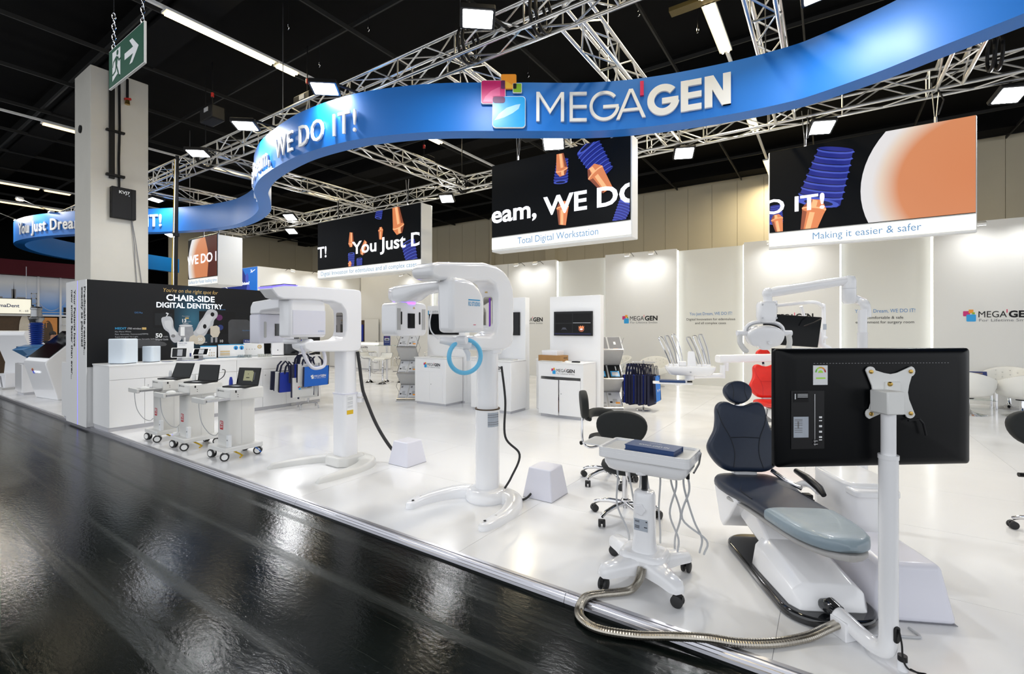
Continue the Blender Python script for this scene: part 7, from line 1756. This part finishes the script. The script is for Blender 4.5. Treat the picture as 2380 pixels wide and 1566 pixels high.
def tub_chair(loc, rz, label):
    t = thing('tub_chair', label, 'armchair', loc, rz, 'white tufted tub chairs')
    G('chrome').lathe([(.001, 0), (.27, 0), (.275, .006), (.20, .022), (.08, .05), (.035, .10), (.03, .32), (.001, .33)], 28).build('pedestal', t, smooth=50); G('black_plastic').lathe([(.001, .30), (.09, .30), (.09, .33), (.001, .33)], 16).build('swivel_plate', t)
    # shell: high at the back (+y), low at the front
    n = 30; rings = []
    def wall(k, off):
        r = []
        for j in range(n):
            a = 2 * math.pi * j / n; bk = (1 + math.sin(a)) / 2
            top = .50 + .33 * bk ** .8
            rr, zz = {0: (.16, .33), 1: (.34, .40), 2: (.395, .54), 3: (.40 + .01 * bk, top), 4: (.365, top + .012), 5: (.33, top - .03), 6: (.32, .50), 7: (.30, .47)}[k]
            if k in (2,): zz = min(.54, top - .02)
            r.append((rr * math.cos(a), rr * math.sin(a), zz))
        return r
    for k in range(8): rings.append(wall(k, 0))
    G('white_leather').loft(rings).build('shell', t, smooth=70)
    G('white_leather').lathe([(.001, .44), (.29, .44), (.315, .47), (.30, .51), (.2, .525), (.001, .525)], 28, (0, -.02, 0)).build('seat_cushion', t, smooth=60)
    b = None
    for i, a in enumerate((50, 70, 90, 110, 130)):
        for z in ((.62, .72) if i % 2 else (.57, .67, .76)):
            if b is None: b = G('bag_white').ell((0, 0, 0), .012, .012, .012, 8, 5).build('tufting_button', t); o = b
            else: o = b.copy(); COL.objects.link(o)
            o.location = (.324 * math.cos(R(a)), .324 * math.sin(R(a)), z)
    G('tray_grey').tube([(.408 * math.cos(R(a)), .408 * math.sin(R(a)), z) for a, z in ((200, .62), (215, .5), (235, .42), (250, .36))], .004, 5).build('seam', t)
    return t

def wall_spot(loc, d, label, arm, watt=1.0):
    t = thing('wall_spotlight', label, 'spotlight', loc, 0, 'wall spotlights on short arms')
    e = Vector(d).normalized().to_track_quat('-Z', 'Y').to_euler()
    G('letter_white').prism(rrect(.16, .12, .015, 3), 0, .06, 'z').build('head', t, rot=e, bevel=.008); G('spot_face').prism(rrect(.14, .10, .012, 3), -.003, 0, 'z').build('lamp_face', t, rot=e, smooth=0)
    G('black_gear').tube([(0, 0, .03), tuple(Vector(arm) * .6 + Vector((0, 0, .10))), arm], .008, 6).build('arm', t)
    area_light('spot_lamp', Vector(d).normalized() * .008, d, .14, .10, SPOT_W * watt, t, (1, 1, .99), 130)
    return t

def furnishings():
    brochure_rack((-3.72, 9.02, 0), R(34), 'zigzag brochure rack beside the open logo cabinet', .56, [('print_lightgrey',), ('print_lightgrey',), ('print_dark',), ('print_navy',), ('print_grey',), ('print_grey',)])
    brochure_rack((-7.95, 7.62, 0), R(30), 'zigzag brochure rack left of the left logo cabinet', .44)
    # dark bunch of bags hanging at the rack
    s = thing('bag_stand', 'chrome post carrying the dark bunch of tote bags behind the rack', 'stand', (-3.12, 9.42, 0)); G('steel').cyl((0, 0, .05), (0, 0, 1.0), .016, n=10).build('post', s); G('steel').lathe([(.001, 0), (.16, 0), (.15, .02), (.02, .05), (.001, .05)], 18).build('base', s); G('steel').cyl((-.22, -.05, .96), (.22, .05, .96), .010, n=8).build('cross_bar', s)
    for k in range(9):
        bag((-3.34 + k * .052, 9.24 + .012 * k, .72), R(-28 + 3 * k), 'bag_navy' if k % 3 else 'bag_royal', .36, .56 + .02 * (k % 3), ['dark tote bag nearest the brochure rack', 'second dark tote bag from the brochure rack', 'third dark tote bag from the brochure rack', 'fourth dark tote bag from the brochure rack', 'fifth dark tote bag from the brochure rack', 'sixth dark tote bag from the brochure rack', 'seventh dark tote bag from the brochure rack', 'eighth dark tote bag from the brochure rack', 'ninth dark tote bag, next to the light blue one'][k], 'dark bunch of tote bags', None, 0, 'bag_navy', .22)
    bag((-2.84, 9.36, .70), R(2), 'bag_light', .36, .50, 'light blue tote bag on the right of the dark bunch', 'dark bunch of tote bags', 'white', -.05, 'bag_navy', .2)
    for (x, y, a, lab) in ((-11.62, 9.56, 100, 'bar stool left of the glass bar table with seat turned right'), (-10.98, 9.50, 15, 'bar stool in front of the glass bar table'), (-10.80, 10.10, -100, 'bar stool right of the glass bar table'),
                           (-15.30, 11.80, 200, 'bar stool at the left end of the reception counter'), (-14.55, 11.95, 170, 'bar stool in front of the reception counter logo'), (-10.3, 10.9, -150, 'bar stool behind the left brochure rack')):
        bar_stool((x, y, 0), R(a), lab)
    t = thing('bar_table', 'round glass bar table between the bar stools', 'table', (-11.25, 9.90, 0)); G('chrome').lathe([(.001, 0), (.22, 0), (.22, .006), (.10, .03), (.035, .07), (.03, 1.09), (.06, 1.10), (.001, 1.11)], 24).build('pedestal', t, smooth=50); G('glass_pane').lathe([(.001, 1.11), (.36, 1.11), (.36, 1.125), (.001, 1.125)], 36).build('glass_top', t)
    c = thing('table_sign', 'navy card sign standing on the glass bar table', 'sign', (-11.25, 9.90, 1.126), R(38)); G('print_navy').box(-.10, .10, 0, .01, 0, .28).build('card', c); g = G(); O = (0, 0, 0); X, Z = (1, 0, 0), (0, 0, 1); flat(g, rect(-.07, .07, .14, .21), O, X, Z, 'print_lightgrey'); flat(g, rect(-.05, .05, .155, .185), O, X, Z, 'print_dark', .002); put_text(g, 'SEMINAR', (-.07, 0, .08), X, Z, .02, 'print_lightgrey', w=.14); put_text(g, 'EVENT', (-.05, 0, .235), X, Z, .018, 'logo_pink', w=.1); g.build('print', c, smooth=0, recalc=False)
    # reception counter with lit edge
    r = thing('reception_counter', 'white reception counter with a lit edge in the far left corner', 'counter', (-17.6, 12.35, 0)); G('laminate').box(0, 3.1, 0, .6, .05, 1.0).build('body', r, bevel=.004); G('lightbox').box(0, 3.1, -.02, .0, .985, 1.07).build('light_edge', r, smooth=0); G('laminate').box(0, 3.1, 0, .6, 1.0, 1.08).build('top', r); G('kick').box(0, 3.1, .02, .6, 0, .05).build('plinth', r, smooth=0); g = G(); logo(g, (1.85, 0, .80), (1, 0, 0), (0, 0, 1), .60); g.build('logo_print', r, smooth=0, recalc=False)
    l = thing('laptop', 'closed back of a black laptop on the reception counter', 'laptop', (-16.15, 12.6, 1.081)); G('black_plastic').box(-.2, .2, -.01, .0, 0, .27).build('lid', l, rot=(R(8), 0, 0), bevel=.003); G('black_plastic').box(-.2, .2, .0, .25, 0, .018).build('base', l); G('label_silver').cyl((.06, -.012, .13), (.06, -.016, .13), .02, n=10).build('badge', l)
    l = thing('drink_can', 'blue and white can on the reception counter', 'can', (-16.45, 12.45, 1.081)); G('bag_royal').lathe([(.001, 0), (.035, 0), (.038, .01), (.038, .12), (.001, .12)], 14).build('body', l); G('letter_white').lathe([(.001, .12), (.038, .12), (.03, .15), (.001, .15)], 14).build('cap', l)
    d = G('panel_white').box(-17.45, -16.55, 14.05, 14.10, 0, 2.05).build('door_1', bevel=.004); struct(d, 'white service door standing ajar in the far corner'); G('steel').box(-16.66, -16.60, 14.02, 14.05, .95, 1.08).build('door_handle', d, bevel=.004); G('steel').tube([(-16.63, 14.03, 1.02), (-16.63, 13.98, 1.02), (-16.75, 13.98, 1.02)], .009, 8).build('door_handle', d)
    c = thing('curtain', 'blue curtain in the dark door gap', 'curtain', (-17.75, 14.12, 0)); G('print_brown').box(-.15, .28, -.02, .04, 0, 2.0).build('opening', c, smooth=0); G('bag_royal').box(-.02, .18, -.05, -.03, .3, 1.8).build('cloth', c, smooth=0)
    f = thing('drinks_fridge', 'black framed glass fridge with bottles seen under the square scanner arm', 'fridge', (-17.3, 11.0, 0)); G('black_plastic').box(-.3, .3, 0, .5, 0, 1.75).build('case', f, bevel=.01); G('print_lightgrey').box(-.25, .25, -.012, 0, .1, 1.65).build('interior', f, smooth=0)
    for i in range(8):
        for k in range(2): G(['yellow', 'bag_royal', 'letter_white', 'logo_green'][(i + k) % 4]).lathe([(.001, 0), (.024, 0), (.024, .12), (.01, .16), (.010, .19), (.001, .19)], 8, (-.21 + .06 * i, -.03, 1.02 + .28 * k)).build('bottle', f)
    for k in range(2): G('steel').box(-.25, .25, -.06, -.012, 1.0 + .28 * k, 1.012 + .28 * k).build('shelf', f, smooth=0)
    # tub chairs
    tub_chair((-4.10, 13.35, 0), R(10), 'white tub chair left of the instrument table against the back wall'); tub_chair((-5.15, 13.2, 0), R(-30), 'white tub chair half hidden behind the brochure rack')
    tub_chair((2.20, 12.40, 0), R(150), 'white tub chair just right of the monitor seen from behind'); tub_chair((3.06, 13.74, 0), R(-15), 'white tub chair facing the camera at the far right'); tub_chair((2.98, 12.60, 0), R(215), 'white tub chair cut by the right image edge seen from behind')
    t = thing('card_table', 'small white card table behind the brochure rack', 'table', (-4.55, 12.72, 0)); G('glass_pane').prism(rrect(.5, .4, .03, 3), .45, .458).build('top', t); G('chrome').lathe([(.001, 0), (.15, 0), (.14, .01), (.02, .03), (.02, .45), (.001, .45)], 16).build('stem', t)
    c = thing('table_sign', 'navy card sign on the table behind the brochure rack', 'sign', (-4.55, 12.72, .459), R(35)); G('print_navy').box(-.13, .13, 0, .01, 0, .20).build('card', c, rot=(-R(12), 0, 0)); G('print_lightgrey').box(-.09, .09, -.003, 0, .05, .13).build('print', c, rot=(-R(12), 0, 0), smooth=0)
    t = thing('glass_table', 'low glass coffee table between the right tub chairs', 'table', (2.44, 13.28, 0)); G('glass_pane').prism(rrect(.74, .50, .05, 4), .42, .432).build('glass_top', t); G('glass_pane').prism(rrect(.66, .42, .05, 4), .20, .208).build('glass_shelf', t)
    for (x, y) in ((-.30, -.17), (.30, -.17), (.30, .17), (-.30, .17)): G('chrome').cyl((x, y, 0), (x, y, .42), .026, n=14).build('leg', t)
    c = thing('table_sign', 'navy framed leaflet standing on the glass coffee table', 'sign', (2.50, 13.15, .433), R(20)); G('print_navy').box(-.16, .16, 0, .01, 0, .34).build('card', c, rot=(-R(8), 0, 0)); g = G(); flat(g, rect(-.12, .14, .03, .25), (0, 0, 0), X, Z, 'print_white'); flat(g, disc(-.02, .20, .04), (0, 0, 0), X, Z, 'print_orange', .002); flat(g, rect(.05, .08, .15, .22), (0, 0, 0), X, Z, 'print_navy', .002); put_text(g, 'SEMINAR', (-.06, 0, .29), X, Z, .025, 'print_gold', w=.15); flat(g, rect(-.12, .14, .13, .14), (0, 0, 0), X, Z, 'print_navy', .002); g.build('print', c, rot=(-R(8), 0, 0), smooth=0, recalc=False)
    # wall lettering
    def wall_print(x, kind):
        wl = bpy.data.objects['wall_back']; g = G()
        if kind == 'logo': logo(g, (x, 14.168, 1.79), (1, 0, 0), (0, 0, 1), 1.10)
        else:
            put_text(g, 'You Just Dream, WE DO IT!', (x, 14.398, 2.02), X, Z, .085, 'print_blue', w=1.14, align='c'); 
            for i, s in enumerate(kind): put_text(g, s, (x, 14.398, 1.87 - .11 * i), X, Z, .065, 'print_dark', align='c', w=len(s) * .0395)
        g.build('wall_lettering', wl, smooth=0, recalc=False)
    for x in (-9.32, -5.36, -1.43, 2.44): wall_print(x, 'logo')
    wall_print(-2.83, ('Digital Innovation for edentulous', 'and all complex cases')); wall_print(1.09, ('Comfortable & safe', 'environment for surgery room'))
    # wall washers
    for i, (x, lab) in enumerate(((-8.96, 'left wall spotlight of the pair above the document screen'), (-8.20, 'right wall spotlight of the pair above the document screen'), (-5.0, 'left wall spotlight of the pair above the wall logo'), (-4.28, 'right wall spotlight of the pair above the wall logo'), (-1.25, 'wall spotlight hidden above the hanging screen, left'), (-.55, 'wall spotlight hidden above the hanging screen, right'), (2.62, 'wall spotlight at the right end of the hanging screen'), (3.4, 'wall spotlight beyond the right image edge'), (-14.64, 'wall spotlight right of the corner behind the sensor'), (-12.9, 'wall spotlight behind the edentulous screen'))):
        wall_spot((x, 13.62, 3.80), (0, .55, -1), lab, (0, .55, .05))
    for y, lab in ((10.55, 'first spotlight on the left side wall'), (11.7, 'second spotlight on the left side wall'), (13.0, 'third spotlight on the left side wall')): wall_spot((-17.35, y, 3.86), (-.5, 0, -1), lab, (-.5, 0, .05))

# ================================================================ BUILD
build_hall(); build_pillar_gear(); exit_sign(); fluoro_rows(); overhead()
machine_b(); machine_a()
cover_box((-4.29, 4.10, 0), .33, .33, .28, .045, 'white cover box beside the square-column scanner')
cover_box((-2.33, 4.07, 0), .33, .34, .29, .045, 'white cover box beside the round-column scanner')
carts(); dental_area(); backdrop(); counter(); bag_stand(); kiosks(); neighbour(); back_area(); furnishings()
